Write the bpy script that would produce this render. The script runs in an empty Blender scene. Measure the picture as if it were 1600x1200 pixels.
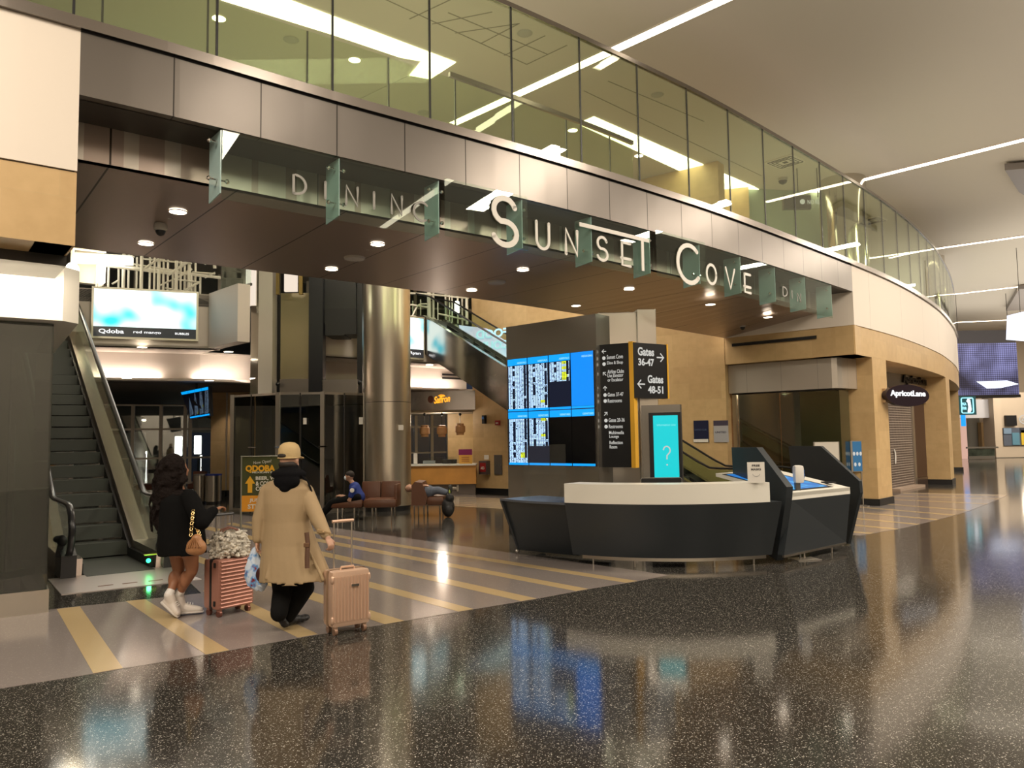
import bpy, bmesh, math, random
import numpy as np
from mathutils import Vector, Matrix
random.seed(7)
scn = bpy.context.scene
C = scn.collection
# ---------------------------------------------------------------- camera
FPX = 1200.0; TH = math.atan(85/1200); RO = -0.015; HC = 1.75
Rm = Matrix.Rotation(math.pi/2+TH, 3, 'X') @ Matrix.Rotation(RO, 3, 'Z')
cd = bpy.data.cameras.new('camera'); cam = bpy.data.objects.new('camera', cd); C.objects.link(cam)
cam.matrix_world = Matrix.Translation((0, 0, HC)) @ Rm.to_4x4()
cd.sensor_fit = 'HORIZONTAL'; cd.sensor_width = 36; cd.lens = 36*FPX/1600; cd.clip_start = .05; cd.clip_end = 400
scn.camera = cam
# ---------------------------------------------------------------- world and exposure
w = bpy.data.worlds.new('world'); scn.world = w; w.use_nodes = True
w.node_tree.nodes['Background'].inputs[0].default_value = (.02, .025, .04, 1)
w.node_tree.nodes['Background'].inputs[1].default_value = 1.0
vs = scn.view_settings; vs.view_transform = 'Standard'; vs.look = 'None'; vs.gamma = 1; vs.use_curve_mapping = False
vs.exposure = 0.0
WARM = (1.0, .87, .72)
def area_light(loc, sx, sy, power, col=WARM, rot=(0, 0, 0), name='area_light'):
    l = bpy.data.lights.new(name, 'AREA'); l.shape = 'RECTANGLE'; l.size = sx; l.size_y = sy; l.energy = power; l.color = col
    o = bpy.data.objects.new(name, l); o.location = loc; o.rotation_euler = rot; C.objects.link(o); return o
def spot_light(loc, power, ang=110, col=WARM, rot=(0, 0, 0), r=.06, blend=.6):
    l = bpy.data.lights.new('spot', 'SPOT'); l.energy = power; l.color = col; l.spot_size = math.radians(ang); l.spot_blend = blend
    l.shadow_soft_size = r
    o = bpy.data.objects.new('spot', l); o.location = loc; o.rotation_euler = rot; C.objects.link(o); return o
def point_light(loc, power, r=.15, col=WARM):
    l = bpy.data.lights.new('lamp', 'POINT'); l.energy = power; l.color = col; l.shadow_soft_size = r
    o = bpy.data.objects.new('lamp', l); o.location = loc; C.objects.link(o); return o
# hall lighting: the linear ceiling lights and downlight rows of the big hall, and of the level above
HALL = [(-1, 0), (5, 3), (10, 8), (15, 14), (-6, -2), (20, 21), (26, 30)]
for x, y in HALL: area_light((x, y, 8.7), 6, .6, 330 if x < 9 else 1000, rot=(0, 0, -.75), name='hall_linear_light')
def aimed(loc, target, sx, sy, power, col=WARM, name='wall_washer'):
    o = area_light(loc, sx, sy, power, col, name=name); o.rotation_euler = (Vector(target)-Vector(loc)).to_track_quat('-Z', 'Y').to_euler(); return o
aimed((6, -7, 6.5), (6, -13, 3.5), 20, 3, 900)  # added fill brightening the unseen rear wall for the metal and glass reflections
area_light((-5.0, 1.5, 7.2), 2.5, 2.5, 300, rot=(math.radians(40), 0, math.radians(20)), name='hall_wall_washer')
area_light((-4, 14, 8.7), 5, 1, 300, name='upper_light')
area_light((5, 24, 8.7), 5, 1, 250, name='upper_light')
area_light((-9, 22, 8.6), 6, 2, 420, name='court_light')  # added fill over the court, lifting the mezzanine band
area_light((-1, 20, 8.6), 5, 2, 420, name='court_light')
# added up-facing fill lamps, hanging free, standing in for bounce onto the ceiling
UPR = (math.pi, 0, 0)
area_light((7, 3, 6.2), 18, 14, 480, (1, .92, .80), rot=UPR, name='cove_uplight')
area_light((18, 15, 6.2), 20, 18, 480, (1, .92, .80), rot=UPR, name='cove_uplight')
area_light((26, 35, 6.2), 18, 22, 1300, (1, .93, .82), rot=UPR, name='cove_uplight')
area_light((-3, 13.5, 6.0), 12, 5, 85, (1, .95, .78), rot=(math.pi, 0, -.75), name='cove_uplight')
area_light((6, 21.5, 6.0), 8, 5, 60, (1, .95, .78), rot=(math.pi, 0, -.75), name='cove_uplight')
# ---------------------------------------------------------------- measuring helpers
def ray(u, v): return Rm @ Vector(((u-800)/FPX, (600-v)/FPX, -1))
def P(u, v, z=0.0):
    d = ray(u, v); t = (z-HC)/d.z; return Vector((d.x*t, d.y*t, z))
def PY(u, v, y):
    d = ray(u, v); t = y/d.y; return Vector((d.x*t, y, HC+d.z*t))
def PV(u, v, a, b):          # on the vertical plane through a and b
    d = ray(u, v); n = Vector((-(b[1]-a[1]), b[0]-a[0])); t = (n.x*a[0]+n.y*a[1])/(n.x*d.x+n.y*d.y)
    return Vector((d.x*t, d.y*t, HC+d.z*t))
# ---------------------------------------------------------------- materials
MATS = {}
def nt(name):
    m = bpy.data.materials.new(name); m.use_nodes = True; t = m.node_tree; return m, t, t.nodes['Principled BSDF']
def N(t, kind, **kw):
    n = t.nodes.new(kind)
    for k, v in kw.items():
        if hasattr(n, k): setattr(n, k, v)
        else: n.inputs[k].default_value = v
    return n
def plain(name, col, rough=.5, metal=0, bump=0, bscale=40, var=0, vscale=6, coat=0, spec=.5, sheen=0):
    if name in MATS: return MATS[name]
    m, t, b = nt(name)
    b.inputs['Base Color'].default_value = (*col, 1); b.inputs['Roughness'].default_value = rough
    b.inputs['Metallic'].default_value = metal; b.inputs['Coat Weight'].default_value = coat
    b.inputs['Specular IOR Level'].default_value = spec; b.inputs['Sheen Weight'].default_value = sheen
    tc = N(t, 'ShaderNodeTexCoord')
    if var:
        n = N(t, 'ShaderNodeTexNoise'); n.inputs['Scale'].default_value = vscale; n.inputs['Detail'].default_value = 4
        t.links.new(tc.outputs['Object'], n.inputs['Vector'])
        r = N(t, 'ShaderNodeValToRGB')
        r.color_ramp.elements[0].position = .3; r.color_ramp.elements[1].position = .7
        r.color_ramp.elements[0].color = (*[c*(1-var) for c in col], 1); r.color_ramp.elements[1].color = (*[min(1, c*(1+var)) for c in col], 1)
        t.links.new(n.outputs['Fac'], r.inputs['Fac']); t.links.new(r.outputs['Color'], b.inputs['Base Color'])
    if bump:
        n = N(t, 'ShaderNodeTexNoise'); n.inputs['Scale'].default_value = bscale; n.inputs['Detail'].default_value = 3
        t.links.new(tc.outputs['Object'], n.inputs['Vector'])
        bp = N(t, 'ShaderNodeBump'); bp.inputs['Strength'].default_value = bump; bp.inputs['Distance'].default_value = .02
        t.links.new(n.outputs['Fac'], bp.inputs['Height']); t.links.new(bp.outputs['Normal'], b.inputs['Normal'])
    MATS[name] = m; return m
def emit(name, col, s=1.0):
    if name in MATS: return MATS[name]
    m, t, b = nt(name); b.inputs['Base Color'].default_value = (.02, .02, .02, 1); b.inputs['Roughness'].default_value = .3
    b.inputs['Emission Color'].default_value = (*col, 1); b.inputs['Emission Strength'].default_value = s
    MATS[name] = m; return m
def glass(name, tint=(.8, .92, .85), ior=1.5, rough=.01, haze=0, hazecol=(.5, .6, .55), base=0.0):
    if name in MATS: return MATS[name]
    m = bpy.data.materials.new(name); m.use_nodes = True; t = m.node_tree; t.nodes.clear()
    out = N(t, 'ShaderNodeOutputMaterial'); tr = N(t, 'ShaderNodeBsdfTransparent'); gl = N(t, 'ShaderNodeBsdfGlossy')
    tr.inputs['Color'].default_value = (*tint, 1); gl.inputs['Roughness'].default_value = rough; gl.inputs['Color'].default_value = (.95, .97, .95, 1)
    fr = N(t, 'ShaderNodeFresnel'); fr.inputs['IOR'].default_value = ior
    geo = N(t, 'ShaderNodeNewGeometry')   # same reflectance on both faces of the pane
    mx = N(t, 'ShaderNodeMixShader')
    mth = N(t, 'ShaderNodeMath', operation='MULTIPLY_ADD'); mth.inputs[1].default_value = 1-base; mth.inputs[2].default_value = base
    ior2 = N(t, 'ShaderNodeMix'); ior2.data_type = 'FLOAT'
    ior2.inputs['A'].default_value = ior; ior2.inputs['B'].default_value = 1/ior
    t.links.new(geo.outputs['Backfacing'], ior2.inputs['Factor'])
    fr.inputs['IOR'].default_value = ior; t.links.new(ior2.outputs['Result'], fr.inputs['IOR'])
    # Fresnel node inverts the IOR on back faces itself; feeding 1/ior there cancels that
    t.links.new(fr.outputs['Fac'], mth.inputs[0]); t.links.new(mth.outputs['Value'], mx.inputs['Fac'])
    a = tr
    if haze:
        df = N(t, 'ShaderNodeBsdfDiffuse'); df.inputs['Color'].default_value = (*hazecol, 1)
        m0 = N(t, 'ShaderNodeMixShader'); m0.inputs['Fac'].default_value = haze
        t.links.new(tr.outputs[0], m0.inputs[1]); t.links.new(df.outputs[0], m0.inputs[2]); a = m0
    t.links.new(a.outputs[0], mx.inputs[1]); t.links.new(gl.outputs[0], mx.inputs[2]); t.links.new(mx.outputs[0], out.inputs['Surface'])
    MATS[name] = m; return m
def terrazzo(name, col, chips, amt, scale=55, rough=.1, dens=.5, spec=.5):
    m, t, b = nt(name); tc = N(t, 'ShaderNodeTexCoord')
    v = N(t, 'ShaderNodeTexVoronoi'); v.inputs['Scale'].default_value = scale; t.links.new(tc.outputs['Object'], v.inputs['Vector'])
    v.inputs['Randomness'].default_value = 1
    # chip size: distance threshold per cell
    lt = N(t, 'ShaderNodeMath', operation='LESS_THAN'); 
    sep = N(t, 'ShaderNodeSeparateColor'); t.links.new(v.outputs['Color'], sep.inputs[0])
    sz = N(t, 'ShaderNodeMath', operation='MULTIPLY'); sz.inputs[1].default_value = dens; t.links.new(sep.outputs['Red'], sz.inputs[0])
    t.links.new(v.outputs['Distance'], lt.inputs[0]); t.links.new(sz.outputs[0], lt.inputs[1])
    br = N(t, 'ShaderNodeMath', operation='MULTIPLY'); t.links.new(lt.outputs[0], br.inputs[0]); 
    pw = N(t, 'ShaderNodeMath', operation='POWER'); pw.inputs[1].default_value = 2.5; t.links.new(sep.outputs['Green'], pw.inputs[0])
    t.links.new(pw.outputs[0], br.inputs[1])
    am = N(t, 'ShaderNodeMath', operation='MULTIPLY'); am.inputs[1].default_value = amt; t.links.new(br.outputs[0], am.inputs[0])
    mx = N(t, 'ShaderNodeMix'); mx.data_type = 'RGBA'; mx.inputs['A'].default_value = (*col, 1); mx.inputs['B'].default_value = (*chips, 1)
    t.links.new(am.outputs[0], mx.inputs['Factor']); t.links.new(mx.outputs['Result'], b.inputs['Base Color'])
    b.inputs['Roughness'].default_value = rough; b.inputs['Specular IOR Level'].default_value = spec
    n = N(t, 'ShaderNodeTexNoise'); n.inputs['Scale'].default_value = 1.3; t.links.new(tc.outputs['Object'], n.inputs['Vector'])
    bp = N(t, 'ShaderNodeBump'); bp.inputs['Strength'].default_value = .06; bp.inputs['Distance'].default_value = .02
    t.links.new(n.outputs['Fac'], bp.inputs['Height']); t.links.new(bp.outputs['Normal'], b.inputs['Normal'])
    MATS[name] = m; return m
def stone(name, c1, c2, bw=.9, bh=.45, mort=.006, rough=.45):
    m, t, b = nt(name); uv = N(t, 'ShaderNodeUVMap'); 
    br = N(t, 'ShaderNodeTexBrick'); br.inputs['Scale'].default_value = 1; br.inputs['Brick Width'].default_value = bw; br.inputs['Row Height'].default_value = bh
    br.inputs['Mortar Size'].default_value = mort; br.inputs['Mortar Smooth'].default_value = .3
    br.inputs['Color1'].default_value = (*c1, 1); br.inputs['Color2'].default_value = (*c2, 1); br.inputs['Mortar'].default_value = (*[c*.9 for c in c1], 1)
    t.links.new(uv.outputs[0], br.inputs['Vector'])
    n = N(t, 'ShaderNodeTexNoise'); n.inputs['Scale'].default_value = 5; n.inputs['Detail'].default_value = 6; t.links.new(uv.outputs[0], n.inputs['Vector'])
    mx = N(t, 'ShaderNodeMix'); mx.data_type = 'RGBA'; mx.blend_type = 'MULTIPLY'; mx.inputs['Factor'].default_value = .35
    r = N(t, 'ShaderNodeValToRGB'); r.color_ramp.elements[0].position = .3; r.color_ramp.elements[0].color = (.72, .68, .6, 1); r.color_ramp.elements[1].position = .65
    t.links.new(n.outputs['Fac'], r.inputs['Fac']); t.links.new(br.outputs['Color'], mx.inputs['A']); t.links.new(r.outputs['Color'], mx.inputs['B'])
    t.links.new(mx.outputs['Result'], b.inputs['Base Color']); b.inputs['Roughness'].default_value = rough
    MATS[name] = m; return m
def panelled(name, col, pitch, off=0.0, rough=.3, metal=1, gap=.012, dark=.25, wob=.0, light=False):
    """sheet cladding with a joint every pitch metres along U"""
    m, t, b = nt(name); uv = N(t, 'ShaderNodeUVMap'); sx = N(t, 'ShaderNodeSeparateXYZ'); t.links.new(uv.outputs[0], sx.inputs[0])
    a = N(t, 'ShaderNodeMath', operation='SUBTRACT'); a.inputs[1].default_value = off-gap/2; t.links.new(sx.outputs['X'], a.inputs[0])
    d = N(t, 'ShaderNodeMath', operation='DIVIDE'); d.inputs[1].default_value = pitch; t.links.new(a.outputs[0], d.inputs[0])
    f = N(t, 'ShaderNodeMath', operation='FRACT'); t.links.new(d.outputs[0], f.inputs[0])
    l = N(t, 'ShaderNodeMath', operation='LESS_THAN'); l.inputs[1].default_value = gap/pitch; t.links.new(f.outputs[0], l.inputs[0])
    mx = N(t, 'ShaderNodeMix'); mx.data_type = 'RGBA'; mx.inputs['A'].default_value = (*col, 1); mx.inputs['B'].default_value = (*[c*dark for c in col], 1)
    t.links.new(l.outputs[0], mx.inputs['Factor']); t.links.new(mx.outputs['Result'], b.inputs['Base Color'])
    b.inputs['Roughness'].default_value = rough; b.inputs['Metallic'].default_value = metal
    if wob:
        tc = N(t, 'ShaderNodeTexCoord'); n = N(t, 'ShaderNodeTexNoise'); n.inputs['Scale'].default_value = 1.6; n.inputs['Detail'].default_value = 1
        t.links.new(tc.outputs['Object'], n.inputs['Vector'])
        bp = N(t, 'ShaderNodeBump'); bp.inputs['Strength'].default_value = wob; bp.inputs['Distance'].default_value = .05
        t.links.new(n.outputs['Fac'], bp.inputs['Height']); t.links.new(bp.outputs['Normal'], b.inputs['Normal'])
    MATS[name] = m; return m
dark_floor = terrazzo('dark_terrazzo', (.030, .027, .023), (.66, .63, .56), 1.0, 122, .10, .55)
light_floor = terrazzo('mauve_terrazzo', (.27, .235, .22), (.5, .45, .4), .6, 90, .12, .5)
stripe_floor = terrazzo('ochre_terrazzo', (.56, .42, .22), (.65, .52, .34), .5, 90, .14, .5)
stone_m = stone('tan_stone', (.64, .45, .22), (.56, .38, .18))
white_w = plain('white_wall_panel', (.80, .72, .62), .55)
ceil_m = plain('ceiling_paint', (.62, .56, .47), .8)
fascia_m = panelled('fascia_steel', (.175, .158, .142), .902, .84, .33, 1, .014, .25, .12)
inner_m = panelled('inner_steel', (.6, .55, .48), 1.36, .3, .42, 1, .014, .25, .06)
soffit_m = panelled('bronze_soffit', (.42, .34, .29), 1.36, .3, .34, .75, .02, .12, .05)
steel = plain('brushed_steel', (.52, .49, .44), .28, 1, bump=.02, bscale=90)
satin = plain('satin_steel', (.55, .51, .45), .38, 1)
polish = plain('polished_steel', (.62, .58, .52), .12, 1, bump=.15, bscale=2)
chrome = plain('chrome', (.8, .78, .75), .08, 1)
black_m = plain('black_metal', (.012, .012, .013), .4)
black_r = plain('black_rubber', (.015, .014, .014), .5)
dark_m = plain('dark_bronze', (.05, .045, .04), .4, .5)
curtain = glass('curtain_glass', (.90, .95, .82), 1.5, .01, 0, base=.05)
clear = glass('clear_glass', (.9, .96, .92), 1.45)
frost = glass('frosted_blue_glass', (.50, .66, .64), 1.45, .1, .6, (.60, .80, .78))
dkglass = glass('dark_glass', (.45, .52, .46), 1.5, .02, base=.10)
dkglass2 = glass('dark_green_glass', (.26, .32, .27), 1.5, .02, base=.05)
bkglass = glass('smoked_glass', (.30, .34, .35), 1.5, .01, base=.12)
win_g = glass('night_window_glass', (.6, .64, .64), 1.5, .02, base=.12)
acryl = glass('clear_acrylic', (.93, .95, .95), 1.4)
graph = plain('graphite_laminate', (.030, .036, .041), .38)
ledge_m = plain('cream_solid_surface', (.80, .78, .70), .35)
glow = emit('light_strip', (1, .86, .66), 9)
cove = emit('cove_light', (1, .92, .66), 5)
disc = emit('downlight_lens', (1, .88, .7), 14)
letter = plain('white_sign_letter', (.85, .82, .75), .4)
# ---------------------------------------------------------------- object helpers
BASE = {}
def tag(o, label, cat, group=None, kind=None):
    if label: o['label'] = label
    if cat: o['category'] = cat
    if group: o['group'] = group
    if kind: o['kind'] = kind
    return o
def thing(name, label, cat, loc=(0, 0, 0), group=None):
    o = bpy.data.objects.new(name, None); o.empty_display_size = .1; C.objects.link(o); o.location = loc
    BASE[o] = Vector(loc); return tag(o, label, cat, group)
def obj(name, bm, m, parent=None, smooth=False, label=None):
    """bm is in the frame of the thing's base being at its place in the hall"""
    bmesh.ops.recalc_face_normals(bm, faces=bm.faces)
    if parent is None:
        zs = [v.co for v in bm.verts]
        lo = Vector([min(c[i] for c in zs) for i in range(3)]); hi = Vector([max(c[i] for c in zs) for i in range(3)])
        base = Vector(((lo.x+hi.x)/2, (lo.y+hi.y)/2, lo.z))
    else: base = BASE[parent]
    bmesh.ops.translate(bm, verts=bm.verts, vec=-base)
    me = bpy.data.meshes.new(name); bm.to_mesh(me); bm.free()
    o = bpy.data.objects.new(name, me); C.objects.link(o)
    for mm in (m if isinstance(m, (list, tuple)) else [m]): me.materials.append(mm)
    if smooth:
        for p in me.polygons: p.use_smooth = True
        try: me.set_sharp_from_angle(angle=math.radians(38))
        except Exception: pass
    if parent is None: o.location = base
    else: o.parent = parent
    BASE[o] = base
    if label: o['label'] = label
    return o
def struct(name, bm, m, parent=None, smooth=False):
    o = obj(name, bm, m, parent, smooth)
    if parent is None: o['kind'] = 'structure'
    return o
def B(): return bmesh.new()
def setuv(bm, faces, fn):
    l = bm.loops.layers.uv.verify()
    for f in faces:
        for lp in f.loops: lp[l].uv = fn(lp.vert.co)
def box(bm, c, s, rz=0, rx=0, ry=0, bevel=0, mi=0):
    M = Matrix.Translation(Vector(c)) @ Matrix.Rotation(rz, 4, 'Z') @ Matrix.Rotation(rx, 4, 'X') @ Matrix.Rotation(ry, 4, 'Y') @ Matrix.Diagonal((s[0], s[1], s[2], 1))
    r = bmesh.ops.create_cube(bm, size=1, matrix=M)
    fs = {f for v in r['verts'] for f in v.link_faces}
    l = bm.loops.layers.uv.verify(); R3 = (Matrix.Rotation(rz, 3, 'Z')).transposed()
    for f in fs:
        f.normal_update(); n = R3 @ f.normal
        for lp in f.loops:
            q = R3 @ (lp.vert.co-Vector(c))
            lp[l].uv = (q.y if abs(n.x) > .7 else q.x, q.y if abs(n.z) > .7 else lp.vert.co.z)
        f.material_index = mi
    if bevel:
        es = list({e for f in fs for e in f.edges})
        rb = bmesh.ops.bevel(bm, geom=es, offset=bevel, segments=2, affect='EDGES', profile=.6)
        for f in rb['faces']: f.material_index = mi
    return r
def prism(bm, pts, ext, mi=0):
    """polygon of 3D points, thickened by vector ext"""
    ext = Vector(ext); a = [bm.verts.new(Vector(p)) for p in pts]; b = [bm.verts.new(Vector(p)+ext) for p in pts]
    fs = [bm.faces.new(a), bm.faces.new(b[::-1])]
    n = len(pts)
    for i in range(n): fs.append(bm.faces.new((a[i], b[i], b[(i+1) % n], a[(i+1) % n])))
    o = Vector(pts[0]); ux = (Vector(pts[1])-o).normalized(); nn = ext.normalized(); uy = nn.cross(ux)
    setuv(bm, fs, lambda co: ((co-o).dot(ux), (co-o).dot(uy)))
    for f in fs: f.material_index = mi
    return fs
def tube(bm, pts, r, n=8, closed=False, mi=0, flat=None):
    """tube along pts; r number or list; flat=(a,b) multiplies the two section axes"""
    pts = [Vector(p) for p in pts]; m = len(pts); rs = r if isinstance(r, (list, tuple)) else [r]*m
    rings = []; up = None
    for i, p in enumerate(pts):
        if closed: t = (pts[(i+1) % m]-pts[i-1]).normalized()
        else: t = (pts[min(i+1, m-1)]-pts[max(i-1, 0)]).normalized()
        if up is None:
            up = Vector((0, 0, 1)) if abs(t.z) < .95 else Vector((0, 1, 0))
        sx = t.cross(up)
        if sx.length < 1e-5: sx = t.cross(Vector((1, 0, 0)))
        sx.normalize(); sy = sx.cross(t).normalized(); up = sy
        fa, fb = flat if flat else (1, 1)
        rings.append([bm.verts.new(p+sx*math.cos(2*math.pi*k/n)*rs[i]*fa+sy*math.sin(2*math.pi*k/n)*rs[i]*fb) for k in range(n)])
    fs = []
    for i in range(m if closed else m-1):
        A = rings[i]; Bq = rings[(i+1) % m]
        for k in range(n): fs.append(bm.faces.new((A[k], A[(k+1) % n], Bq[(k+1) % n], Bq[k])))
    if not closed: fs += [bm.faces.new(rings[0][::-1]), bm.faces.new(rings[-1])]
    for f in fs: f.material_index = mi
    return fs
def ring_loft(bm, rings, cap=True, mi=0):
    vr = [[bm.verts.new(Vector(p)) for p in r] for r in rings]; n = len(vr[0]); fs = []
    for a, b in zip(vr[:-1], vr[1:]):
        for k in range(n): fs.append(bm.faces.new((a[k], a[(k+1) % n], b[(k+1) % n], b[k])))
    if cap: fs += [bm.faces.new(vr[0][::-1]), bm.faces.new(vr[-1])]
    for f in fs: f.material_index = mi
    return fs
def lathe(bm, prof, c, n=32, mi=0, uvs=False):
    c = Vector(c)
    return ring_loft(bm, [[c+Vector((r*math.cos(2*math.pi*k/n), r*math.sin(2*math.pi*k/n), z)) for k in range(n)] for r, z in prof], True, mi)
def sphere(bm, c, r, sc=(1, 1, 1), rot=None, seg=16, mi=0):
    M = Matrix.Translation(Vector(c)) @ (rot if rot else Matrix.Identity(4)) @ Matrix.Diagonal((sc[0]*r, sc[1]*r, sc[2]*r, 1))
    res = bmesh.ops.create_uvsphere(bm, u_segments=seg, v_segments=max(6, seg*2//3), radius=1, matrix=M)
    for v in res['verts']:
        for f in v.link_faces: f.material_index = mi
def offset_line(pts, d):
    pts = [Vector((p[0], p[1])) for p in pts]; out = []
    for i, p in enumerate(pts):
        t = (pts[min(i+1, len(pts)-1)]-pts[max(i-1, 0)]).normalized(); out.append(p+Vector((-t.y, t.x))*d)   # left of travel = behind the facade
    return out
def wallstrip(bm, pts, z0, z1, th, mi=0, s0=0.0):
    """solid wall on plan polyline, front face on the line, th = thickness to the left; UV = (arc length, z)"""
    pts = [Vector((p[0], p[1])) for p in pts]; bk = offset_line(pts, th); l = bm.loops.layers.uv.verify()
    za = z0 if isinstance(z0, (list, tuple)) else [z0]*len(pts); zb = z1 if isinstance(z1, (list, tuple)) else [z1]*len(pts)
    S = [s0]
    for a, b in zip(pts[:-1], pts[1:]): S.append(S[-1]+(b-a).length)
    V = [[bm.verts.new((p.x, p.y, z)) for p, z in ((f, za[i]), (f, zb[i]), (k, zb[i]), (k, za[i]))] for i, (f, k) in enumerate(zip(pts, bk))]
    for i in range(len(V)-1):
        for j in range(4):
            f = bm.faces.new((V[i][j], V[i+1][j], V[i+1][(j+1) % 4], V[i][(j+1) % 4])); f.material_index = mi
            for lp in f.loops:
                k = i if lp.vert in V[i] else i+1; jj = V[k].index(lp.vert)
                lp[l].uv = (S[k], lp.vert.co.z if j in (0, 2) else (0 if jj in (0, 1) else th))
    for e in (V[0], V[-1]):
        f = bm.faces.new(e); f.material_index = mi
        for lp in f.loops: lp[l].uv = ((lp.vert.co.xy-e[0].co.xy).length, lp.vert.co.z)
def textmesh(s, mirror=False, bold=0.0, ex=.004):
    cu = bpy.data.curves.new('lettering', 'FONT'); cu.body = s; cu.size = 1; cu.extrude = ex; cu.offset = bold; cu.resolution_u = 3
    to = bpy.data.objects.new('lettering', cu); C.objects.link(to)
    dg = bpy.context.evaluated_depsgraph_get(); me = bpy.data.meshes.new_from_object(to.evaluated_get(dg))
    bpy.data.objects.remove(to); bpy.data.curves.remove(cu)
    return me
def textbm(bm, s, o, xd, zd, w=None, h=None, bold=0.0, ex=.004, mirror=False, align='L', mi=0):
    """lettering standing at o, running along xd, up along zd; fitted to width w and/or height h"""
    me = textmesh(s, ex=1, bold=bold)
    co = [v.co for v in me.vertices]
    if not co: return
    x0 = min(c.x for c in co); x1 = max(c.x for c in co); y0 = min(c.y for c in co); y1 = max(c.y for c in co)
    if h is None: h = w*(y1-y0)/(x1-x0)
    if w is None: w = h*(x1-x0)/(y1-y0)
    xd = Vector(xd).normalized(); zd = Vector(zd).normalized(); nd = xd.cross(zd); o = Vector(o)
    sh = {'L': 0, 'C': -w/2, 'R': -w}[align]
    vs = []
    for c in co:
        fx = (c.x-x0)/(x1-x0)
        if mirror: fx = 1-fx
        vs.append(bm.verts.new(o+xd*(fx*w+sh)+zd*((c.y-y0)/(y1-y0)*h)+nd*(c.z*ex)))
    for p in me.polygons:
        try: f = bm.faces.new([vs[i] for i in p.vertices]); f.material_index = mi
        except ValueError: pass
    bpy.data.meshes.remove(me)
def stroke(bm, pts2, o, xd, zd, wd, ex=.006, mi=0):
    """a rounded stroke letter: polyline pts2 in (x,z) metres"""
    xd = Vector(xd).normalized(); zd = Vector(zd).normalized(); nd = xd.cross(zd).normalized()
    n = len(pts2); L = []; Rr = []
    P2 = [Vector(p) for p in pts2]
    for i, p in enumerate(P2):
        t = (P2[min(i+1, n-1)]-P2[max(i-1, 0)]).normalized(); q = Vector((-t.y, t.x))*wd/2
        L.append(p+q); Rr.append(p-q)
    def cap(c, t):
        a0 = math.atan2(t.x, -t.y); return [c+Vector((math.cos(a0+k*math.pi/5), math.sin(a0+k*math.pi/5)))*wd/2 for k in range(1, 5)]
    # extruded quads plus round caps
    def W(p): return Vector(o)+xd*p.x+zd*p.y
    for i in range(n-1): prism(bm, [W(L[i]), W(L[i+1]), W(Rr[i+1]), W(Rr[i])], nd*ex, mi)
    for c in (P2[0], P2[-1]):
        prism(bm, [W(c+Vector((math.cos(k*math.pi/5), math.sin(k*math.pi/5)))*wd/2) for k in range(10)], nd*ex, mi)
def arc(cx, cy, rx, ry, a0, a1, n=14): return [(cx+rx*math.cos(math.radians(a0+(a1-a0)*k/n)), cy+ry*math.sin(math.radians(a0+(a1-a0)*k/n))) for k in range(n+1)]
def dup(root, loc=None, rotz=None, label=None, group=None):
    r = root.copy(); C.objects.link(r); BASE[r] = Vector(loc) if loc is not None else BASE[root]
    if loc is not None: r.location = loc
    if rotz is not None: r.rotation_euler = (0, 0, rotz)
    if label: r['label'] = label
    if group: r['group'] = group
    for ch in list(root.children):
        c = ch.copy(); C.objects.link(c); c.parent = r
        for g in ch.children:
            d = g.copy(); C.objects.link(d); d.parent = c
    return r
Z = Vector((0, 0, 1))
# ---------------------------------------------------------------- facade curve
FPTS = [(-8.5, 4.1), (-5.6, 5.9), (-4.55, 6.64), (-4.05, 7.03), (-3.3, 7.62), (-1.93, 8.75), (0.2, 10.4), (2.15, 12.05), (4.16, 13.88), (8.0, 17.75),
        (10.44, 20.4), (12.8, 23.3), (14.85, 26.1), (17.75, 30.5), (20.3, 35), (22.0, 40)]
def crom(Pp, n=20):
    Pp = [np.array(p, float) for p in Pp]; o = []; Pp = [2*Pp[0]-Pp[1]]+Pp+[2*Pp[-1]-Pp[-2]]
    for i in range(1, len(Pp)-2):
        for k in range(n):
            t = k/n; a, b, c, d = Pp[i-1:i+3]
            o.append(.5*(2*b+(c-a)*t+(2*a-5*b+4*c-d)*t*t+(3*b-a-3*c+d)*t**3))
    o.append(Pp[-2]); return np.array(o)
CC = crom(FPTS); LL = np.r_[0, np.cumsum(np.linalg.norm(np.diff(CC, axis=0), axis=1))]
def Fp(s, off=0.0):      # off>0 goes behind the facade
    p = Vector((float(np.interp(s, LL, CC[:, 0])), float(np.interp(s, LL, CC[:, 1]))))
    q = Vector((float(np.interp(s+.3, LL, CC[:, 0])), float(np.interp(s+.3, LL, CC[:, 1])))); r = Vector((float(np.interp(s-.3, LL, CC[:, 0])), float(np.interp(s-.3, LL, CC[:, 1]))))
    t = (q-r).normalized(); return p+Vector((-t.y, t.x))*off
def Ft(s): return (Fp(s+.2)-Fp(s-.2)).normalized()
def Fl(s0, s1, off=0.0, step=.45):
    n = max(1, round((s1-s0)/step)); return [Fp(s0+(s1-s0)*k/n, off) for k in range(n+1)]
SMAX = float(LL[-1]); S0, S1 = 5.34, 21.45
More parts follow.
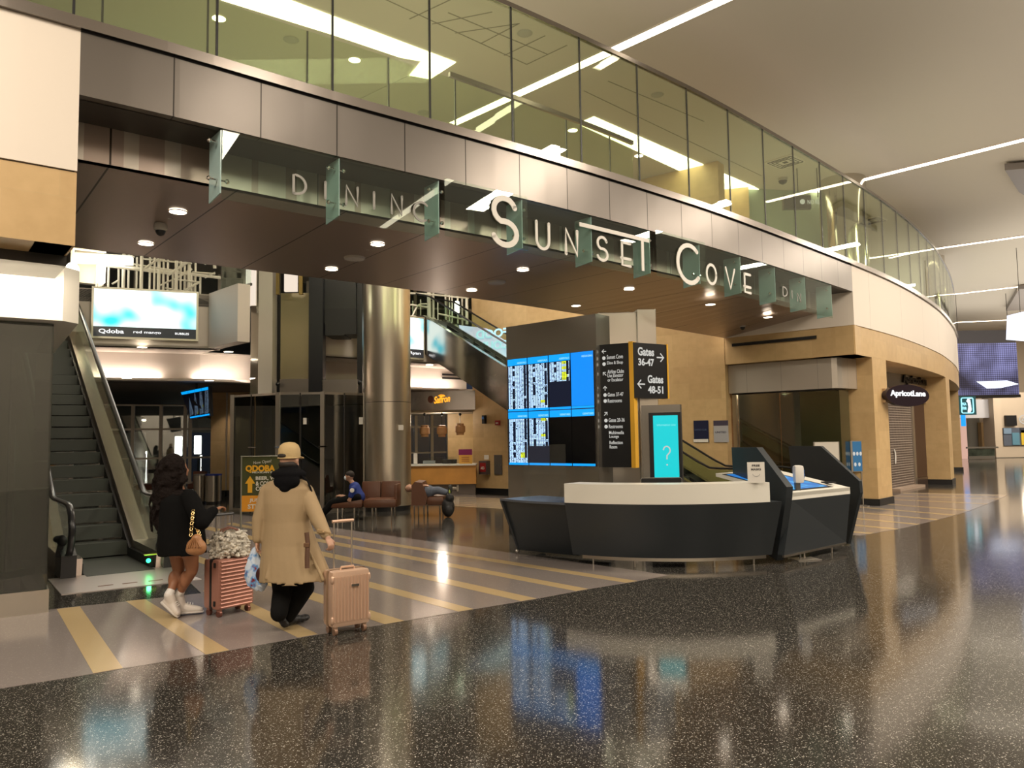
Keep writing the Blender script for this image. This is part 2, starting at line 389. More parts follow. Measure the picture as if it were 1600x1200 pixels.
#@@STRUCT
# ================================================================= SETTING
bm = B(); box(bm, (17, 30, -.15), (96, 90, .3)); fl = struct('floor', bm, dark_floor)
def flat(name, pts, z0, z1, m):
    bm = B(); prism(bm, [(p[0], p[1], z0) for p in pts], (0, 0, z1-z0)); return struct(name, bm, m)
BND = [(-5.2, 4.75), (-3.74, 5.69), (-3.24, 6.02), (-2.57, 6.5), (-1.91, 7.03), (-1.29, 7.43), (-.45, 8.04), (.23, 8.53), (.84, 9.02), (1.48, 9.46), (1.94, 9.83)]
zone = BND+[(-4.02, 16.06), (-10, 22.3), (-11.6, 20.6), (-8.6, 17.2), (-3.66, 9.11), (-4.34, 8.7), (-4.86, 8.42), (-7.5, 6.6), (-7.5, 3.4)]
flat('trim_light_terrazzo_field', zone, 0, .003, light_floor)
ST = [((-4.9, 8.35), (-3.24, 6.02), (-4.72, 8.47), (-3.08, 6.15)), ((-4.34, 8.71), (-2.57, 6.5), (-4.17, 8.8), (-2.42, 6.62)),
      ((-3.7, 9.25), (-1.95, 7.01), (-3.6, 9.45), (-1.80, 7.12)), ((-5.9, 12.9), (-1.25, 7.46), (-5.8, 13.1), (-1.08, 7.58)), ((-5.9, 14.15), (-.58, 7.95), (-5.8, 14.4), (-.43, 8.05)),
      ((-6.4, 15.9), (.06, 8.41), (-6.35, 16.2), (.23, 8.53)), ((-6.2, 16.7), (.69, 8.91), (-6.2, 17.0), (.84, 9.02)), ((-5.9, 16.95), (1.33, 9.36), (-5.85, 17.15), (1.48, 9.46))]
for i, (a, b, c, d) in enumerate(ST): flat('trim_ochre_floor_stripe', [a, b, d, c], .003, .005, stripe_floor)
ZR = [(5.9, 13.3), (7.16, 14.27), (8.5, 15.55), (9.87, 16.92), (12.2, 19.6), (13.6, 21.3), (11.5, 22.6), (9.4, 20.2), (7.6, 18.0), (4.2, 15.3)]
flat('trim_light_terrazzo_field', ZR, 0, .003, light_floor)
for k in range(9):
    a = .04+k*.115; q = a*5; i = int(q); f = q-i
    A = Vector(ZR[i]).lerp(Vector(ZR[i+1]), f); D = Vector(ZR[9]).lerp(Vector(ZR[6]), a); t = (Vector(ZR[i+1])-Vector(ZR[i])).normalized()*.17
    D2 = D+t; flat('trim_ochre_floor_stripe', [A, A+t, D2, D], .003, .005, stripe_floor)
# pale field behind the desk, in front of the order counter
flat('trim_light_terrazzo_field', [(-2.6, 24.6), (-1.9, 20.6), (1.2, 18.2), (4.2, 19.6), (-1.2, 24.4)], 0, .003, light_floor)
for k in range(6):
    a = k/6; A = Vector((-1.9, 20.6)).lerp(Vector((-2.6, 24.6)), a); D = Vector((1.2, 18.2)).lerp(Vector((4.2, 19.6)), a)
    flat('trim_ochre_floor_stripe', [A, D, D+Vector((.05, .2)), A+Vector((-.03, .2))], .003, .005, stripe_floor)
bm = B(); box(bm, (17, 30, 9.15), (96, 90, .3)); struct('ceiling', bm, ceil_m)
bm = B(); wallstrip(bm, [(50, -13), (-28, -13)], 0, 9, .3); struct('wall_rear', bm, white_w)
bm = B(); wallstrip(bm, [(-28, -13), (-28, 60)], 0, 9, .3); struct('wall_left', bm, white_w)
bm = B(); wallstrip(bm, [(60, 70), (50, -13)], 0, 9, .3); struct('wall_right', bm, white_w)
# --- ceiling strip lights
def ceil_poly(name, px, z, m, th=-.03, label=None, cat=None, group=None):
    bm = B(); prism(bm, [P(u, v, z) for u, v in px], (0, 0, -th))
    o = obj(name, bm, m); tag(o, label, cat, group); return o
def linelight(a, b, wd, label):
    a = P(*a, 8.995); b = P(*b, 8.995); a.z = b.z = 8.97; t = (b-a).normalized(); q = Vector((-t.y, t.x, 0))*wd/2
    r = thing('linear_ceiling_light', label, 'ceiling light', ((a.x+b.x)/2, (a.y+b.y)/2, 8.94), 'recessed strip lights across the hall ceiling')
    bm = B(); prism(bm, [a+q, b+q, b-q, a-q], (0, 0, .028)); obj('diffuser', bm, glow, r)
    for s in (1, -1):
        bm = B(); prism(bm, [a+q*s, b+q*s, b+q*s*1.12, a+q*s*1.12], (0, 0, .028)); obj('side_trim', bm, white_w, r)
linelight((1260, -62), (708, 192), .22, 'broad glowing ceiling strip nearest the camera, passing over the glass balustrade')
linelight((1700, 192), (1145, 331), .22, 'second glowing ceiling strip, reaching the glass above the steel column')
linelight((1700, 354), (1335, 406), .22, 'third glowing ceiling strip, above the curved end of the glass')
linelight((1700, 435), (1440, 465), .22, 'fourth glowing ceiling strip, over the curved white wall')
linelight((1700, 494), (1488, 503.5), .22, 'farthest glowing ceiling strip, over the big video wall')
# behind-the-camera and side strips that light the hall
for (x, y) in [(-1, -3), (6, -1), (12, 4)]:
    a = Vector((x-2.5, y+2.5, 8.97)); b = Vector((x+2.5, y-2.5, 8.97)); t = (b-a).normalized(); q = Vector((-t.y, t.x, 0))*.11
    bm = B(); prism(bm, [a+q, b+q, b-q, a-q], (0, 0, .028)); tag(obj('linear_ceiling_light', bm, glow), 'glowing ceiling strip over the near side of the hall', 'ceiling light', 'strip lights behind the camera')
# --- coves in the upper ceiling
def cove_light(px, arm, label):
    r = thing('cove_light', label, 'ceiling light', P(*px[0], 8.9), 'cove lights in the upper level ceiling')
    bm = B(); prism(bm, [P(u, v, 8.98) for u, v in px], (0, 0, .015)); obj('diffuser', bm, cove, r)
    if arm:
        bm = B(); prism(bm, [P(u, v, 8.98) for u, v in arm], (0, 0, .015)); obj('cove_return', bm, ceil_m, r)
cove_light([(250, -45), (347, 1), (518, 54), (625, 90), (659, 96), (640, 118), (672, 124), (712, 98), (450, 0), (330, -45)], [(640, 118), (602, 161), (560, 156)], 'wide bright cove of the upper ceiling, top left')
cove_light([(903, 194), (1142, 304), (1285, 388), (1285, 354), (1178, 292), (1143, 277), (928, 183)], None, 'long yellow-white cove of the upper ceiling, right of centre')
def disc_on(name, u, v, z, r, label, cat, group, mats, prof, lit=0, n=20):
    p = P(u, v, z)
    return p
def downlight(u, v, z, r=.09, group='downlights in the bronze soffit', label='round recessed downlight glowing in the bronze bridge soffit', power=14):
    p = P(u, v, z); t = thing('downlight', label, 'downlight', (p.x, p.y, z-.012), group)
    bm = B(); lathe(bm, [(r, z-.012), (r, z-.002)], (p.x, p.y, 0), 20); obj('lens', bm, disc, t)
    bm = B(); tube(bm, [(p.x+math.cos(a*math.pi/10)*r*1.06, p.y+math.sin(a*math.pi/10)*r*1.06, z-.008) for a in range(20)], .008, 6, True); obj('trim_ring', bm, white_w, t)
    if power: spot_light((p.x, p.y, z-.03), power, 120)
UP = [(342, 28, 'small bright upper-ceiling downlight beside the left cove'), (554, 93, 'upper-ceiling downlight seen through glass below the wide cove'),
      (895, 203, 'upper-ceiling downlight just left of the yellow cove'), (998, 243, 'upper-ceiling downlight just under the yellow cove')]
for u, v, l in UP: downlight(u, v, 8.998, .11, 'downlights in the upper ceiling', l, 0)
def disc_thing(name, u, v, z, r, h, m, label, cat, group=None):
    p = P(u, v, z); bm = B(); lathe(bm, [(r*.5, z-h), (r*.9, z-h*.7), (r, z-.003)], (p.x, p.y, 0), 20)
    return tag(obj(name, bm, m, smooth=True), label, cat, group)
spk = plain('speaker_grille', (.42, .39, .34), .6)
for u, v, l in [(455, 62, 'round ceiling speaker, upper level, leftmost'), (820, 52, 'round ceiling speaker, upper level, in the tiled ceiling'), (1027, 148, 'round ceiling speaker, upper level, right of the ceiling strip'),
                (662, 176, 'round ceiling speaker, upper level, low behind the glass')]:
    disc_thing('ceiling_speaker', u, v, 8.998, .14, .02, spk, l, 'speaker', 'speakers in the upper ceiling')
# ceiling tile field joints (upper level)
jm = plain('ceiling_joint', (.25, .22, .17), .9)
def jline(a, b, m=jm, wd=.03):
    A = P(*a, 8.995); Bq = P(*b, 8.995); bm = B(); t = (Bq-A).normalized(); q = Vector((-t.y, t.x, 0))*wd/2
    prism(bm, [A+q, Bq+q, Bq-q, A-q], (0, 0, .01)); return struct('trim_ceiling_joint', bm, m)
for a, b in [((560, -20), (823, 101)), ((823, 101), (886, 71)), ((700, 20), (855, 85)), ((640, 30), (735, -15)), ((675, 38), (769, 19)), ((711, 52), (812, 37)), ((752, 68), (811, 37)), ((788, 87), (852, 56)), ((912, 142), (1190, 275)), ((950, 127), (1100, 190))]:
    jline(a, b, wd=.022)
for u, v, l in [(1227, 252, 'square air vent in the upper ceiling left of the small hanging sign'), (1362, 344, 'pale square air vent in the upper ceiling beyond the steel column')]:
    p = P(u, v, 8.998); t = thing('ceiling_vent', l, 'vent', (p.x, p.y, 8.95)); bm = B(); box(bm, (p.x, p.y, 8.985), (.75, .75, .03), .7); obj('vent_frame', bm, white_w, t)
    for k in range(4): bm = B(); box(bm, (p.x, p.y, 8.965), (.12+.14*k, .12+.14*k, .012), .7) if k == 0 else tube(bm, [Vector((p.x, p.y, 8.965))+Matrix.Rotation(.7+j*math.pi/2, 3, 'Z') @ Vector((.1+.075*k, .1+.075*k, 0)) for j in range(4)], .012, 4, True); obj('louvre', bm, black_m, t)
camd = P(1223, 279, 8.99); t = thing('upper_dome_camera', 'small dark dome camera on the upper ceiling above the long yellow cove', 'security camera', (camd.x, camd.y, 8.8))
bm = B(); lathe(bm, [(.03, 8.82), (.10, 8.86), (.12, 8.92)], (camd.x, camd.y, 0), 16); obj('dome', bm, black_m, t, True); bm = B(); lathe(bm, [(.13, 8.92), (.13, 8.995)], (camd.x, camd.y, 0), 16); obj('housing', bm, spk, t)
# --- bridge
bm = B(); wallstrip(bm, Fl(S0, S1), 5.05, 5.68, .12); struct('trim_fascia', bm, fascia_m)
bm = B(); wallstrip(bm, Fl(2.5, SMAX-.5, -.05), 5.68, 5.79, .2); struct('trim_balustrade_channel', bm, plain('channel_steel', (.27, .24, .215), .26, 1))
bm = B(); wallstrip(bm, Fl(S0, S1, -.005), 5.665, 5.68, .05); struct('trim_shadow_gap', bm, black_m)
bm = B(); wallstrip(bm, Fl(S0, S1, .10), 5.05, 5.10, .62); struct('trim_upper_soffit', bm, dark_m)
bm = B(); wallstrip(bm, Fl(S0-.3, S1+.1, .70), 4.66, 5.06, .1); struct('trim_inner_fascia', bm, inner_m)
bm = B(); l = bm.loops.layers.uv.verify(); n = 46; rows = []
for i in range(n+1):
    s = S0-.25+(S1-S0+.35)*i/n; k = max(0, min(1, (s-15.5)/(S1-15.5))); k = k*k*(3-2*k)
    off = 4.72-1.5*k; zb = 4.66-.39*k
    a = Fp(s, .70); b = Fp(s, off)
    rows.append((s, [bm.verts.new((a.x, a.y, 4.66)), bm.verts.new((b.x, b.y, zb)), bm.verts.new((b.x, b.y, 5.6)), bm.verts.new((a.x, a.y, 5.6))]))
for (s, A), (s2, D) in zip(rows[:-1], rows[1:]):
    for j in range(4):
        f = bm.faces.new((A[j], D[j], D[(j+1) % 4], A[(j+1) % 4]))
        for lp in f.loops:
            ss = s if lp.vert in A else s2; q = A if lp.vert in A else D; lp[l].uv = (ss, 0 if q.index(lp.vert) in (0, 3) else 4)
bm.faces.new(rows[0][1]); bm.faces.new(rows[-1][1][::-1]); struct('trim_bridge_soffit', bm, soffit_m)
# --- glass balustrade wall
def glasswall(name, s0, s1, pitch, z0, z1, off, first, m, th=.02, railm=None, rail=True, gap=.012):
    railm = railm or plain('channel_steel', (.27, .24, .215), .26, 1); k0 = math.ceil((s0-first)/pitch)
    js = [s0]+[first+pitch*k for k in range(k0, 60) if s0 < first+pitch*k < s1]+[s1]
    if rail: bm = B(); wallstrip(bm, Fl(s0, s1, off-.02), z1-.02, z1+.05, .06); r = struct(name, bm, railm)
    else: bm = B(); wallstrip(bm, Fl(s0, s1, off-.01), z0, z0+.03, .04); r = struct(name, bm, railm)
    for a, b in zip(js[:-1], js[1:]):
        bm = B(); wallstrip(bm, Fl(a+gap, b-gap, off), z0, z1-.02, th); obj('glass_pane', bm, m, r)
    bm = B()
    for a in js[1:-1]:
        p = Fp(a, off+th/2); t = Ft(a); box(bm, (p.x, p.y, (z0+z1)/2), (gap*2, th, z1-z0-.04), math.atan2(t.y, t.x))
    if bm.verts: obj('pane_joint', bm, black_m, r)
    else: bm.free()
glasswall('window_1', 2.5, SMAX-.5, 1.33, 5.79, 7.76, .02, 5.28, curtain)
glasswall('window_2', 5.0, 16.0, 1.33, 5.7, 7.76, 2.25, 5.9, curtain, rail=False)
bm = B(); wallstrip(bm, Fl(11.1, 16.0, 2.23), 7.76, 7.84, .06); struct('trim_rear_handrail', bm, plain('channel_steel', (.27, .24, .215), .26, 1))
# upper level: rear walls and columns
bm = B(); wallstrip(bm, [(6.3, 22.2), (7.0, 22.0)], 5.6, 9, .6); struct('wall_upper_stone', bm, stone_m)
bm = B(); wallstrip(bm, [(7.0, 22.2), (9.3, 22.6)], 5.6, 9, .3); struct('wall_upper_rear', bm, plain('green_paint', (.35, .42, .33), .7))
bm = B(); wallstrip(bm, [(9.9, 23.5), (12, 27.5), (15.5, 33)], 5.6, 9, .3); struct('wall_upper_side', bm, stone_m)
for i, (u, y, r) in enumerate([(1319, 21.6, .62), (1455, 31.5, .42)]):
    p = PY(u, 350, y); bm = B(); lathe(bm, [(r, 5.6), (r, 9)], (p.x, p.y, 0), 48)
    tag(obj('steel_column', bm, polish, smooth=True), ['fat polished steel column behind the upper glass, right of the exit sign', 'thin polished steel column far along the curved upper glass'][i], 'column')
# left and right wing walls
bm = B(); wallstrip(bm, Fl(2.5, S0, 0), 4.31, 5.68, .5); struct('wall_left_white', bm, white_w)
bm = B(); wallstrip(bm, Fl(2.5, S0, .02), 3.6, 4.30, .8); struct('wall_left_stone_frieze', bm, stone_m)
bm = B(); wallstrip(bm, [Fp(S0-.02, .02), Fp(S0-.02, 5.0)], 3.6, 5.68, .3); struct('wall_left_return', bm, dark_m)
bm = B(); wallstrip(bm, Fl(2.5, S0, .5), 3.5, 3.62, 3.0); struct('ceiling_left_recess', bm, dark_m)
bm = B(); wallstrip(bm, Fl(S1, SMAX-.5, 0), 4.27, 5.68, .4); struct('wall_right_white', bm, panelled('white_curved_panels', (.80, .72, .62), 2.6, 1.1, .55, 0, .012, .5))
bm = B(); wallstrip(bm, Fl(S1, SMAX-.5, .02), 3.58, 4.27, 1.0); struct('wall_right_stone_frieze', bm, stone_m)
WC = Fp(S1); WD = Vector((-.752, .66)).normalized(); WN = Vector((.66, .752)).normalized()
def Wp(d, off=0): return WC+WD*d+WN*off
bm = B(); wallstrip(bm, [Wp(3.25), Wp(0)], 4.27, 5.68, .3); struct('wall_return_white', bm, white_w)
bm = B(); wallstrip(bm, [Wp(3.25, .02), Wp(0, .02)], 3.58, 4.27, 1.0); struct('wall_return_stone', bm, stone_m)
# slot diffuser in the return frieze
a = PV(1144, 541, Wp(3, -.0), Wp(0, -.0)); b = PV(1276, 526, Wp(3, 0), Wp(0, 0)); z = (a.z+b.z)/2
r = thing('slot_diffuser', 'long black linear air slot in the stone frieze above the shop canopy', 'vent', (a.x, a.y, z))
bm = B(); prism(bm, [(a.x, a.y, z-.03), (b.x, b.y, z-.03), (b.x, b.y, z+.03), (a.x, a.y, z+.03)], (WN*-.02).to_3d()); obj('slot', bm, black_m, r)
bm = B(); prism(bm, [(a.x, a.y, z+.03), (b.x, b.y, z+.03), (b.x, b.y, z+.045), (a.x, a.y, z+.045)], (WN*-.03).to_3d()); obj('slot_frame', bm, dark_m, r)
# stone wall behind the second escalator
SW = [Vector((-1.3, 25.2)), Wp(3.25)]
bm = B(); wallstrip(bm, SW, 0, 9, .4); struct('wall_stone', bm, stone_m)
bm = B(); wallstrip(bm, offset_line(SW, -.02), 0, .17, .05); struct('baseboard_stone', bm, black_m)
# piers of the right-hand shops
pm = stone_m
def sou(u, z, off):
    for k in range(200, int(SMAX*100)):
        p = Fp(k/100, off); q = Rm.transposed() @ (Vector((p.x, p.y, z-HC)))
        if 800+FPX*q.x/-q.z >= u: return k/100
    return SMAX
def pier(name, pts, z1, th=.5):
    bm = B(); prism(bm, [(p.x, p.y, .17) for p in pts], (0, 0, z1-.17))
    l = bm.loops.layers.uv.verify()
    for f in bm.faces:
        f.normal_update(); n = f.normal
        t = Vector((-n.y, n.x)) if abs(n.z) < .5 else Vector((1, 0))
        for lp in f.loops: lp[l].uv = (lp.vert.co.xy.dot(t), lp.vert.co.z)
    r = struct(name, bm, pm)
    c = sum(pts, Vector((0, 0)))/len(pts)
    bm = B(); prism(bm, [tuple(c+(p-c)*1.04)+(0,) for p in pts], (0, 0, .17)); obj('plinth', bm, black_m, r)
sp0 = sou(1362, 3.55, .02); sa = sou(1384, 3.55, .02); PC = Fp(sp0, .02)
pc2 = Fp(sa, .02)
pier('wall_pier_corner', [PC, pc2, Fp(sa, 1.5), Fp(sp0, 1.5)+WD*.5, PC+WD*.75], 3.6)
sb = sou(1486, .17, .02); sc = sb+1.15
a = Fp(sb, .02); b = Fp(sc, .02)
pier('wall_pier_middle', [a, b, Fp(sc, 1.9), Fp(sb, 1.9)], 3.6)
sd = 42.0
pier('wall_pier_far', [Fp(sd, .02), Fp(sd+1.5, .02), Fp(sd+1.5, 1.9), Fp(sd, 1.9)], 3.6)
print('piers', sa, sb, sc, sd, SMAX)
# interior of the corner shop: floor-to-ceiling glass, dark inside
shop_wall = plain('shop_back_wall', (.30, .17, .08), .7, var=.25, vscale=2)
bm = B(); wallstrip(bm, [Wp(3.25, 3.2), Wp(.9, 3.2)], 0, 3.4, .2); struct('wall_shop_rear', bm, shop_wall)
bm = B(); box(bm, (*Wp(1.85, 1.95), 3.3), (2.9, 2.5, .1), math.atan2(WD.y, WD.x)); struct('ceiling_shop', bm, plain('shop_ceiling', (.32, .26, .2), .8))
bm = B(); wallstrip(bm, [Wp(3.22, 3.4), Wp(3.22, .3)], 0, 3.4, -.1); struct('wall_shop_side', bm, shop_wall)
# canopy
r = thing('shop_canopy', 'brushed steel shop canopy band with rounded corner over the glass shop front', 'canopy', (*Wp(1.8, .2), 2.83))
bm = B(); wallstrip(bm, [Wp(3.25, .18), Wp(.62, .18), Wp(.50, .22), Wp(.44, .34), Wp(.30, 1.4)], 2.83, 3.56, .2); obj('cladding', bm, panelled('canopy_steel', (.50, .45, .38), .9, .5, .32, .45, .01, .6, .05), r)
bm = B(); wallstrip(bm, [Wp(3.2, .26), Wp(.62, .26), Wp(.55, .9)], 2.795, 2.83, .2); obj('canopy_underside', bm, dark_m, r)
r = thing('glass_shop_window', 'frameless glass shop front with steel end post under the steel canopy', 'shop window', (*Wp(1.8, .35), 0))
for k, (d0, d1) in enumerate([(3.1, 2.0), (1.98, .55)]):
    bm = B(); wallstrip(bm, [Wp(d0, .38), Wp(d1, .38)], .08, 2.79, .02); obj('glass_pane', bm, dkglass, r)
bm = B(); wallstrip(bm, [Wp(.53, .38), Wp(.50, .95)], .08, 2.79, .02); obj('glass_pane', bm, dkglass, r)
bm = B(); box(bm, (*Wp(3.17, .35), 1.4), (.12, .1, 2.8), math.atan2(WD.y, WD.x)); obj('end_post', bm, steel, r)
bm = B(); wallstrip(bm, [Wp(3.1, .36), Wp(.55, .36), Wp(.5, .95)], 0, .08, .06); obj('sill', bm, steel, r)
bm = B(); wallstrip(bm, [Wp(1.15, 1.9), Wp(.6, 1.6)], 0, 3.3, .3); struct('wall_shop_pier', bm, plain('pale_pier', (.42, .36, .22), .6))
point_light((*Wp(1.2, 2.4), 2.3), 30, .15, (1, .66, .4)); point_light((*Wp(2.5, 2.0), 2.9), 14, .1, (1, .75, .5))
# --- left store: canopy, glass pylon
LS = [Fp(2.6, 1.05), Fp(5.0, 1.05)]
cn = P(72, 957, 0)
dL = Ft(4.0); nL = Vector((-dL.y, dL.x))
c0 = Vector((cn.x, cn.y))
lw = plain('lit_canopy_metal', (.85, .80, .72), .3, .3)
bm = B(); prism(bm, [(*(c0-dL*4.2-nL*.25), 3.06), (*(c0+dL*.06-nL*.25), 3.06), (*(c0+dL*.22-nL*.1), 3.06), (*(c0+dL*.22+nL*3.2), 3.06), (*(c0-dL*4.2+nL*3.2), 3.06)], (0, 0, .58))
tag(obj('shop_canopy', bm, lw), 'brightly lit pale metal canopy above the glass shop corner at the far left', 'canopy')
aimed((*(c0-dL*.8-nL*.80), 3.46), (*(c0-dL*.75-nL*.2), 3.28), 2.2, .1, 32, (1, .88, .68), 'canopy_washer')
r = thing('glass_shop_corner', 'tall glass corner of the shop on a steel base, left of the escalator', 'shop window', (c0.x, c0.y, 0))
bm = B(); wallstrip(bm, [c0-dL*1.6, c0], .24, 3.05, .02); obj('glass_pane', bm, dkglass2, r)
bm = B(); wallstrip(bm, [c0-dL*4.2, c0-dL*1.62], .24, 3.05, .02); obj('glass_pane', bm, dkglass2, r)
bm = B(); wallstrip(bm, [c0, c0+nL*2.6], .24, 3.05, .02); obj('glass_pane', bm, dkglass2, r)
bm = B(); wallstrip(bm, [c0-dL*4.2-nL*.02, c0-nL*.02+dL*.02, c0+nL*2.6+dL*.02], 0, .24, .14); obj('base_cladding', bm, steel, r)
bm = B(); wallstrip(bm, [c0-dL*1.1+nL*.05, c0-dL*.05+nL*1.1], .26, .34, .05); obj('inner_rail', bm, satin, r)
bm = B(); wallstrip(bm, [c0-dL*4.2+nL*2.5, c0-dL*.3+nL*2.5], 0, 3.05, .15); struct('wall_left_shop_rear', bm, plain('shop_panel', (.12, .11, .08), .5, var=.3, vscale=1.5))
bm = B(); wallstrip(bm, [c0-dL*.75+nL*1.2, c0-dL*.35+nL*1.2], 0, 3.05, .3); struct('wall_left_shop_pier', bm, plain('shop_pier', (.42, .38, .26), .5))
#@@MEZZ
# ================================================================= MEZZANINE AND BACK OF THE COURT
def lp2(p): return Vector((p.x, p.y))
MA = lp2(P(115, 449, 5.47)); MB_ = lp2(P(345, 461, 5.47)); MCp = lp2(P(391, 445, 5.47)); MR = lp2(P(684, 499, 5.47))
MD = (MB_-MA).normalized(); 
MAx = MB_-MD*14
band = plain('mezzanine_band', (.55, .49, .43), .5)
MRr = lp2(P(684, 499, 5.47)); 
print('M', MA, MB_, MCp, MRr)
bm = B(); wallstrip(bm, [MAx, MB_], 4.1, 5.47, .3); struct('wall_mezzanine_left', bm, band)
bm = B(); wallstrip(bm, [MB_, MCp], 4.1, 5.47, -.3); struct('wall_mezzanine_return', bm, band)
ML = MRr-(MRr-MB_).normalized()*3.2
bm = B(); M5 = PV(500, 500, MB_, MRr).xy; wallstrip(bm, [M5, MRr], 4.1, 5.47, .3); struct('wall_mezzanine_right', bm, band)
# soffit behind the band
MDR = (MRr-MB_).normalized()
def Mo(pt, off, d): return pt+Vector((-d.y, d.x))*off
farL = MAx; 
bm = B(); wallstrip(bm, [MAx, MRr+MDR*3.0], 4.08, 4.12, 1.5) if False else prism(bm, [(*MAx, 4.1), (*MB_, 4.1), (*Mo(MB_, 1.3, MDR), 4.1), (*Mo(M5, 1.3, MDR), 4.1), (*M5, 4.1), (*MRr, 4.1), (*(MRr+MDR*2.2), 4.1), (*Mo(MRr+MDR*2.2, 1.4, MDR), 4.1), (*Mo(MB_, 1.4, MDR), 4.1), (*Mo(MAx, 1.4, MD), 4.1)], (0, 0, .05))
struct('ceiling_mezzanine_soffit', bm, band)
bm = B(); wallstrip(bm, [Mo(MAx, 1.4, MD), Mo(MB_, 1.4, MDR), Mo(MRr+MDR*2.2, 1.4, MDR)], 3.42, 4.12, .3); struct('wall_mezzanine_cove', bm, band)
bm = B(); wallstrip(bm, [Mo(MAx, 1.05, MD), Mo(MB_, 1.05, MDR), Mo(MRr+MDR*2.2, 1.05, MDR)], 3.36, 3.42, .7); struct('trim_cove_ledge', bm, band)
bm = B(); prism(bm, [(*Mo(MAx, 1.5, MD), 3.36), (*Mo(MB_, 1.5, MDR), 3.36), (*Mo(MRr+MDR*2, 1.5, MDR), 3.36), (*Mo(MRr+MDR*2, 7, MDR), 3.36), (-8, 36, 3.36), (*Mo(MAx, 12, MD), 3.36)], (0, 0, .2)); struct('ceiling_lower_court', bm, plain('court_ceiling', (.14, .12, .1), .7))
for u in (118, 205, 345, 380, 650, 690):
    p = PV(u, 583, Mo(MB_, 1.2, MD), Mo(MB_+MD, 1.2, MD)) if u < 390 else PV(u, 583, Mo(MRr, 1.2, MDR), Mo(MRr+MDR, 1.2, MDR))
    qn = Vector((-MD.y, MD.x)); aimed((p.x, p.y, 3.45), (p.x+qn.x*.35, p.y+qn.y*.35, 3.9), 1.3, .08, 13, (1, .84, .72), 'cove_lamp')
for u, v, l in [(222, 542, 'small downlight under the mezzanine band, below the big screen'), (357, 549, 'small downlight under the mezzanine band, beside the steel pillar'), (671, 570, 'small downlight under the mezzanine band, right of the round column'), (198, 590, 'small downlight in the low court ceiling over the windows'), (327, 594, 'small downlight in the low court ceiling over the hanging monitor')]:
    downlight(u, v, 4.09 if v < 580 else 3.355, .11, 'small downlights of the court', l, 16)
# back wall: night glazing
GL = [Vector((-26, 24)), Vector((-16.5, 31.0)), Vector((-9, 34.5)), Vector((-2.0, 36.5)), Vector((0, 36.5))]
def winwall(name, pts, z0, z1, vpos, hz, thk=.09):
    bm = B(); 
    for z in hz: wallstrip(bm, pts, z-.04, z+.04, thk)
    for q in vpos: box(bm, (q.x, q.y, (z0+z1)/2), (.13, .13, z1-z0), .3)
    r = struct(name, bm, satin)
    bm = B(); wallstrip(bm, offset_line(pts, .1), z0, z1, .03); obj('glass_pane', bm, win_g, r)
def atu(u, pts):
    for a, b in zip(pts[:-1], pts[1:]):
        p = PV(u, 700, a, b); t = (Vector((p.x, p.y))-a).dot((b-a).normalized())
        if 0 <= t <= (b-a).length and p.y > 0: return Vector((p.x, p.y))
    return None
vp = [q for q in (atu(u, GL) for u in (20, 70, 112, 160, 207, 251, 289, 297, 340, 380, 430, 480, 650, 675, 700)) if q]
winwall('window_3', GL, 0, 3.4, vp, [.1, 1.15, 2.35, 3.35])
winwall('window_4', [q+Vector((.0, .4)) for q in GL], 5.4, 9, vp, [5.5, 6.6, 8.0])
bm = B(); prism(bm, [(*MB_, 5.45), (*Mo(MB_, 1.3, MDR), 5.45), (*Mo(M5, 1.3, MDR), 5.45), (*M5, 5.45), (*MRr, 5.45), (2.5, 33, 5.45), (0, 36, 5.45), (-9, 34.5, 5.45), (-16.5, 31, 5.45), (-26, 24, 5.45), (*MAx, 5.45)], (0, 0, -.3)); struct('floor_mezzanine', bm, plain('carpet_grey', (.1, .1, .1), .9))
# outside at night: apron with a few lights
bm = B(); box(bm, (-20, 62, -.6), (120, 60, .2)); struct('floor_apron', bm, plain('night_asphalt', (.02, .02, .022), .8))
for i, (u, v, y, hh) in enumerate([(279, 697, 44, .75), (309, 695, 46, .75), (280, 425, 33, 0)]):  # screen reflections on the glazing, built as two glowing lamps outside
    if hh == 0: continue
    p = PY(u, v, y); r = thing('apron_flood_lamp', ['glaring white flood lamp out on the dark apron, behind the woman’s head', 'glaring white flood lamp out on the dark apron, left of the stone pillar'][i].replace('’', "'"), 'outdoor lamp', (p.x, p.y, -.5), 'flood lamps outside the windows')
    bm = B(); box(bm, (p.x, p.y, p.z), (.38, .2, 1.1), bevel=.05); obj('lamp_head', bm, emit('flood_glow', (1, .93, .8), 16), r)
    bm = B(); tube(bm, [(p.x, p.y+.1, -.5), (p.x, p.y+.1, p.z)], .06); obj('pole', bm, black_m, r)
for i, (u, v) in enumerate([(229, 707), (246, 710), (203, 688), (314, 713), (258, 706)]):
    p = PY(u, v, 58); bm = B(); sphere(bm, p, .09, seg=8); tube(bm, [p, (p.x, p.y, -.52)], .02, 5); tag(obj('runway_light', bm, emit('flood_glow', (1, .93, .8), 16)), 'tiny distant white light on the dark airfield', 'light', 'distant airfield lights')
# roof shape of the jet bridge seen outside
bm = B(); prism(bm, [PY(u, v, 48) for u, v in [(150, 640), (215, 628), (275, 634), (330, 655), (330, 676), (250, 676), (246, 742), (232, 742), (228, 676), (205, 672), (150, 680)]], (0, 2, 0)); tag(obj('jet_bridge', bm, plain('jet_bridge_grey', (.10, .09, .08), .7)), 'grey jet bridge outside in the dark beyond the windows', 'jet bridge')
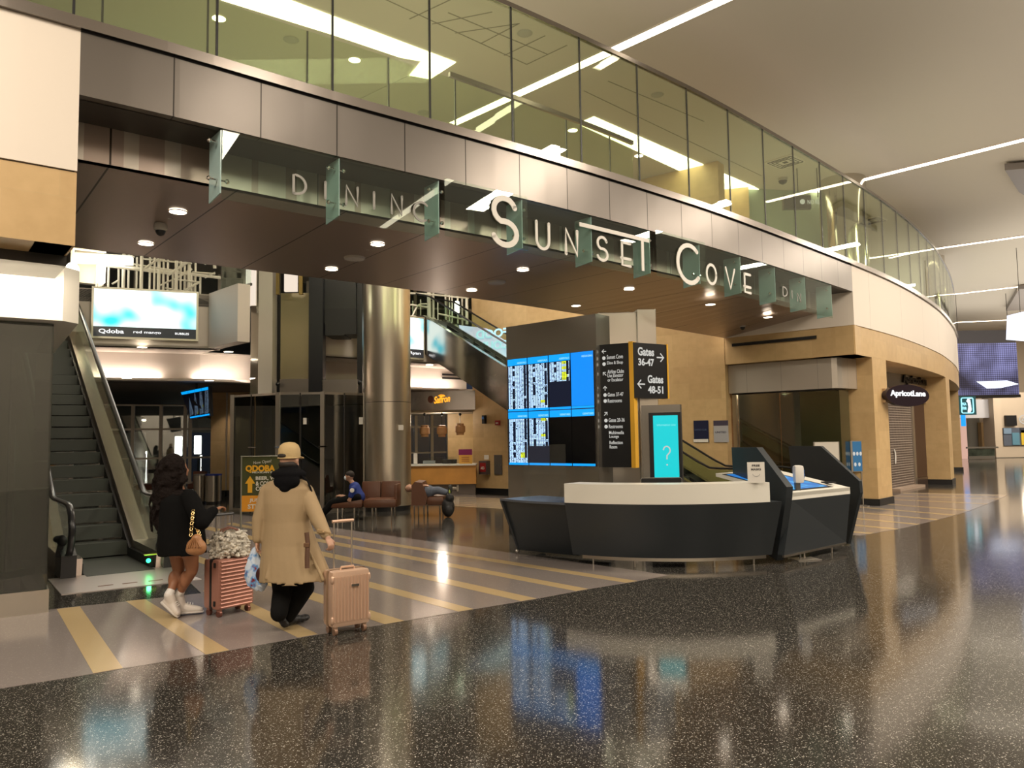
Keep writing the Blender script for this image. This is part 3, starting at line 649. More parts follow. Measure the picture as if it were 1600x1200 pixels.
# big screen on the band
def screen_mat_glow(): 
    m, t, b = nt('hazy_cyan_screen'); uv = N(t, 'ShaderNodeUVMap'); n = N(t, 'ShaderNodeTexNoise'); n.inputs['Scale'].default_value = 1.1; n.inputs['Detail'].default_value = 1
    t.links.new(uv.outputs[0], n.inputs['Vector']); r = N(t, 'ShaderNodeValToRGB'); e = r.color_ramp.elements
    e[0].position = .36; e[0].color = (.02, .55, .70, 1); e[1].position = .50; e[1].color = (.85, 1, .95, 1)
    t.links.new(n.outputs['Fac'], r.inputs['Fac']); t.links.new(r.outputs['Color'], b.inputs['Emission Color']); b.inputs['Emission Strength'].default_value = 1.7
    b.inputs['Base Color'].default_value = (.02, .02, .02, 1); return m
glowscr = screen_mat_glow()
def big_screen(px, a, b, name, label, texts, th=.08):
    """px: TL, TR, BR, BL corners, strip height fraction"""
    nrm = Vector(((b-a).y, -(b-a).x, 0)).normalized()
    q = [PV(u, v, a, b) for u, v in px]; zt = (q[0].z+q[1].z)/2; zb = (q[2].z+q[3].z)/2
    A = Vector((q[0].x, q[0].y, 0)); D = Vector((q[1].x, q[1].y, 0)); W_ = (D-A).length; xd = (D-A).normalized()
    r = thing(name, label, 'screen', (A.x+nrm.x*.05, A.y+nrm.y*.05, zb))
    def R_(x0, x1, z0, z1, o0, o1): return [A+xd*x0+nrm*o0+Z*z0, A+xd*x1+nrm*o0+Z*z0, A+xd*x1+nrm*o0+Z*z1, A+xd*x0+nrm*o0+Z*z1], nrm*(o1-o0)
    bm = B(); prism(bm, *R_(-.05, W_+.05, zb-.05, zt+.05, .0, th)); obj('screen_frame', bm, satin, r)
    st = zb+(zt-zb)*.21
    bm = B(); prism(bm, *R_(0, W_, st, zt, th, th+.006)); obj('picture', bm, glowscr, r)
    bm = B(); prism(bm, *R_(0, W_, zb, st, th, th+.006)); cp = obj('caption_strip', bm, emit('caption_black', (.01, .012, .02), 1), r)
    for s, x, w_, hh in texts:
        bm = B(); textbm(bm, s, A+xd*(x*W_)+nrm*(th+.007)+Z*(zb+(st-zb)*(.5-hh/2)), xd, Z, w=w_*W_, h=(st-zb)*hh, bold=.02, ex=.002); obj('lettering', bm, emit('white_lettering', (.9, .9, .9), 1.3), r)
    return r
big_screen([(148, 448), (307, 463), (306, 533), (148, 523)], MA, MB_, 'video_screen', 'wide glowing white and cyan video screen on the mezzanine band above the escalator',
           [('Qdoba', .05, .24, .5), ('red mango', .38, .27, .35), ('BUBBLES', .79, .14, .22)])
big_screen([(600, 492), (659, 499), (659, 560), (600, 556)], ML, MRr, 'video_screen', 'glowing white video screen on the mezzanine band right of the round column', [('Ryan', .62, .3, .45)])
#@@OBJ
# ================================================================= HANGING GLASS SIGN
FS = [6.66+1.36*k for k in range(11)]
fix = chrome
def fin(s, k):
    p0 = Fp(s, .03); p1 = Fp(s, .37); t = Ft(s)
    r = thing('frosted_glass_fin', FINL[k], 'glass fin', (p0.x, p0.y, 4.33), 'frosted glass fins under the fascia')
    bm = B(); prism(bm, [(p0.x, p0.y, 4.36), (p1.x, p1.y, 4.33), (p1.x, p1.y, 4.66 if 0 else 5.04), (p0.x, p0.y, 5.04)], (t*.014).to_3d()); obj('glass_plate', bm, frost, r)
    for z in (4.93, 4.52):
        for o in (.1,):
            bm = B(); q = Fp(s, o); tube(bm, [q.to_3d()+Z*z-t.to_3d()*.09, q.to_3d()+Z*z+t.to_3d()*.1], .012, 8)
            for e in (-.09, .1): sphere(bm, q.to_3d()+Z*z+t.to_3d()*e, .026, seg=10)
            obj('standoff', bm, fix, r)
ORD = ['first', 'second', 'third', 'fourth', 'fifth', 'sixth', 'seventh', 'eighth', 'ninth', 'tenth', 'eleventh']
FINL = ['blue-green frosted glass fin nearest the left wing wall, standing alone', 'frosted glass fin just right of the dim letter I of DINING', 'frosted glass fin between DINING and the big S',
        'frosted glass fin behind the right side of the big S', 'frosted glass fin between the N and S of SUNSET', 'frosted glass fin behind the letter T', 'frosted glass fin behind the open side of the big C',
        'frosted glass fin behind the letter V', 'frosted glass fin just right of the last letter E of COVE', 'frosted glass fin second from the right end of the row', 'rightmost frosted glass fin, beside the white wing wall']
for k, s in enumerate(FS): fin(s, k)
r = thing('hanging_glass_sign', 'long clear glass sign under the steel fascia with white letters reading SUNSET COVE', 'sign', (*Fp(12, 0), 4.3))
for k in range(10):
    o = -.10 if k in (2, 5) else .02
    bm = B(); wallstrip(bm, [Fp(FS[k]+.02, o), Fp(FS[k+1]-.0, o)], 4.30, 5.045, .012); obj('glass_panel', bm, clear, r)
GLY = {
 'S': [arc(.5, .74, .42, .26, 20, 270, 12)[:-1]+arc(.5, .255, .46, .25, 90, -160, 14)],
 'U': [[(.08, 1)]+arc(.5, .33, .42, .33, 180, 360, 12)+[(.92, 1)]],
 'N': [[(.08, 0), (.08, 1), (.92, 0), (.92, 1)]],
 'E': [[(.1, 1), (.95, 1)], [(.1, 1), (.1, .0), (.95, 0)], [(-.02, .3), (.95, .3)]],
 'C': [arc(.62, .5, .6, .5, 48, 318, 20)],
 'G': [arc(.62, .5, .6, .5, 48, 300, 20)],
 'O': [arc(.5, .5, .46, .5, 0, 360, 24)],
 'V': [[(.04, 1), (.5, 0), (.96, 1)]],
 'I': [[(.5, 0), (.5, 1)]],
 'D': [[(.1, 0), (.1, 1)]+arc(.25, .5, .68, .5, 90, -90, 12)+[(.1, 0)]],
 'T': [[(.0, 1), (1, 1)], [(.885, 1), (.885, 0)]]}
dimletter = plain('grey_sign_letter', (.36, .35, .32), .5)
def letters(ch, u0, u1, vt, vb, wd, m=letter, off=-.0, name='letter'):
    um = (u0+u1)/2; s = sou(um, 4.7, off); a = Fp(s-.3, off); b = Fp(s+.3, off)
    vm = (vt+vb)/2; slope = .0
    L_ = PV(u0, vm, a, b); R_ = PV(u1, vm, a, b); T_ = PV(um, vt, a, b); D_ = PV(um, vb, a, b)
    o = Vector((L_.x, L_.y, D_.z)); xd = Vector((R_.x-L_.x, R_.y-L_.y, 0)); W_ = max(xd.length, .02); H_ = T_.z-D_.z
    bm = B()
    for st in GLY[ch]: stroke(bm, [(x*W_, y*H_) for x, y in st], o, xd, Z, wd, .012)
    obj(name, bm, m, r)
for a in [('S', 768, 808, 310, 383, .078), ('U', 836, 859, 348, 389, .043), ('N', 882, 903, 360, 398, .05), ('S', 932, 949, 371, 407, .043), ('E', 970, 985, 380, 415, .043),
          ('C', 1058, 1088, 383, 441, .075), ('O', 1103, 1119, 414, 443.5, .05), ('V', 1133, 1148, 420, 451, .043), ('E', 1162, 1172.5, 429, 457, .05)]:
    letters(*a, off=-.115 if a[0] in 'SC' and a[5] > .06 else 0.0)
# the T: long bar reaching left over the small letters
s1 = sou(905, 4.9, -.02); s2 = sou(1014, 4.9, -.02); s3 = sou(1004, 4.8, -.02)
p1 = PV(904, 352, Fp(s1-.2, -.02), Fp(s1+.2, -.02)); p2 = PV(1013, 374, Fp(s2-.2, -.02), Fp(s2+.2, -.02)); zb = (p1.z+p2.z)/2
bm = B(); wallstrip(bm, Fl(s1, s2, -.02), zb-.03, zb+.03, .012); q = Fp(s3, -.02); zz = PV(1004, 423, Fp(s3-.2, -.02), Fp(s3+.2, -.02)).z; wallstrip(bm, [Fp(s3-.03, -.02), Fp(s3+.03, -.02)], zz, zb, .012); obj('letter', bm, letter, r)
for a in [('D', 456, 479, 275, 304, .028), ('I', 505, 511, 285, 310, .028), ('N', 539, 560, 292, 321, .028), ('I', 581, 587, 301, 326, .028), ('N', 610, 629, 306, 335, .028), ('G', 646, 666, 316, 345, .028),
          ('D', 1222, 1230, 449, 463, .025), ('I', 1236, 1238, 454, 466, .02), ('N', 1245, 1251, 459, 471, .02)]:  # right-hand DIN is a dim reflection drawn as grey letters
    letters(*a, m=dimletter, off=.0)
# soffit fittings
SD = [(278, 330, 'first large downlight from the left, beside the dome camera'), (228, 380, 'downlight nearest the left edge of the bridge soffit, above the metal lattice'), (590, 381, 'soffit downlight between the two ceiling speakers, upper left one'),
      (518, 420, 'soffit downlight directly above the glass elevator'), (817, 421, 'soffit downlight below the big letter S'), (737, 453, 'soffit downlight above the small escalator at the back'),
      (983, 451, 'soffit downlight below the letter T'), (900, 477, 'soffit downlight above the flight board'), (981, 482, 'small soffit downlight just over the pylon top'), (1029, 497, 'soffit downlight right of the pylon top'),
      (1110, 475, 'soffit downlight below the letter C'), (1121, 513, 'soffit downlight closest to the stone wall'), (1200, 495, 'rightmost soffit downlight, by the white wing wall')]
for u, v, l in SD: downlight(u, v, 4.655 if u < 1000 else (4.6 if u < 1100 else 4.5), .1, 'downlights in the bronze soffit', l, 16)
for u, v, l in [(554, 402, 'larger pale speaker dome in the bridge soffit, above the elevator'), (776, 440, 'pale speaker dome in the bridge soffit, left of the flight board')]:
    disc_thing('soffit_speaker', u, v, 4.66, .17, .05, spk, l, 'speaker', 'speaker domes in the bridge soffit')
for u, v, l in [(266, 341, 'tiny round sprinkler cap beside the first soffit downlight'), (574, 390, 'tiny round sprinkler cap above the left speaker dome')]:
    disc_thing('sprinkler_cap', u, v, 4.66, .03, .01, spk, l, 'sprinkler', 'sprinkler caps')
def camdome(u, v, z, r0, label):
    p = P(u, v, z); r = thing('dome_camera', label, 'security camera', (p.x, p.y, z-.16))
    bm = B(); lathe(bm, [(r0*.8, z-.10), (r0, z-.08), (r0, z-.03), (r0*.85, z-.003)], (p.x, p.y, 0), 20); obj('housing', bm, spk, r, True)
    bm = B(); lathe(bm, [(.01, z-.17), (r0*.5, z-.155), (r0*.72, z-.12), (r0*.76, z-.10)], (p.x, p.y, 0), 20); obj('dome', bm, black_m, r, True)
camdome(251, 349, 4.66, .085, 'dark dome security camera hanging from the bridge soffit at the left')
camdome(1160, 505, 4.5, .08, 'small dome camera near the right end of the bridge soffit')
# ================================================================= PYLON
pyl = plain('pylon_metal', (.50, .47, .42), .24, .9, bump=.02, bscale=60)
pA = Vector((-.10, 15.0)); pB = Vector((1.50, 13.5)); pd = (pB-pA).normalized(); pn = Vector((pd.y, -pd.x))   # pn toward camera
r = thing('information_pylon', 'tall grey metal pylon carrying the flight boards, behind the white-topped desk', 'pylon', (1.2, 14.3, 0))
z1 = PV(931, 487, pA, pB).z; z0_ = PV(790, 514, pA, pB).z; zt = (z1+z0_)/2
bm = B(); prism(bm, [(*pA, 0), (*pB, 0), (*pB, zt), (*pA, zt)], (-pn*.45).to_3d()); obj('board_cabinet', bm, pyl, r)
bm = B(); prism(bm, [(*(pA+pn*.004), 0), (*(pB+pn*.004), 0), (*(pB+pn*.004), .12), (*(pA+pn*.004), .12)], (-pn*.46).to_3d()); obj('kick_plate', bm, black_m, r)
bm = B(); box(bm, (1.98, 14.05, 2.0), (.8, .5, 4.0), bevel=.01); obj('side_cladding', bm, steel, r)
bm = B(); box(bm, (2.43, 13.98, 2.02), (.34, .5, 4.04), .05, bevel=.008); obj('corner_post', bm, steel, r)
# flight boards
def board_mat(name, cols, seedv, rows, fill, yellow=.12, bright=1.3):
    m, t, b = nt(name); uv = N(t, 'ShaderNodeUVMap'); s = N(t, 'ShaderNodeSeparateXYZ'); t.links.new(uv.outputs[0], s.inputs[0])
    def M(op, a, b_=None, c=None):
        n = N(t, 'ShaderNodeMath', operation=op)
        for i, x in enumerate((a, b_, c)):
            if x is None: continue
            if isinstance(x, (int, float)): n.inputs[i].default_value = x
            else: t.links.new(x, n.inputs[i])
        return n.outputs[0]
    X = s.outputs['X']; Y = s.outputs['Y']
    rowf = M('MULTIPLY', Y, rows); row = M('FLOOR', rowf); rf = M('FRACT', rowf)
    inrow = M('LESS_THAN', rf, .62)
    cell = M('FLOOR', M('MULTIPLY', X, 9)); fine = M('FLOOR', M('MULTIPLY', X, 46))
    def rnd(a, b_, sd):
        cmb = N(t, 'ShaderNodeCombineXYZ'); t.links.new(a, cmb.inputs[0]); t.links.new(b_, cmb.inputs[1]); cmb.inputs[2].default_value = sd
        wn = N(t, 'ShaderNodeTexWhiteNoise'); t.links.new(cmb.outputs[0], wn.inputs['Vector']); return wn.outputs['Value']
    def band(lo, hi): return M('MULTIPLY', M('GREATER_THAN', X, lo), M('LESS_THAN', X, hi))
    row2 = M('FLOOR', M('MULTIPLY', row, .5))
    offc = M('MAXIMUM', M('MULTIPLY', band(.24, .36), M('GREATER_THAN', rnd(row2, row2, seedv), .35)), M('MULTIPLY', band(.82, .94), M('GREATER_THAN', rnd(row2, row2, seedv+5), .25)))
    gaps = M('GREATER_THAN', M('FRACT', M('MULTIPLY', X, 8.3)), .13)
    raw = M('MULTIPLY', M('GREATER_THAN', rnd(fine, row, seedv+3), .10), gaps)
    on = M('MULTIPLY', raw, M('SUBTRACT', 1.0, offc))
    txt = M('MULTIPLY', M('MULTIPLY', on, inrow), M('GREATER_THAN', Y, 1-fill))
    edge = M('MULTIPLY', M('GREATER_THAN', X, .04), M('LESS_THAN', X, .965)); txt = M('MULTIPLY', txt, edge)
    isy = M('MULTIPLY', band(.62, .88), M('GREATER_THAN', rnd(row2, row2, seedv+9), 1-yellow))
    c = N(t, 'ShaderNodeMix'); c.data_type = 'RGBA'; c.inputs['A'].default_value = (.42, .62, .88, 1); c.inputs['B'].default_value = (.65, .75, .02, 1); t.links.new(isy, c.inputs['Factor'])
    d = N(t, 'ShaderNodeMix'); d.data_type = 'RGBA'; d.inputs['A'].default_value = (.002, .004, .012, 1); t.links.new(c.outputs['Result'], d.inputs['B']); t.links.new(txt, d.inputs['Factor'])
    t.links.new(d.outputs['Result'], b.inputs['Emission Color']); b.inputs['Emission Strength'].default_value = bright
    b.inputs['Base Color'].default_value = (.01, .01, .012, 1); b.inputs['Roughness'].default_value = .15; MATS[name] = m; return m
blue_h = emit('board_blue', (.0, .36, 1.0), 1.15); blue_l = emit('board_blue_dark', (.0, .26, .95), 1.1); scr_black = plain('screen_black', (.004, .004, .006), .12)
cy_t = emit('board_cyan_text', (.35, .75, 1), 1.2)
off = pn*.012
c_tl = PV(794.5, 563, pA, pB); c_tr = PV(929, 546, pA, pB); c_bl = PV(797, 728, pA, pB); c_br = PV(932, 727.5, pA, pB)
xa = (c_tl.xy-pA).dot(pd); xb = (c_tr.xy-pA).dot(pd); zt2 = (c_tl.z+c_tr.z)/2; zb2 = (c_bl.z+c_br.z)/2; zm = (zt2+zb2)/2
r = thing('flight_board', 'bank of eight blue flight information monitors on the grey pylon', 'flight board', (*(pA+pd*(xa+xb)/2+pn*.02), zb2))
def onb(x0, x1, z0, z1, o0, o1, m, name, parent, uvfit=False, base=pA, dd=pd, nn=pn):
    bm = B(); a = base+dd*x0+nn*o0; b = base+dd*x1+nn*o0
    prism(bm, [(*a, z0), (*b, z0), (*b, z1), (*a, z1)], (nn*(o1-o0)).to_3d())
    if uvfit: setuv(bm, bm.faces, lambda co: (((co.xy-base).dot(dd)-x0)/(x1-x0), (co.z-z0)/(z1-z0)))
    return obj(name, bm, m, parent)
W4 = (xb-xa)/4; Hh = zt2-zm
heads = ['ARRIVALS', 'ARRIVALS', 'ARRIVALS', 'MESSAGING', 'DEPARTURES', 'DEPARTURES', 'DEPARTURES', 'DEPARTURES']
fills = [1, 1, .44, 0, 1, .63, .0, .0]
for row in range(2):
    for c in range(4):
        k = row*4+c; x0 = xa+W4*c+.004; x1 = xa+W4*(c+1)-.004; z1 = (zt2 if row == 0 else zm)-.004; z0 = z1-Hh+.008
        mon = onb(x0, x1, z0, z1, 0, .035, scr_black, 'monitor', r)
        hh = .13; fh = .05
        if k == 3: onb(x0+.006, x1-.006, z0+.05, z1-.004, .035, .038, blue_l, 'picture', mon)
        else:
            onb(x0+.006, x1-.006, z1-hh, z1-.004, .035, .038, blue_h, 'header', mon)
            if fills[k]: onb(x0+.006, x1-.006, z0+fh, z1-hh-.004, .035, .037, board_mat('board_text_%d' % k, 9, k*1.7, 34, fills[k], [.12, .16, .6, 0, .08, .14, 0, 0][k], 2.0), 'timetable', mon, True)
        onb(x0+.006, x1-.006, z0+.004, z0+fh-.004, .035, .038, blue_h, 'footer', mon)
        bm = B(); textbm(bm, heads[k], (pA+pd*(x1-.02)+pn*.039).to_3d()+Z*(z1-.105), pd.to_3d(), Z, h=.035, w=.24, align='R', ex=.001); obj('heading', bm, cy_t, mon)
# wayfinding signs
sgn = plain('sign_black', (.010, .010, .011), .35); yel = plain('sign_yellow', (.85, .46, .03), .4); wt = emit('sign_white', (.80, .78, .72), .75)
sL = PY(937, 600, 13.60).xy; sR = PY(984.5, 600, 13.32).xy; sd_ = (sR-sL).normalized(); sn = Vector((sd_.y, -sd_.x))
zt3 = (PV(935, 541, sL, sR).z+PV(981, 534, sL, sR).z)/2; zb3 = (PV(942, 731, sL, sR).z+PV(988, 729, sL, sR).z)/2
r = thing('wayfinding_sign', 'tall black directory sign with yellow edge listing Sunset Cove, airline clubs and gates', 'sign', (*((sL+sR)/2), zb3))
Wd = (sR-sL).length
def onp(px, base, dd, nn, m, name, parent, o0=0, o1=.05): 
    bm = B(); q = [PV(u, v, base, base+dd)+(nn*o0).to_3d() for u, v in px]; prism(bm, q, (nn*(o1-o0)).to_3d()); return obj(name, bm, m, parent)
onb(0, Wd, zb3, zt3, -.12, .02, sgn, 'sign_panel', r, base=sL, dd=sd_, nn=sn)
onb(Wd, Wd+.075, zb3-.01, zt3+.02, -.14, .03, yel, 'yellow_edge', r, base=sL, dd=sd_, nn=sn)
def sign_text(s, u0, u1, v, hpx, base, dd, nn, parent, m=wt, o=.021, align='L', bold=.006):
    a = PV(u0, v, base, base+dd); b = PV(u1, v, base, base+dd); t = PV(u0, v-hpx/2, base, base+dd).z-PV(u0, v+hpx/2, base, base+dd).z
    bm = B(); textbm(bm, s, Vector((a.x, a.y, a.z-t/2))+(nn*o).to_3d(), dd.to_3d(), Z, w=(b-a).length, h=t, bold=bold, ex=.001); obj('lettering', bm, m, parent)
def sign_arrow(u, v, ang, size, base, dd, nn, parent, m=wt, o=.021, wd=.16):
    c = PV(u, v, base, base+dd)+(nn*o).to_3d(); ca, sa_ = math.cos(math.radians(ang)), math.sin(math.radians(ang)); S = size
    L2 = [[(-.5, 0), (.5, 0)], [(.05, .42), (.5, 0), (.05, -.42)]]; bm = B()
    for st in L2: stroke(bm, [((x*ca-y*sa_)*S, (x*sa_+y*ca)*S) for x, y in st], c, dd.to_3d(), Z, S*wd, .001)
    obj('arrow', bm, m, parent)
def sign_dot(u, v, rad, base, dd, nn, parent, m=wt, o=.021):
    c = PV(u, v, base, base+dd)+(nn*o).to_3d(); bm = B()
    prism(bm, [c+dd.to_3d()*math.cos(k*math.pi/8)*rad+Z*math.sin(k*math.pi/8)*rad for k in range(16)], (nn*.001).to_3d()); obj('symbol', bm, m, parent)
SX = .2667
for s, x0, x1, y, h in [('Sunset Cove', 1158, 1252, 444, 24), ('Dine & Shop', 1160, 1252, 480, 24), ('Airline Clubs', 1162, 1258, 529, 22), ('Use Elevator', 1162, 1254, 552, 20), ('or Escalator', 1163, 1254, 577, 20),
                        ('Gates 37-47', 1163, 1255, 663, 22), ('Restrooms', 1164, 1246, 699, 22), ('Gates 20-36', 1169, 1262, 812, 22), ('Restrooms', 1170, 1251, 849, 22), ('Multimedia', 1171, 1258, 885, 20), ('Lounge', 1173, 1228, 910, 22), ('Reflection', 1174, 1251, 943, 20), ('Room', 1175, 1218, 968, 20)]:
    sign_text(s, 640+x0*SX, 640+x1*SX, 440+y*SX, h*SX, sL, sd_, sn, r)
for x, y, a in [(1141, 410, 180), (1145, 541, 135), (1148, 626, 90), (1152, 775, 45)]: sign_arrow(640+x*SX, 440+y*SX, a, .075, sL, sd_, sn, r)
for x, y in [(1141, 449), (1142, 484), (1148, 665), (1149, 700), (1153, 814), (1154, 850)]: sign_dot(640+x*SX, 440+y*SX, .032, sL, sd_, sn, r)
gL = PY(989, 580, 13.28).xy; gR = PY(1041, 580, 13.72).xy; gd = (gR-gL).normalized(); gn = Vector((gd.y, -gd.x))
zt4 = (PV(990, 534, gL, gR).z+PV(1041, 540, gL, gR).z)/2; zb4 = (PV(991, 621, gL, gR).z+PV(1042, 623, gL, gR).z)/2
r = thing('gates_sign', 'square black sign with large white words Gates 36-47 and Gates 48-51', 'sign', (*((gL+gR)/2), zb4))
onb(0, (gR-gL).length, zb4, zt4, -.12, .02, sgn, 'sign_panel', r, base=gL, dd=gd, nn=gn)
onb((gR-gL).length-.0, (gR-gL).length+.03, zb4-.005, zt4+.01, -.14, .03, yel, 'yellow_edge', r, base=gL, dd=gd, nn=gn)
for s, x0, x1, y, h in [('Gates', 1332, 1427, 408, 50), ('36-47', 1335, 1427, 470, 44), ('Gates', 1390, 1481, 571, 48), ('48-51', 1392, 1481, 633, 44)]:
    sign_text(s, 640+x0*SX, 640+x1*SX, 440+y*SX, h*SX, gL, gd, gn, r, bold=.03)
sign_arrow(640+1464*SX, 440+446*SX, 0, .16, gL, gd, gn, r, wd=.15); sign_arrow(640+1352*SX, 440+601*SX, 180, .16, gL, gd, gn, r, wd=.15)
# kiosk with teal screen
kL = PY(1015, 700, 12.75).xy; kR = PY(1065, 700, 12.55).xy; kd = (kR-kL).normalized(); kn = Vector((kd.y, -kd.x)); kw = (kR-kL).length
kzt = PV(1017, 645, kL, kR).z
r = thing('touch_kiosk', 'tall black kiosk with bright teal screen showing a white question mark', 'kiosk', (*((kL+kR)/2), 0))
onb(-.14, kw-.02, 0, kzt+.13, -.22, -.08, pyl, 'rear_housing', r, base=kL, dd=kd, nn=kn)
onb(0, kw, .25, kzt, -.08, .02, black_m, 'screen_frame', r, base=kL, dd=kd, nn=kn)
teal = emit('teal_screen', (.0, .62, .66), 1.05)
onb(.075, kw-.045, PV(1030, 748, kL, kR).z, kzt-.05, .02, .024, teal, 'screen', r, base=kL, dd=kd, nn=kn)
onb(-.1, kw, 0, .06, -.3, .1, black_m, 'base_plate', r, base=kL, dd=kd, nn=kn)
q = PV(1043, 728, kL, kR)+(kn*.025).to_3d(); bm = B(); stroke(bm, [(x*.11, .07+y*.25) for x, y in arc(.0, .74, .5, .26, 170, -60, 10)+[(.02, .4), (0, .18)]], q, kd.to_3d(), Z, .02, .002); stroke(bm, [(-.001, .02), (.001, .02)], q, kd.to_3d(), Z, .026, .002); obj('question_mark', bm, wt, r)
sign_text('Information Line', 1027, 1056, 664, 3.5, kL, kd, kn, r, m=emit('pale_teal', (.25, .85, .85), 1), o=.026, bold=0)
# ================================================================= INFORMATION DESK
def lerp_px(pts, n):
    out = []
    for k in range(n+1):
        q = k/n*(len(pts)-1); i = min(int(q), len(pts)-2); f = q-i; out.append((pts[i][0]*(1-f)+pts[i+1][0]*f, pts[i][1]*(1-f)+pts[i+1][1]*f))
    return out
TOPZ, LEDZ = .86, 1.12
topc = [P(u, v, TOPZ).xy for u, v in [(882, 785.5), (943, 787.8), (1022, 788.6), (1100, 788), (1180, 785.6), (1222, 783.5)]]
botc = [P(u, v, .13).xy for u, v in [(895, 866), (955, 870), (1028, 872.3), (1100, 872), (1170, 869), (1206, 866.5)]]
def smooth2(pts, n): 
    c = crom([tuple(p) for p in pts], n); return [Vector(p) for p in c]
T2 = smooth2(topc, 4); B2 = smooth2(botc, 4)
def ruled(bm, tp, zt_, bt, zb_, th):
    tb = offset_line(tp, th); bb = offset_line(bt, th)
    R_ = [[(*a, zt_), (*b, zb_), (*d, zb_), (*c, zt_)] for a, b, c, d in zip(tp, bt, tb, bb)]; ring_loft(bm, R_)
r = thing('information_desk', 'dark graphite information desk with bowed front and cream ledge', 'desk', (2.3, 11.2, 0))
bm = B(); ruled(bm, T2, TOPZ, B2, .13, .35); obj('front_panel', bm, graph, r, True)
bm = B(); L2 = offset_line(T2, .0); ruled(bm, L2[:-2], LEDZ, L2[:-2], TOPZ+.002, .42); obj('counter_ledge', bm, ledge_m, r, True)
bm = B(); wallstrip(bm, offset_line(B2, .01)[1:-1], .085, .128, .03); obj('kick_rail', bm, steel, r)
for i in (2, 6, 13, 17):
    p = offset_line(B2, .06)[i]; bm = B(); tube(bm, [(p.x, p.y, 0), (p.x, p.y, .13)], .014, 10); obj('foot', bm, steel, r)
lt = smooth2([P(u, v, TOPZ).xy for u, v in [(781, 779), (830, 783), (882, 785.6)]], 4); lb = smooth2([P(u, v, .06).xy for u, v in [(800, 860), (845, 865), (897, 870)]], 4)
lt = offset_line(lt, .0); lb2 = offset_line(lb, .12)
bm = B(); ruled(bm, offset_line(lt, .05), TOPZ-.03, lb2, .06, .05); obj('side_panel', bm, graph, r, True)
bm = B(); ruled(bm, lt, TOPZ, lt, TOPZ-.03, .8); obj('work_top', bm, plain('desk_top_laminate', (.10, .11, .13), .3), r, True)
bm = B(); p = lb2[0]; q = lt[0]; bk = (T2[0]-lt[0]).normalized(); ty = Vector((-bk.y, bk.x))
prism(bm, [(*q, TOPZ-.03), (*(q+ty*.75), TOPZ-.03), (*(lb2[0]+ty*.6), .06), (*lb2[0], .06)], (bk*.04).to_3d()); obj('end_panel', bm, graph, r)
bm = B(); sphere(bm, (*(lb2[0]+bk*.05-ty*.05), .045), .03, seg=10); obj('foot', bm, steel, r)
# rear counter closing the ring
bm = B(); prism(bm, [(*(lt[0]+ty*.75), 0.06), (*(lt[-1]+ty*.95), .06), (*(lt[-1]+ty*.95), .76), (*(lt[0]+ty*.75), .76)], (ty*.05).to_3d()); obj('rear_panel', bm, graph, r)
# fins
f1a = Vector((3.66, 10.42)); f1d = Vector((-.27, .96)).normalized(); f1n = Vector((f1d.y, -f1d.x))
def finpanel(px, a, d, nrm, th, name, parent=r):
    bm = B(); prism(bm, [PV(u, v, a, a+d) for u, v in px], (nrm*th).to_3d()); return obj(name, bm, graph, parent)
finpanel([(1143, 699), (1182, 699), (1229, 761), (1228, 778), (1214, 876), (1165, 845), (1146, 756)], f1a, f1d, f1n, .1, 'screen_wing')
f2a = Vector((5.30, 11.95)); f2d = Vector((-.25, .97)).normalized(); f2n = Vector((f2d.y, -f2d.x))
finpanel([(1232, 697), (1282, 697), (1342.5, 751.5), (1344, 770), (1325, 850), (1270, 830), (1238, 752)], f2a, f2d, f2n, .05, 'screen_wing')
# map table between the wings
tl = P(1237, 770, .95).xy; tr = P(1328, 761, .95).xy; td = (tr-tl).normalized(); tn = Vector((td.y, -td.x)); bl = P(1225, 868, .12).xy; brr = P(1322, 847, .12).xy
bm = B(); prism(bm, [(*tl, .95), (*tr, .95), (*tr, .85), (*tl, .85)], (-tn*.08).to_3d()); obj('counter_ledge', bm, ledge_m, r)
bm = B(); ring_loft(bm, [[(*tl, .85), (*tr, .85), (*(tr-tn*.1), .85), (*(tl-tn*.1), .85)], [(*bl, .12), (*brr, .12), (*(brr-tn*.1), .12), (*(bl-tn*.1), .12)]]); obj('front_panel', bm, graph, r)
bm = B(); prism(bm, [(*(bl+tn*.004), .09), (*(brr+tn*.004), .09), (*(brr+tn*.004), .12), (*(bl+tn*.004), .12)], (-tn*.03).to_3d()); obj('kick_rail', bm, steel, r)
for f in (.35, .8):
    p = bl.lerp(brr, f)-tn*.05; bm = B(); tube(bm, [(p.x, p.y, 0), (p.x, p.y, .13)], .014, 10); obj('foot', bm, steel, r)
A0 = tl.to_3d()+Z*.945; A1 = tr.to_3d()+Z*.945; up = (-tn*1.25).to_3d()+Z*.24
b0 = A0+up; b1 = A1+up
bm = B(); prism(bm, [A0, A1, b1, b0], Vector((0, 0, -.05))); obj('tilted_table', bm, ledge_m, r)
i0 = A0+(A1-A0)*.02+up*.07; i1 = A0+(A1-A0)*.80+up*.07; i2 = A0+(A1-A0)*.80+up*.93; i3 = A0+(A1-A0)*.02+up*.93
nup = (A1-A0).cross(up).normalized()
bm = B(); prism(bm, [i0, i1, i2, i3], nup*.004); obj('screen_border', bm, black_m, r)
j = lambda a, b: A0+(A1-A0)*a+up*b+nup*.005
bm = B(); prism(bm, [j(.05, .11), j(.75, .11), j(.75, .89), j(.05, .89)], nup*.003)
mm, t_, b_ = nt('map_screen'); tc = N(t_, 'ShaderNodeTexCoord'); n_ = N(t_, 'ShaderNodeTexNoise'); n_.inputs['Scale'].default_value = 5; t_.links.new(tc.outputs['Object'], n_.inputs['Vector'])
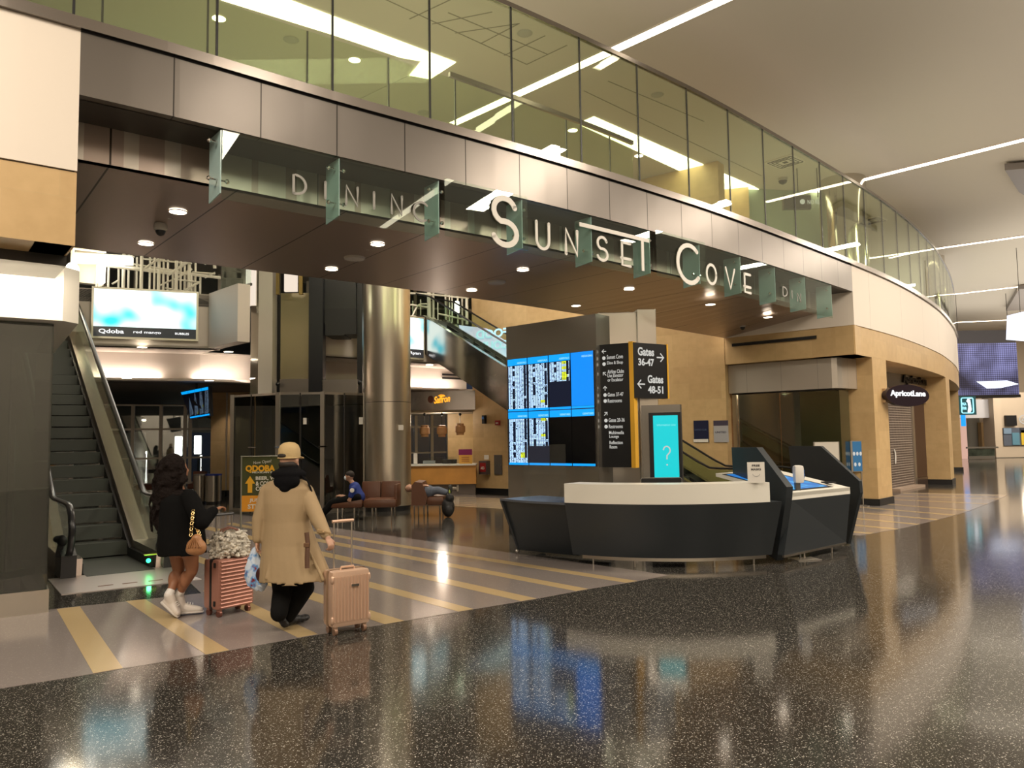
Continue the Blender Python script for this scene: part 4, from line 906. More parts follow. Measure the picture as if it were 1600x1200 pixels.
rr = N(t_, 'ShaderNodeValToRGB'); rr.color_ramp.elements[0].position = .45; rr.color_ramp.elements[0].color = (.01, .16, .55, 1); rr.color_ramp.elements[1].position = .7; rr.color_ramp.elements[1].color = (.10, .50, .85, 1)
t_.links.new(n_.outputs['Fac'], rr.inputs['Fac']); t_.links.new(rr.outputs['Color'], b_.inputs['Emission Color']); b_.inputs['Emission Strength'].default_value = .95; b_.inputs['Base Color'].default_value = (.02, .05, .1, 1)
obj('map_display', bm, mm, r)
bm = B(); q = j(.9, .2); box(bm, tuple(q+Z*.02), (.2, .10, .02), math.atan2(td.y, td.x)+1.4, bevel=.005); tag(obj('phone', bm, black_m), 'small black handset lying on the cream edge of the map table', 'phone')
# things on the desk
r = thing('acrylic_shield', 'clear acrylic sneeze shield standing on the low left end of the desk', 'shield', (*P(851, 776, TOPZ).xy, TOPZ))
sa1 = P(819, 779, TOPZ).xy; sb1 = P(885, 779, TOPZ).xy; h0 = PV(819, 695, sa1, sb1).z
bm = B(); prism(bm, [(*sa1, TOPZ), (*sb1, TOPZ), (*sb1, h0), (*sa1, h0)], (0, .006, 0)); obj('acrylic_sheet', bm, acryl, r)
for f in (.1, .88):
    p = sa1.lerp(sb1, f); bm = B(); prism(bm, [(p.x-.09, p.y-.1, TOPZ+.002), (p.x+.02, p.y, TOPZ+.002), (p.x+.02, p.y, TOPZ+.16)], (.006, 0, 0)); obj('brace', bm, acryl, r)
mL = PY(1001, 750, 11.6); mR = PY(1065, 750, 11.6)
r = thing('desk_monitor', 'black monitor with silver rim standing low behind the cream ledge', 'monitor', ((mL.x+mR.x)/2, 11.6, .76))
bm = B(); zt5 = PY(1030, 746.5, 11.6).z; box(bm, ((mL.x+mR.x)/2, 11.6, zt5-.19), (mR.x-mL.x, .03, .38), bevel=.012); obj('screen_panel', bm, black_m, r)
bm = B(); tube(bm, [(mL.x, 11.585, zt5-.36), (mL.x, 11.585, zt5-.02), (mL.x+.02, 11.585, zt5), (mR.x-.02, 11.585, zt5), (mR.x, 11.585, zt5-.02), (mR.x, 11.585, zt5-.36)], .005, 6); obj('silver_rim', bm, satin, r)
bm = B(); tube(bm, [((mL.x+mR.x)/2, 11.63, .78), ((mL.x+mR.x)/2, 11.63, zt5-.2)], .02); box(bm, ((mL.x+mR.x)/2, 11.63, .77), (.24, .2, .015)); obj('stand', bm, black_m, r)
bm = B(); box(bm, (2.4, 11.75, .74), (2.6, .75, .03)); obj('inner_work_top', bm, graph, BASE and [o for o in C.objects if o.name == 'information_desk'][0])
fm = P(1181, 755, LEDZ); 
r = thing('paper_sign', 'white card reading FREE MASKS standing on the cream ledge', 'sign', (fm.x, fm.y+.06, LEDZ))
fy = fm.y+.06; fxl = PY(1168, 740, fy).x; fxr = PY(1195, 740, fy).x; fz = PY(1180, 722, fy).z
paper = plain('paper', (.80, .77, .70), .7)
bm = B(); prism(bm, [(fxl, fy, LEDZ), (fxr, fy, LEDZ), (fxr, fy, fz), (fxl, fy, fz)], (0, .004, 0)); obj('card', bm, paper, r)
ink = plain('ink', (.03, .03, .035), .7)
for s, zf, hh in [('FREE', .78, .028), ('MASKS', .60, .028)]:
    bm = B(); textbm(bm, s, ((fxl+fxr)/2, fy-.002, LEDZ+(fz-LEDZ)*zf), (1, 0, 0), Z, h=hh, w=.025*len(s)*1.05, align='C', bold=.03, ex=.0008); obj('lettering', bm, ink, r)
bm = B(); stroke(bm, [(x*.045, y*.03) for x, y in arc(0, 0, 1, 1, 180, 360, 8)], ((fxl+fxr)/2, fy-.003, LEDZ+(fz-LEDZ)*.42), (1, 0, 0), Z, .006, .001); obj('mask_drawing', bm, plain('grey_ink', (.35, .35, .35), .7), r)
bm = B(); prism(bm, [((fxl+fxr)/2-.03, fy+.004, LEDZ), ((fxl+fxr)/2+.03, fy+.004, LEDZ), ((fxl+fxr)/2, fy+.1, LEDZ)], (0, 0, .004)); obj('rear_foot', bm, paper, r)
# sanitizer stand
sp = P(1252, 874, 0)
r = thing('sanitizer_stand', 'white hand sanitizer dispenser on a thin grey floor stand before the desk', 'dispenser', (sp.x, sp.y, 0))
bm = B(); box(bm, (sp.x+.05, sp.y, .006), (.36, .28, .01), .2, bevel=.003); obj('base_plate', bm, satin, r)
px_ = PY(1247.5, 800, sp.y).x; hz_ = PY(1248, 755, sp.y).z
bm = B(); tube(bm, [(px_, sp.y, .01), (px_-.01, sp.y, hz_+.05)], .014, 10); obj('pole', bm, plain('grey_pole', (.25, .25, .25), .35, .8), r)
bm = B(); box(bm, (px_-.0, sp.y, hz_-.06), (.07, .07, .16), bevel=.01); obj('drip_cup', bm, plain('dark_plastic', (.08, .08, .08), .4), r)
bm = B(); zt6 = PY(1248, 727, sp.y).z; box(bm, (px_+.02, sp.y, (hz_+zt6)/2), (.135, .13, zt6-hz_), bevel=.04); obj('dispenser_body', bm, plain('white_plastic', (.82, .80, .76), .3), r, True)
bm = B(); stroke(bm, [(0, .05), (.015, .02), (-.01, -.01), (.01, -.05)], (px_+.092, sp.y-.03, (hz_+zt6)/2), (0, 1, 0), Z, .02, .003); obj('blue_logo', bm, plain('blue_print', (.05, .2, .6), .5), r)
bm = B(); box(bm, (px_+.09, sp.y-.0, (hz_+zt6)/2-.03), (.008, .05, .05), bevel=.003); obj('push_lens', bm, plain('blue_print', (.05, .2, .6), .5), r)
# ================================================================= RIGHT-HAND SHOPS
sp1 = P(1392, 764, .06).xy; sp2 = P(1430, 757, .06).xy; sp3 = P(1462, 752, .06).xy; hd = (sp2-sp1).normalized(); hn = Vector((hd.y, -hd.x))
def onshop(u0, u1, z0, z1, m, name, parent=None, o0=0, o1=.05, label=None):
    a = PV(u0, 700, sp1, sp2).xy+hn*o0; b = PV(u1, 700, sp1, sp2).xy+hn*o0; bm = B()
    prism(bm, [(*a, z0), (*b, z0), (*b, z1), (*a, z1)], (hn*(o1-o0)).to_3d()); l = setuv(bm, bm.faces, lambda co: ((co.xy-a).dot(hd), co.z)); return obj(name, bm, m, parent, label=label)
mg, t_, b_ = nt('roller_grille'); uvn = N(t_, 'ShaderNodeUVMap'); br_ = N(t_, 'ShaderNodeTexBrick'); br_.inputs['Scale'].default_value = 1; br_.inputs['Brick Width'].default_value = .11; br_.inputs['Row Height'].default_value = .075
br_.inputs['Mortar Size'].default_value = .012; br_.inputs['Color1'].default_value = (.035, .02, .015, 1); br_.inputs['Color2'].default_value = (.05, .03, .02, 1); br_.inputs['Mortar'].default_value = (.36, .30, .25, 1)
br_.offset = 0; t_.links.new(uvn.outputs[0], br_.inputs['Vector']); t_.links.new(br_.outputs['Color'], b_.inputs['Base Color']); b_.inputs['Roughness'].default_value = .4
r = thing('shop_shutter', 'closed roller grille shutter of the shop under the oval black sign', 'shutter', (*((sp1+sp2)/2), .0))
onshop(1389, 1424, .06, 2.75, mg, 'grille', r, 0, .04); onshop(1387, 1427, 0, .07, plain('sill_stone', (.45, .34, .26), .3), 'sill', r, -.02, .3)
onshop(1424, 1427, .06, 2.75, satin, 'guide_rail', r, -.02, .08)
onshop(1427, 1452, .28, 2.75, plain('maroon_door', (.035, .012, .012), .3), 'door_1')['kind'] = 'structure'
o = onshop(1427, 1452, .0, .27, plain('door_kick', (.12, .08, .06), .3, .5), 'trim_door_kick', None, 0, .06); o['kind'] = 'structure'
o = onshop(1453, 1466, .0, 2.9, dark_m, 'window_5', None, -.02, .03); o['kind'] = 'structure'
o = onshop(1380, 1470, 2.72, 3.62, steel, 'wall_shop_header', None, .02, .12); o['kind'] = 'structure'
o = onshop(1375, 1500, -.02, 3.62, black_m, 'wall_shop_interior', None, -.45, -.35); o['kind'] = 'structure'
# dimensional letters on the header
r = thing('shop_lettering', 'dark raised letters reading Apricot Lane on the steel shop header', 'sign', (*PV(1425, 600, sp1, sp2).xy, 2.95))
a = PV(1403, 602, sp1, sp2); b = PV(1444, 602, sp1, sp2)
bm = B(); textbm(bm, 'ApricotLane', Vector((a.x, a.y, 3.24))+(hn*.14).to_3d(), hd.to_3d(), Z, w=(b-a).length, h=.36, bold=.03, ex=.03); obj('lettering', bm, black_m, r)
# oval blade sign, hung square to the hall
od = Vector((.88, .47, 0)).normalized(); onn = Vector((od.y, -od.x, 0)); o1_ = PY(1419, 618, 19.25); ob = o1_+od; ov = o1_; rx_ = (PV(1452, 618, o1_, ob)-ov).length; rz_ = PV(1419, 601, o1_, ob).z-ov.z
r = thing('oval_shop_sign', 'black oval hanging sign with white words Apricot Lane', 'sign', (ov.x, ov.y, ov.z-rz_))
bm = B(); prism(bm, [ov+od*rx_*math.cos(k*math.pi/24)+Z*rz_*math.sin(k*math.pi/24) for k in range(48)], -onn*.12); obj('sign_disc', bm, plain('sign_plum', (.018, .010, .016), .3), r)
bm = B(); textbm(bm, 'ApricotLane', ov+onn*.006-Z*.06, od, Z, w=rx_*1.62, h=.19, align='C', bold=.03, ex=.005); obj('lettering', bm, emit('white_lettering', (.9, .9, .9), 1.6), r)
bk0 = Fp(sou(1380, 3.0, .02), .0); e0 = ov-od*rx_*.9-onn*.06
bm = B(); tube(bm, [e0, (bk0.x, bk0.y, ov.z)], .04, 8); obj('bracket', bm, dark_m, r)
bm = B(); box(bm, (bk0.x, bk0.y, ov.z), (.24, .1, .34), .82); obj('wall_box', bm, plain('tan_box', (.42, .28, .14), .5), r)
# little white tape piece on the grille
bm = B(); a = PV(1395, 714, sp1, sp2); stroke(bm, [(-.03, .19), (.02, .12), (.035, 0), (.0, -.17)], a+(hn*.06).to_3d(), hd.to_3d(), Z, .085, .02); tag(obj('door_handle', bm, plain('white_plastic', (.82, .80, .76), .3)), 'curved white pull handle on the roller grille', 'handle')
# blue poster stand
st = P(1346, 790, 0)
r = thing('poster_stand', 'blue safety poster on a slim metal stand by the stone pier', 'sign', (st.x, st.y, 0))
a = PY(1329, 690, st.y); b = PY(1344.5, 690, st.y); z_t = a.z; z_b = PY(1336, 736, st.y).z
bm = B(); box(bm, ((a.x+b.x)/2, st.y, (z_t+z_b)/2), (b.x-a.x+.04, .03, z_t-z_b+.04)); obj('frame', bm, satin, r)
bp = emit('blue_poster', (.04, .24, .46), .55)
bm = B(); box(bm, ((a.x+b.x)/2+.02, st.y-.018, (z_t+z_b)/2), (b.x-a.x-.03, .006, z_t-z_b)); obj('poster', bm, bp, r)
for i in range(5):
    bm = B(); cx = (a.x+b.x)/2+(-.06, .02, .1, -.04, .06)[i]; cz = z_b+(.42, .42, .42, .16, .16)[i]*(1.0); sphere(bm, (cx, st.y-.024, cz), .03, (1, .2, 1.6), seg=8); obj('pictogram', bm, wt, r)
bm = B(); tube(bm, [((b.x)+.0, st.y, 0.01), (b.x-.01, st.y, z_t)], .018, 8); obj('pole', bm, satin, r)
bm = B(); box(bm, (b.x, st.y, .01), (.5, .06, .02), .1); box(bm, (b.x, st.y, .012), (.06, .45, .02), .1); obj('foot', bm, satin, r)
# white board on easel behind the desk
wb = 14.9
r = thing('notice_board', 'blank white framed board on a stand behind the graphite desk wing', 'board', (PY(1292, 700, wb).x, wb, 0))
a = PY(1272, 691, wb); b = PY(1310, 691, wb)
bm = B(); box(bm, ((a.x+b.x)/2, wb, a.z-.45), (b.x-a.x, .03, .9)); obj('panel', bm, plain('white_board', (.62, .58, .50), .5), r)
bm = B(); tube(bm, [(a.x, wb, .02), (a.x, wb, a.z), (b.x, wb, a.z), (b.x, wb, .02)], .018, 8); obj('frame', bm, satin, r)
for x in (a.x, b.x): bm = B(); box(bm, (x, wb, .015), (.05, .5, .03)); obj('foot', bm, satin, r)
# posters on the stone wall
sw0, sw1 = SW; swd = (sw1-sw0).normalized(); swn = Vector((swd.y, -swd.x))
def onwall(px, m, name, parent, o0=.01, o1=.02, label=None):
    bm = B(); q = [PV(u, v, sw0, sw1)+(swn*o0).to_3d() for u, v in px]
    z_t = (q[0].z+q[1].z)/2; z_b = (q[2].z+q[3].z)/2; q[0].z = q[1].z = z_t; q[2].z = q[3].z = z_b; q[3].x, q[3].y = q[0].x, q[0].y; q[2].x, q[2].y = q[1].x, q[1].y
    prism(bm, q, (swn*(o1-o0)).to_3d()); return obj(name, bm, m, parent, label=label)
def wallthing(name, u, v, label, cat): return thing(name, label, cat, PV(u, v, sw0, sw1)+(swn*.02).to_3d())
r = wallthing('wall_poster', 1095, 690, 'dark navy poster with a white lower edge on the stone wall', 'poster')
onwall([(1084, 657), (1107, 657), (1107, 691), (1084, 691)], plain('navy_print', (.010, .014, .05), .4), 'poster_sheet', r); onwall([(1084, 686), (1107, 686), (1107, 691), (1084, 691)], paper, 'white_strip', r, .02, .023)
q = PV(1086, 673, sw0, sw1); bm = B(); textbm(bm, 'UNITED CLUB', q+(swn*.021).to_3d(), swd.to_3d(), Z, w=.33, h=.045, ex=.001); obj('lettering', bm, plain('pale_blue_ink', (.10, .14, .25), .5), r)
r = wallthing('wall_poster', 1127, 690, 'light grey poster with dark header on the stone wall, nearer the shop', 'poster')
onwall([(1115, 657), (1138, 657), (1138, 691), (1115, 691)], plain('grey_poster', (.42, .42, .43), .5), 'poster_sheet', r); onwall([(1115, 657), (1138, 657), (1138, 665), (1115, 665)], plain('slate_print', (.06, .05, .08), .5), 'header', r, .02, .023)
q = PV(1118, 677, sw0, sw1); bm = B(); textbm(bm, 'UNITED', q+(swn*.021).to_3d(), swd.to_3d(), Z, w=.30, h=.05, bold=.02, ex=.001); obj('lettering', bm, plain('navy_print', (.010, .014, .05), .4), r)
# fire cabinet, alarm, extinguisher box on the wall
red = plain('alarm_red', (.35, .02, .02), .4)
r = wallthing('defibrillator_cabinet', 761, 735, 'grey and red defibrillator cabinet on the stone wall beside the order counter', 'cabinet')
onwall([(753.5, 720), (766, 720), (766, 741), (753.5, 741)], plain('cabinet_grey', (.14, .12, .12), .4, .5), 'case', r, .01, .18); onwall([(755.5, 723), (764.5, 723), (764.5, 737), (755.5, 737)], red, 'window', r, .18, .19); onwall([(757, 711), (764, 711), (764, 718), (757, 718)], paper, 'instruction_card', r, .01, .02)
q = PV(757, 733, sw0, sw1); bm = B(); textbm(bm, 'AED', q+(swn*.195).to_3d(), swd.to_3d(), Z, w=.16, h=.09, bold=.03, ex=.001); obj('lettering', bm, paper, r)
r = wallthing('grey_access_panel', 779, 740, 'plain dark grey access panel low on the stone wall beside the cabinet', 'panel')
onwall([(773, 711), (785, 711), (785, 741.5), (773, 741.5)], plain('panel_grey', (.10, .09, .08), .5), 'door', r, .01, .04); onwall([(783, 725), (784.2, 725), (784.2, 728), (783, 728)], satin, 'latch', r, .04, .05)
r = wallthing('fire_alarm', 779, 663, 'small red fire alarm pull box high on the stone wall', 'alarm')
onwall([(775.5, 657), (782, 657), (782, 664.5), (775.5, 664.5)], red, 'housing', r, .01, .07); onwall([(777, 660), (780.5, 660), (780.5, 662), (777, 662)], paper, 'pull_bar', r, .07, .08)
r = wallthing('wall_projector', 758, 660, 'small dark strobe fitting on the stone wall left of the alarm', 'fitting')
onwall([(756.5, 649), (760.5, 649), (760.5, 662), (756.5, 662)], black_m, 'housing', r, .01, .12); onwall([(757, 651), (760, 651), (760, 655), (757, 655)], plain('blue_print', (.05, .2, .6), .5), 'lens', r, .12, .14)
# ================================================================= FAR HALL
FY = 52.0
def fx(u, y=FY): return PY(u, 700, y).x
def fz_(v, u=1550, y=FY): return PY(u, v, y).z
hallw = plain('hall_wall', (.60, .50, .38), .6); shoe = plain('hall_tan', (.58, .40, .20), .55)
def fbox(name, u0, u1, v0, v1, m, y=FY, th=.4, kind=True, **k):
    bm = B(); prism(bm, [(fx(u0, y), y, fz_(v1, (u0+u1)/2, y)), (fx(u1, y), y, fz_(v1, (u0+u1)/2, y)), (fx(u1, y), y, fz_(v0, (u0+u1)/2, y)), (fx(u0, y), y, fz_(v0, (u0+u1)/2, y))], (0, th, 0)); o = obj(name, bm, m, k.get('parent'))
    if kind: o['kind'] = 'structure'
    return o
bm = B(); wallstrip(bm, [(fx(1470), FY+3), (fx(1760), FY+3)], 0, 9, .3); struct('wall_far', bm, hallw)
fbox('wall_far_header', 1500, 1556, 624, 653, plain('header_white', (.62, .62, .66), .6), FY-1); fbox('wall_far_panel', 1535, 1554, 660, 709, shoe, FY+1); fbox('wall_far_pier', 1511, 1533, 650, 712, plain('far_grey', (.24, .23, .2), .6), FY+1.5)
fbox('wall_far_pillar', 1556, 1567, 600, 716, hallw, FY-1.5, 1.2); fbox('wall_far_shop', 1567, 1760, 612, 716, hallw, FY-1, .5); fbox('baseboard_far', 1554, 1760, 713.5, 717, black_m, FY-1.6, .1)
r = thing('shop_window', 'display window with coloured posters in the far shop at the right edge', 'shop window', (fx(1590), FY-1.1, fz_(695)))
fbox('window_glass', 1569, 1640, 668, 696, plain('window_blue', (.12, .14, .18), .2), FY-1.08, .05, False, parent=r)
for u0, u1, v0, v1, c in [(1583, 1594, 676, 695, (.12, .28, .38)), (1597, 1603, 672, 695, (.75, .52, .05)), (1570, 1582, 669, 678, (.2, .3, .42)), (1596, 1640, 668, 676, (.05, .05, .06))]:
    fbox('poster', u0, u1, v0, v1, plain('poster_%d' % u0, c, .5), FY-1.14, .05, False, parent=r)
r = thing('square_shop_sign', 'square black shop sign with a round white emblem on the far wall', 'sign', (fx(1583), FY-1.2, fz_(664)))
fbox('sign_panel', 1575, 1591.5, 649, 665, black_m, FY-1.25, .2, False, parent=r)
bm = B(); c = Vector((fx(1583), FY-1.26, fz_(656, 1583))); 
tube(bm, [c+Vector((.27*math.cos(k*math.pi/10), 0, .27*math.sin(k*math.pi/10))) for k in range(20)], .03, 6, True); stroke(bm, [(-.12, -.08), (0, .14), (.12, -.08), (-.12, -.08)], c, (1, 0, 0), Z, .05, .02); obj('emblem', bm, wt, r)
# glass barrier and people-height planter in the far hall
r = thing('glass_barrier', 'low dark glass barrier with metal rail at the far end of the hall', 'barrier', (fx(1533, 48), 48, 0))
fbox('glass_panel', 1513, 1554, 701, 713, plain('dark_planter_glass', (.05, .06, .045), .15, var=.6, vscale=2), 48, .06, False, parent=r); fbox('top_rail', 1511, 1560, 698, 700.5, satin, 47.95, .12, False, parent=r)
fbox('base_rail', 1513, 1554, 712.5, 717.5, satin, 47.95, .1, False, parent=r)
bm = B(); prism(bm, [(fx(1504, 50), 50, 0), (fx(1512, 50), 50, 0), (fx(1512, 50), 50, 2.6), (fx(1504, 50), 50, 2.6)], (0, .3, 0)); tag(obj('vending_machine', bm, emit('vend', (.75, .45, .35), .9)), 'lit vending machine glowing at the far end beside the last pier', 'vending machine')
bm = B(); prism(bm, [(fx(1504.5, 49.9), 49.9, 2.1), (fx(1511.5, 49.9), 49.9, 2.1), (fx(1511.5, 49.9), 49.9, 2.9), (fx(1504.5, 49.9), 49.9, 2.9)], (0, .05, 0)); tag(obj('small_screen', bm, emit('board_blue', (.01, .28, .85), 1.2)), 'small blue screen above the vending machine at the far end', 'screen')
point_light((fx(1562), FY-3.5, 5.0), 220, .3); area_light((36, 42, 8.6), 12, 3, 1800); point_light((fx(1540), FY-4, 3.0), 60, .3)
# PGA-style square sign
y_ = 36.5
r = thing('square_lightbox_sign', 'square teal and white lightbox sign with a golfer figure on the last pier', 'sign', (fx(1514, y_), y_, fz_(648, 1514, y_)))
fbox('box', 1500, 1529, 619, 648, plain('teal_box', (.02, .10, .12), .4), y_, .3, False, parent=r)
c0_ = Vector((fx(1515, y_), y_-.01, fz_(633.5, 1515, y_))); hw = (fx(1524, y_)-fx(1505, y_))/2
bm = B()
for k in range(4): 
    a0 = k*90; cx, cz = [(1, 1), (-1, 1), (-1, -1), (1, -1)][k]
path = []
for k, (cx, cz) in enumerate([(1, 1), (-1, 1), (-1, -1), (1, -1)]): path += [(cx*hw*.72+hw*.25*math.cos(math.radians(k*90+a)), cz*hw*1.0+hw*.25*math.sin(math.radians(k*90+a))) for a in (0, 30, 60, 90)]
path.append(path[0]); stroke(bm, path, c0_, (1, 0, 0), Z, .05, .02); obj('border', bm, emit('sign_cyan', (.35, .8, .9), 1.4), r)
bm = B(); o_ = c0_+Vector((hw*.3, 0, 0))
sphere(bm, o_+Vector((.02, 0, .22)), .055, (1, .4, 1), seg=10)
for pth, wd in [([(0, .16), (.02, -.04)], .13), ([(0, .12), (-.1, .2), (-.04, .3)], .05), ([(-.04, .3), (.12, .33)], .02), ([(.0, -.04), (-.05, -.3)], .075), ([(.04, -.04), (.07, -.18), (.02, -.3)], .065)]: stroke(bm, pth, o_, (1, 0, 0), Z, wd, .02)
obj('golfer_figure', bm, emit('sign_lit_white', (.9, .95, 1), 1.6), r)
bm = B(); textbm(bm, 'PGA', c0_+Vector((-hw*.85, 0, .0)), (1, 0, 0), Z, w=hw*.7, h=.14, bold=.03, ex=.01); textbm(bm, 'TOUR', c0_+Vector((-hw*.85, 0, -.2)), (1, 0, 0), Z, w=hw*.7, h=.14, bold=.03, ex=.01); obj('lettering', bm, emit('sign_cyan', (.35, .8, .9), 1.4), r)
q = Fp(43.2, .1); bm = B(); tube(bm, [Vector((fx(1500, y_)+.05, y_+.15, fz_(630, 1500, y_))), Vector((q.x, q.y, fz_(630, 1500, y_)))], .05, 8); obj('bracket', bm, dark_m, r)
# hanging video wall
y_ = 40.0
mv, t_, b_ = nt('video_wall_picture'); tc = N(t_, 'ShaderNodeTexCoord'); n_ = N(t_, 'ShaderNodeTexNoise'); n_.inputs['Scale'].default_value = .42; n_.inputs['Detail'].default_value = 3; t_.links.new(tc.outputs['Object'], n_.inputs['Vector'])
rr = N(t_, 'ShaderNodeValToRGB'); rr.color_ramp.elements[0].position = .38; rr.color_ramp.elements[0].color = (.028, .022, .045, 1); rr.color_ramp.elements[1].position = .68; rr.color_ramp.elements[1].color = (.36, .36, .72, 1); t_.links.new(n_.outputs['Fac'], rr.inputs['Fac'])
v_ = N(t_, 'ShaderNodeTexVoronoi'); v_.inputs['Scale'].default_value = 9; v_.inputs['Randomness'].default_value = 0; t_.links.new(tc.outputs['Object'], v_.inputs['Vector'])
m2 = N(t_, 'ShaderNodeMapRange'); m2.inputs[1].default_value = .2; m2.inputs[2].default_value = .6; m2.inputs[3].default_value = 1.35; m2.inputs[4].default_value = .25; t_.links.new(v_.outputs['Distance'], m2.inputs[0])
t_.links.new(rr.outputs['Color'], b_.inputs['Emission Color']); t_.links.new(m2.outputs[0], b_.inputs['Emission Strength']); b_.inputs['Base Color'].default_value = (.01, .01, .015, 1)
r = thing('hanging_video_wall', 'huge hanging curved video wall glowing violet at the right edge', 'video wall', (fx(1550, y_), y_, fz_(620, 1550, y_)))
fbox('led_panel', 1486, 1598, 536, 617, mv, y_, .3, False, parent=r); fbox('lower_edge', 1486, 1600, 617, 621.5, dark_m, y_-.05, .5, False, parent=r); fbox('upper_housing', 1486, 1597, 516, 536, plain('housing', (.05, .045, .05), .6), y_-.02, .4, False, parent=r)
bm = B(); prism(bm, [(fx(u, y_-.03), y_-.03, fz_(v, u, y_)) for u, v in [(1532, 596), (1580, 594.5), (1598, 600), (1570, 606), (1548, 607)]], (0, .02, 0)); obj('bright_shape', bm, emit('led_white', (.8, .85, 1), 2.2), r)
for u in (1510, 1590): bm = B(); tube(bm, [(fx(u, y_), y_+.2, fz_(520, u, y_)), (fx(u, y_), y_+.2, 9)], .015, 6); obj('hanger', bm, dark_m, r)
r = thing('video_wall_screen', 'bright white end of another hanging screen at the right edge', 'screen', (fx(1600, 30), 30, fz_(531, 1600, 30)))
bm = B(); prism(bm, [(fx(u, 30), 30, fz_(v, u, 30)) for u, v in [(1590, 492), (1640, 480), (1640, 534), (1586, 530)]], (0, .15, 0)); obj('led_panel', bm, emit('led_white2', (.75, .8, .95), 1.5), r)
bm = B(); tube(bm, [(fx(1610, 30), 30.1, fz_(495, 1610, 30)), (fx(1610, 30), 30.1, 9)], .012, 6); obj('hanger', bm, dark_m, r)
for k, (px, l) in enumerate([([(1570, 266), (1620, 262), (1620, 318), (1592, 300)], 'angled dark ceiling fixture at the right edge, upper one'), ([(1592, 452), (1640, 449), (1640, 482), (1572, 486)], 'angled dark ceiling fixture at the right edge, lower one')]):
    q = [P(u, v, 8.75) for u, v in px]; r = thing('ceiling_projector', l, 'fixture', q[0])
    bm = B(); prism(bm, q, (0, 0, .18)); obj('housing', bm, plain('fixture_grey', (.22, .19, .17), .5), r)
    bm = B(); c = sum(q, Vector())/4; tube(bm, [c, Vector((c.x, c.y, 9))], .03); obj('hanger', bm, dark_m, r)
# exit sign upstairs
y_ = 20.5
r = thing('no_reentry_sign', 'small dark hanging sign reading NO RE- on the upper level behind the glass', 'sign', (fx(1262, y_), y_, fz_(327, 1262, y_)))
fbox('sign_panel', 1240, 1284, 305, 326, plain('sign_dark', (.03, .03, .028), .4), y_, .12, False, parent=r)
c = PY(1262, 319, y_-.01)
bm = B(); textbm(bm, 'NO RE-', c, (1, 0, 0), Z, w=.36, h=.12, ex=.004); obj('lettering', bm, wt, r)
bm = B(); c = PY(1254, 315, y_-.01); prism(bm, [c+Vector((.07*math.cos(k*math.pi/8), 0, .07*math.sin(k*math.pi/8))) for k in range(16)], (0, .01, 0)); obj('symbol', bm, wt, r)
bm = B(); 
for u in (1247, 1278): p = PY(u, 308, y_+.05); tube(bm, [p, (p.x, p.y, 9)], .015)
obj('hanger', bm, black_m, r)
# ================================================================= ESCALATORS
step_m = plain('escalator_step', (.050, .055, .047), .55, .3); handr = plain('handrail_black', (.012, .012, .013), .3)
deck_m = plain('escalator_deck_steel', (.55, .48, .42), .25, 1, bump=.02, bscale=30)
esc_g = glass('escalator_glass', (.84, .90, .84), 1.35)
def escalator(label, org, e, c, width, t0, slope, rise, nst, combz=0.0, deck=deck_m, cap=.45):
    """org: bottom right newel on the floor; e: plan direction of ascent; -c points to the other side"""
    e = Vector(e).normalized(); c = Vector(c).normalized(); org = Vector(org)
    r = thing('escalator', label, 'escalator', (*(org-c*width/2), 0))
    te = t0+rise/slope
    def W(t, z, k): return (*(org+e*t-c*k), z)
    for side, k in ((0, 0.0), (1, width)):
        kk = k-.05 if side == 0 else k-.17
        prof = [(-.05, 0), (-.12, .24), (t0-.1, .26), (te, .26+rise), (te+1.0, .26+rise), (te+1.0, rise-.9), (te, rise-.9), (t0+1.6, 0)]
        bm = B(); prism(bm, [W(t, z, kk) for t, z in prof], (-c*.22).to_3d()); obj('side_cladding', bm, deck, r)
        sk = k+(.17 if side == 0 else -.21)
        bm = B(); prism(bm, [W(t, z, sk) for t, z in [(.1, 0), (.1, .14), (t0-.05, .14), (te, .14+rise), (te+.9, .14+rise), (te+.9, rise), (te, rise-.1), (t0+.1, 0)]], (-c*.05).to_3d()); obj('skirt', bm, black_m, r)
        gp = [(-.22, .28), (-.32, .62), (-.15, .88), (t0, .93), (te, .93+rise), (te+1, .93+rise), (te+1, .26+rise), (te, .26+rise), (t0-.1, .25), (-.1, .24)]
        bm = B(); prism(bm, [W(t, z, k-.006) for t, z in gp], (-c*.012).to_3d()); obj('glass_balustrade', bm, esc_g, r)
        hp = [(.05, .30), (-.2, .32), (-.34, .46), (-.38, .64), (-.31, .82), (-.12, .94), (.1, .965), (t0-.25, .965), (t0, .98), (t0+.3, .98+.26*slope)]+[(te*q+(t0+.3)*(1-q), (.98+.0+rise-.02)*q+(.98+.3*slope)*(1-q)) for q in (.5, .97)]+[(te+.3, .965+rise), (te+1, .965+rise)]
        bm = B(); tube(bm, [W(t, z, k) for t, z in hp], .036, 10, flat=(1.2, .75)); obj('handrail', bm, handr, r, True)
        bm = B(); prism(bm, [W(t, z, k-.09) for t, z in [(-.16, 0), (-.2, .30), (.12, .42), (.32, .28), (.36, 0)]], (-c*.18).to_3d()); obj('newel_base', bm, black_m, r)
    for i in range(nst):
        t = t0+.05+i*.4; z = combz+i*.4*slope
        bm = B(); prism(bm, [W(t-.4, z-.2, .21), W(t-.36, z, .21), W(t+.03, z, .21), W(t+.0, z-.22, .21)] if i else [W(-.2, 0, .21), W(-.2, .012, .21), W(t+.03, .012, .21), W(t+.03, 0, .21)], (-c*(width-.42)).to_3d()); st = obj('step', bm, step_m, r)
        if i:
            pass
    return r
E1 = Vector((-.61, .79)); C1 = Vector((.79, .61))
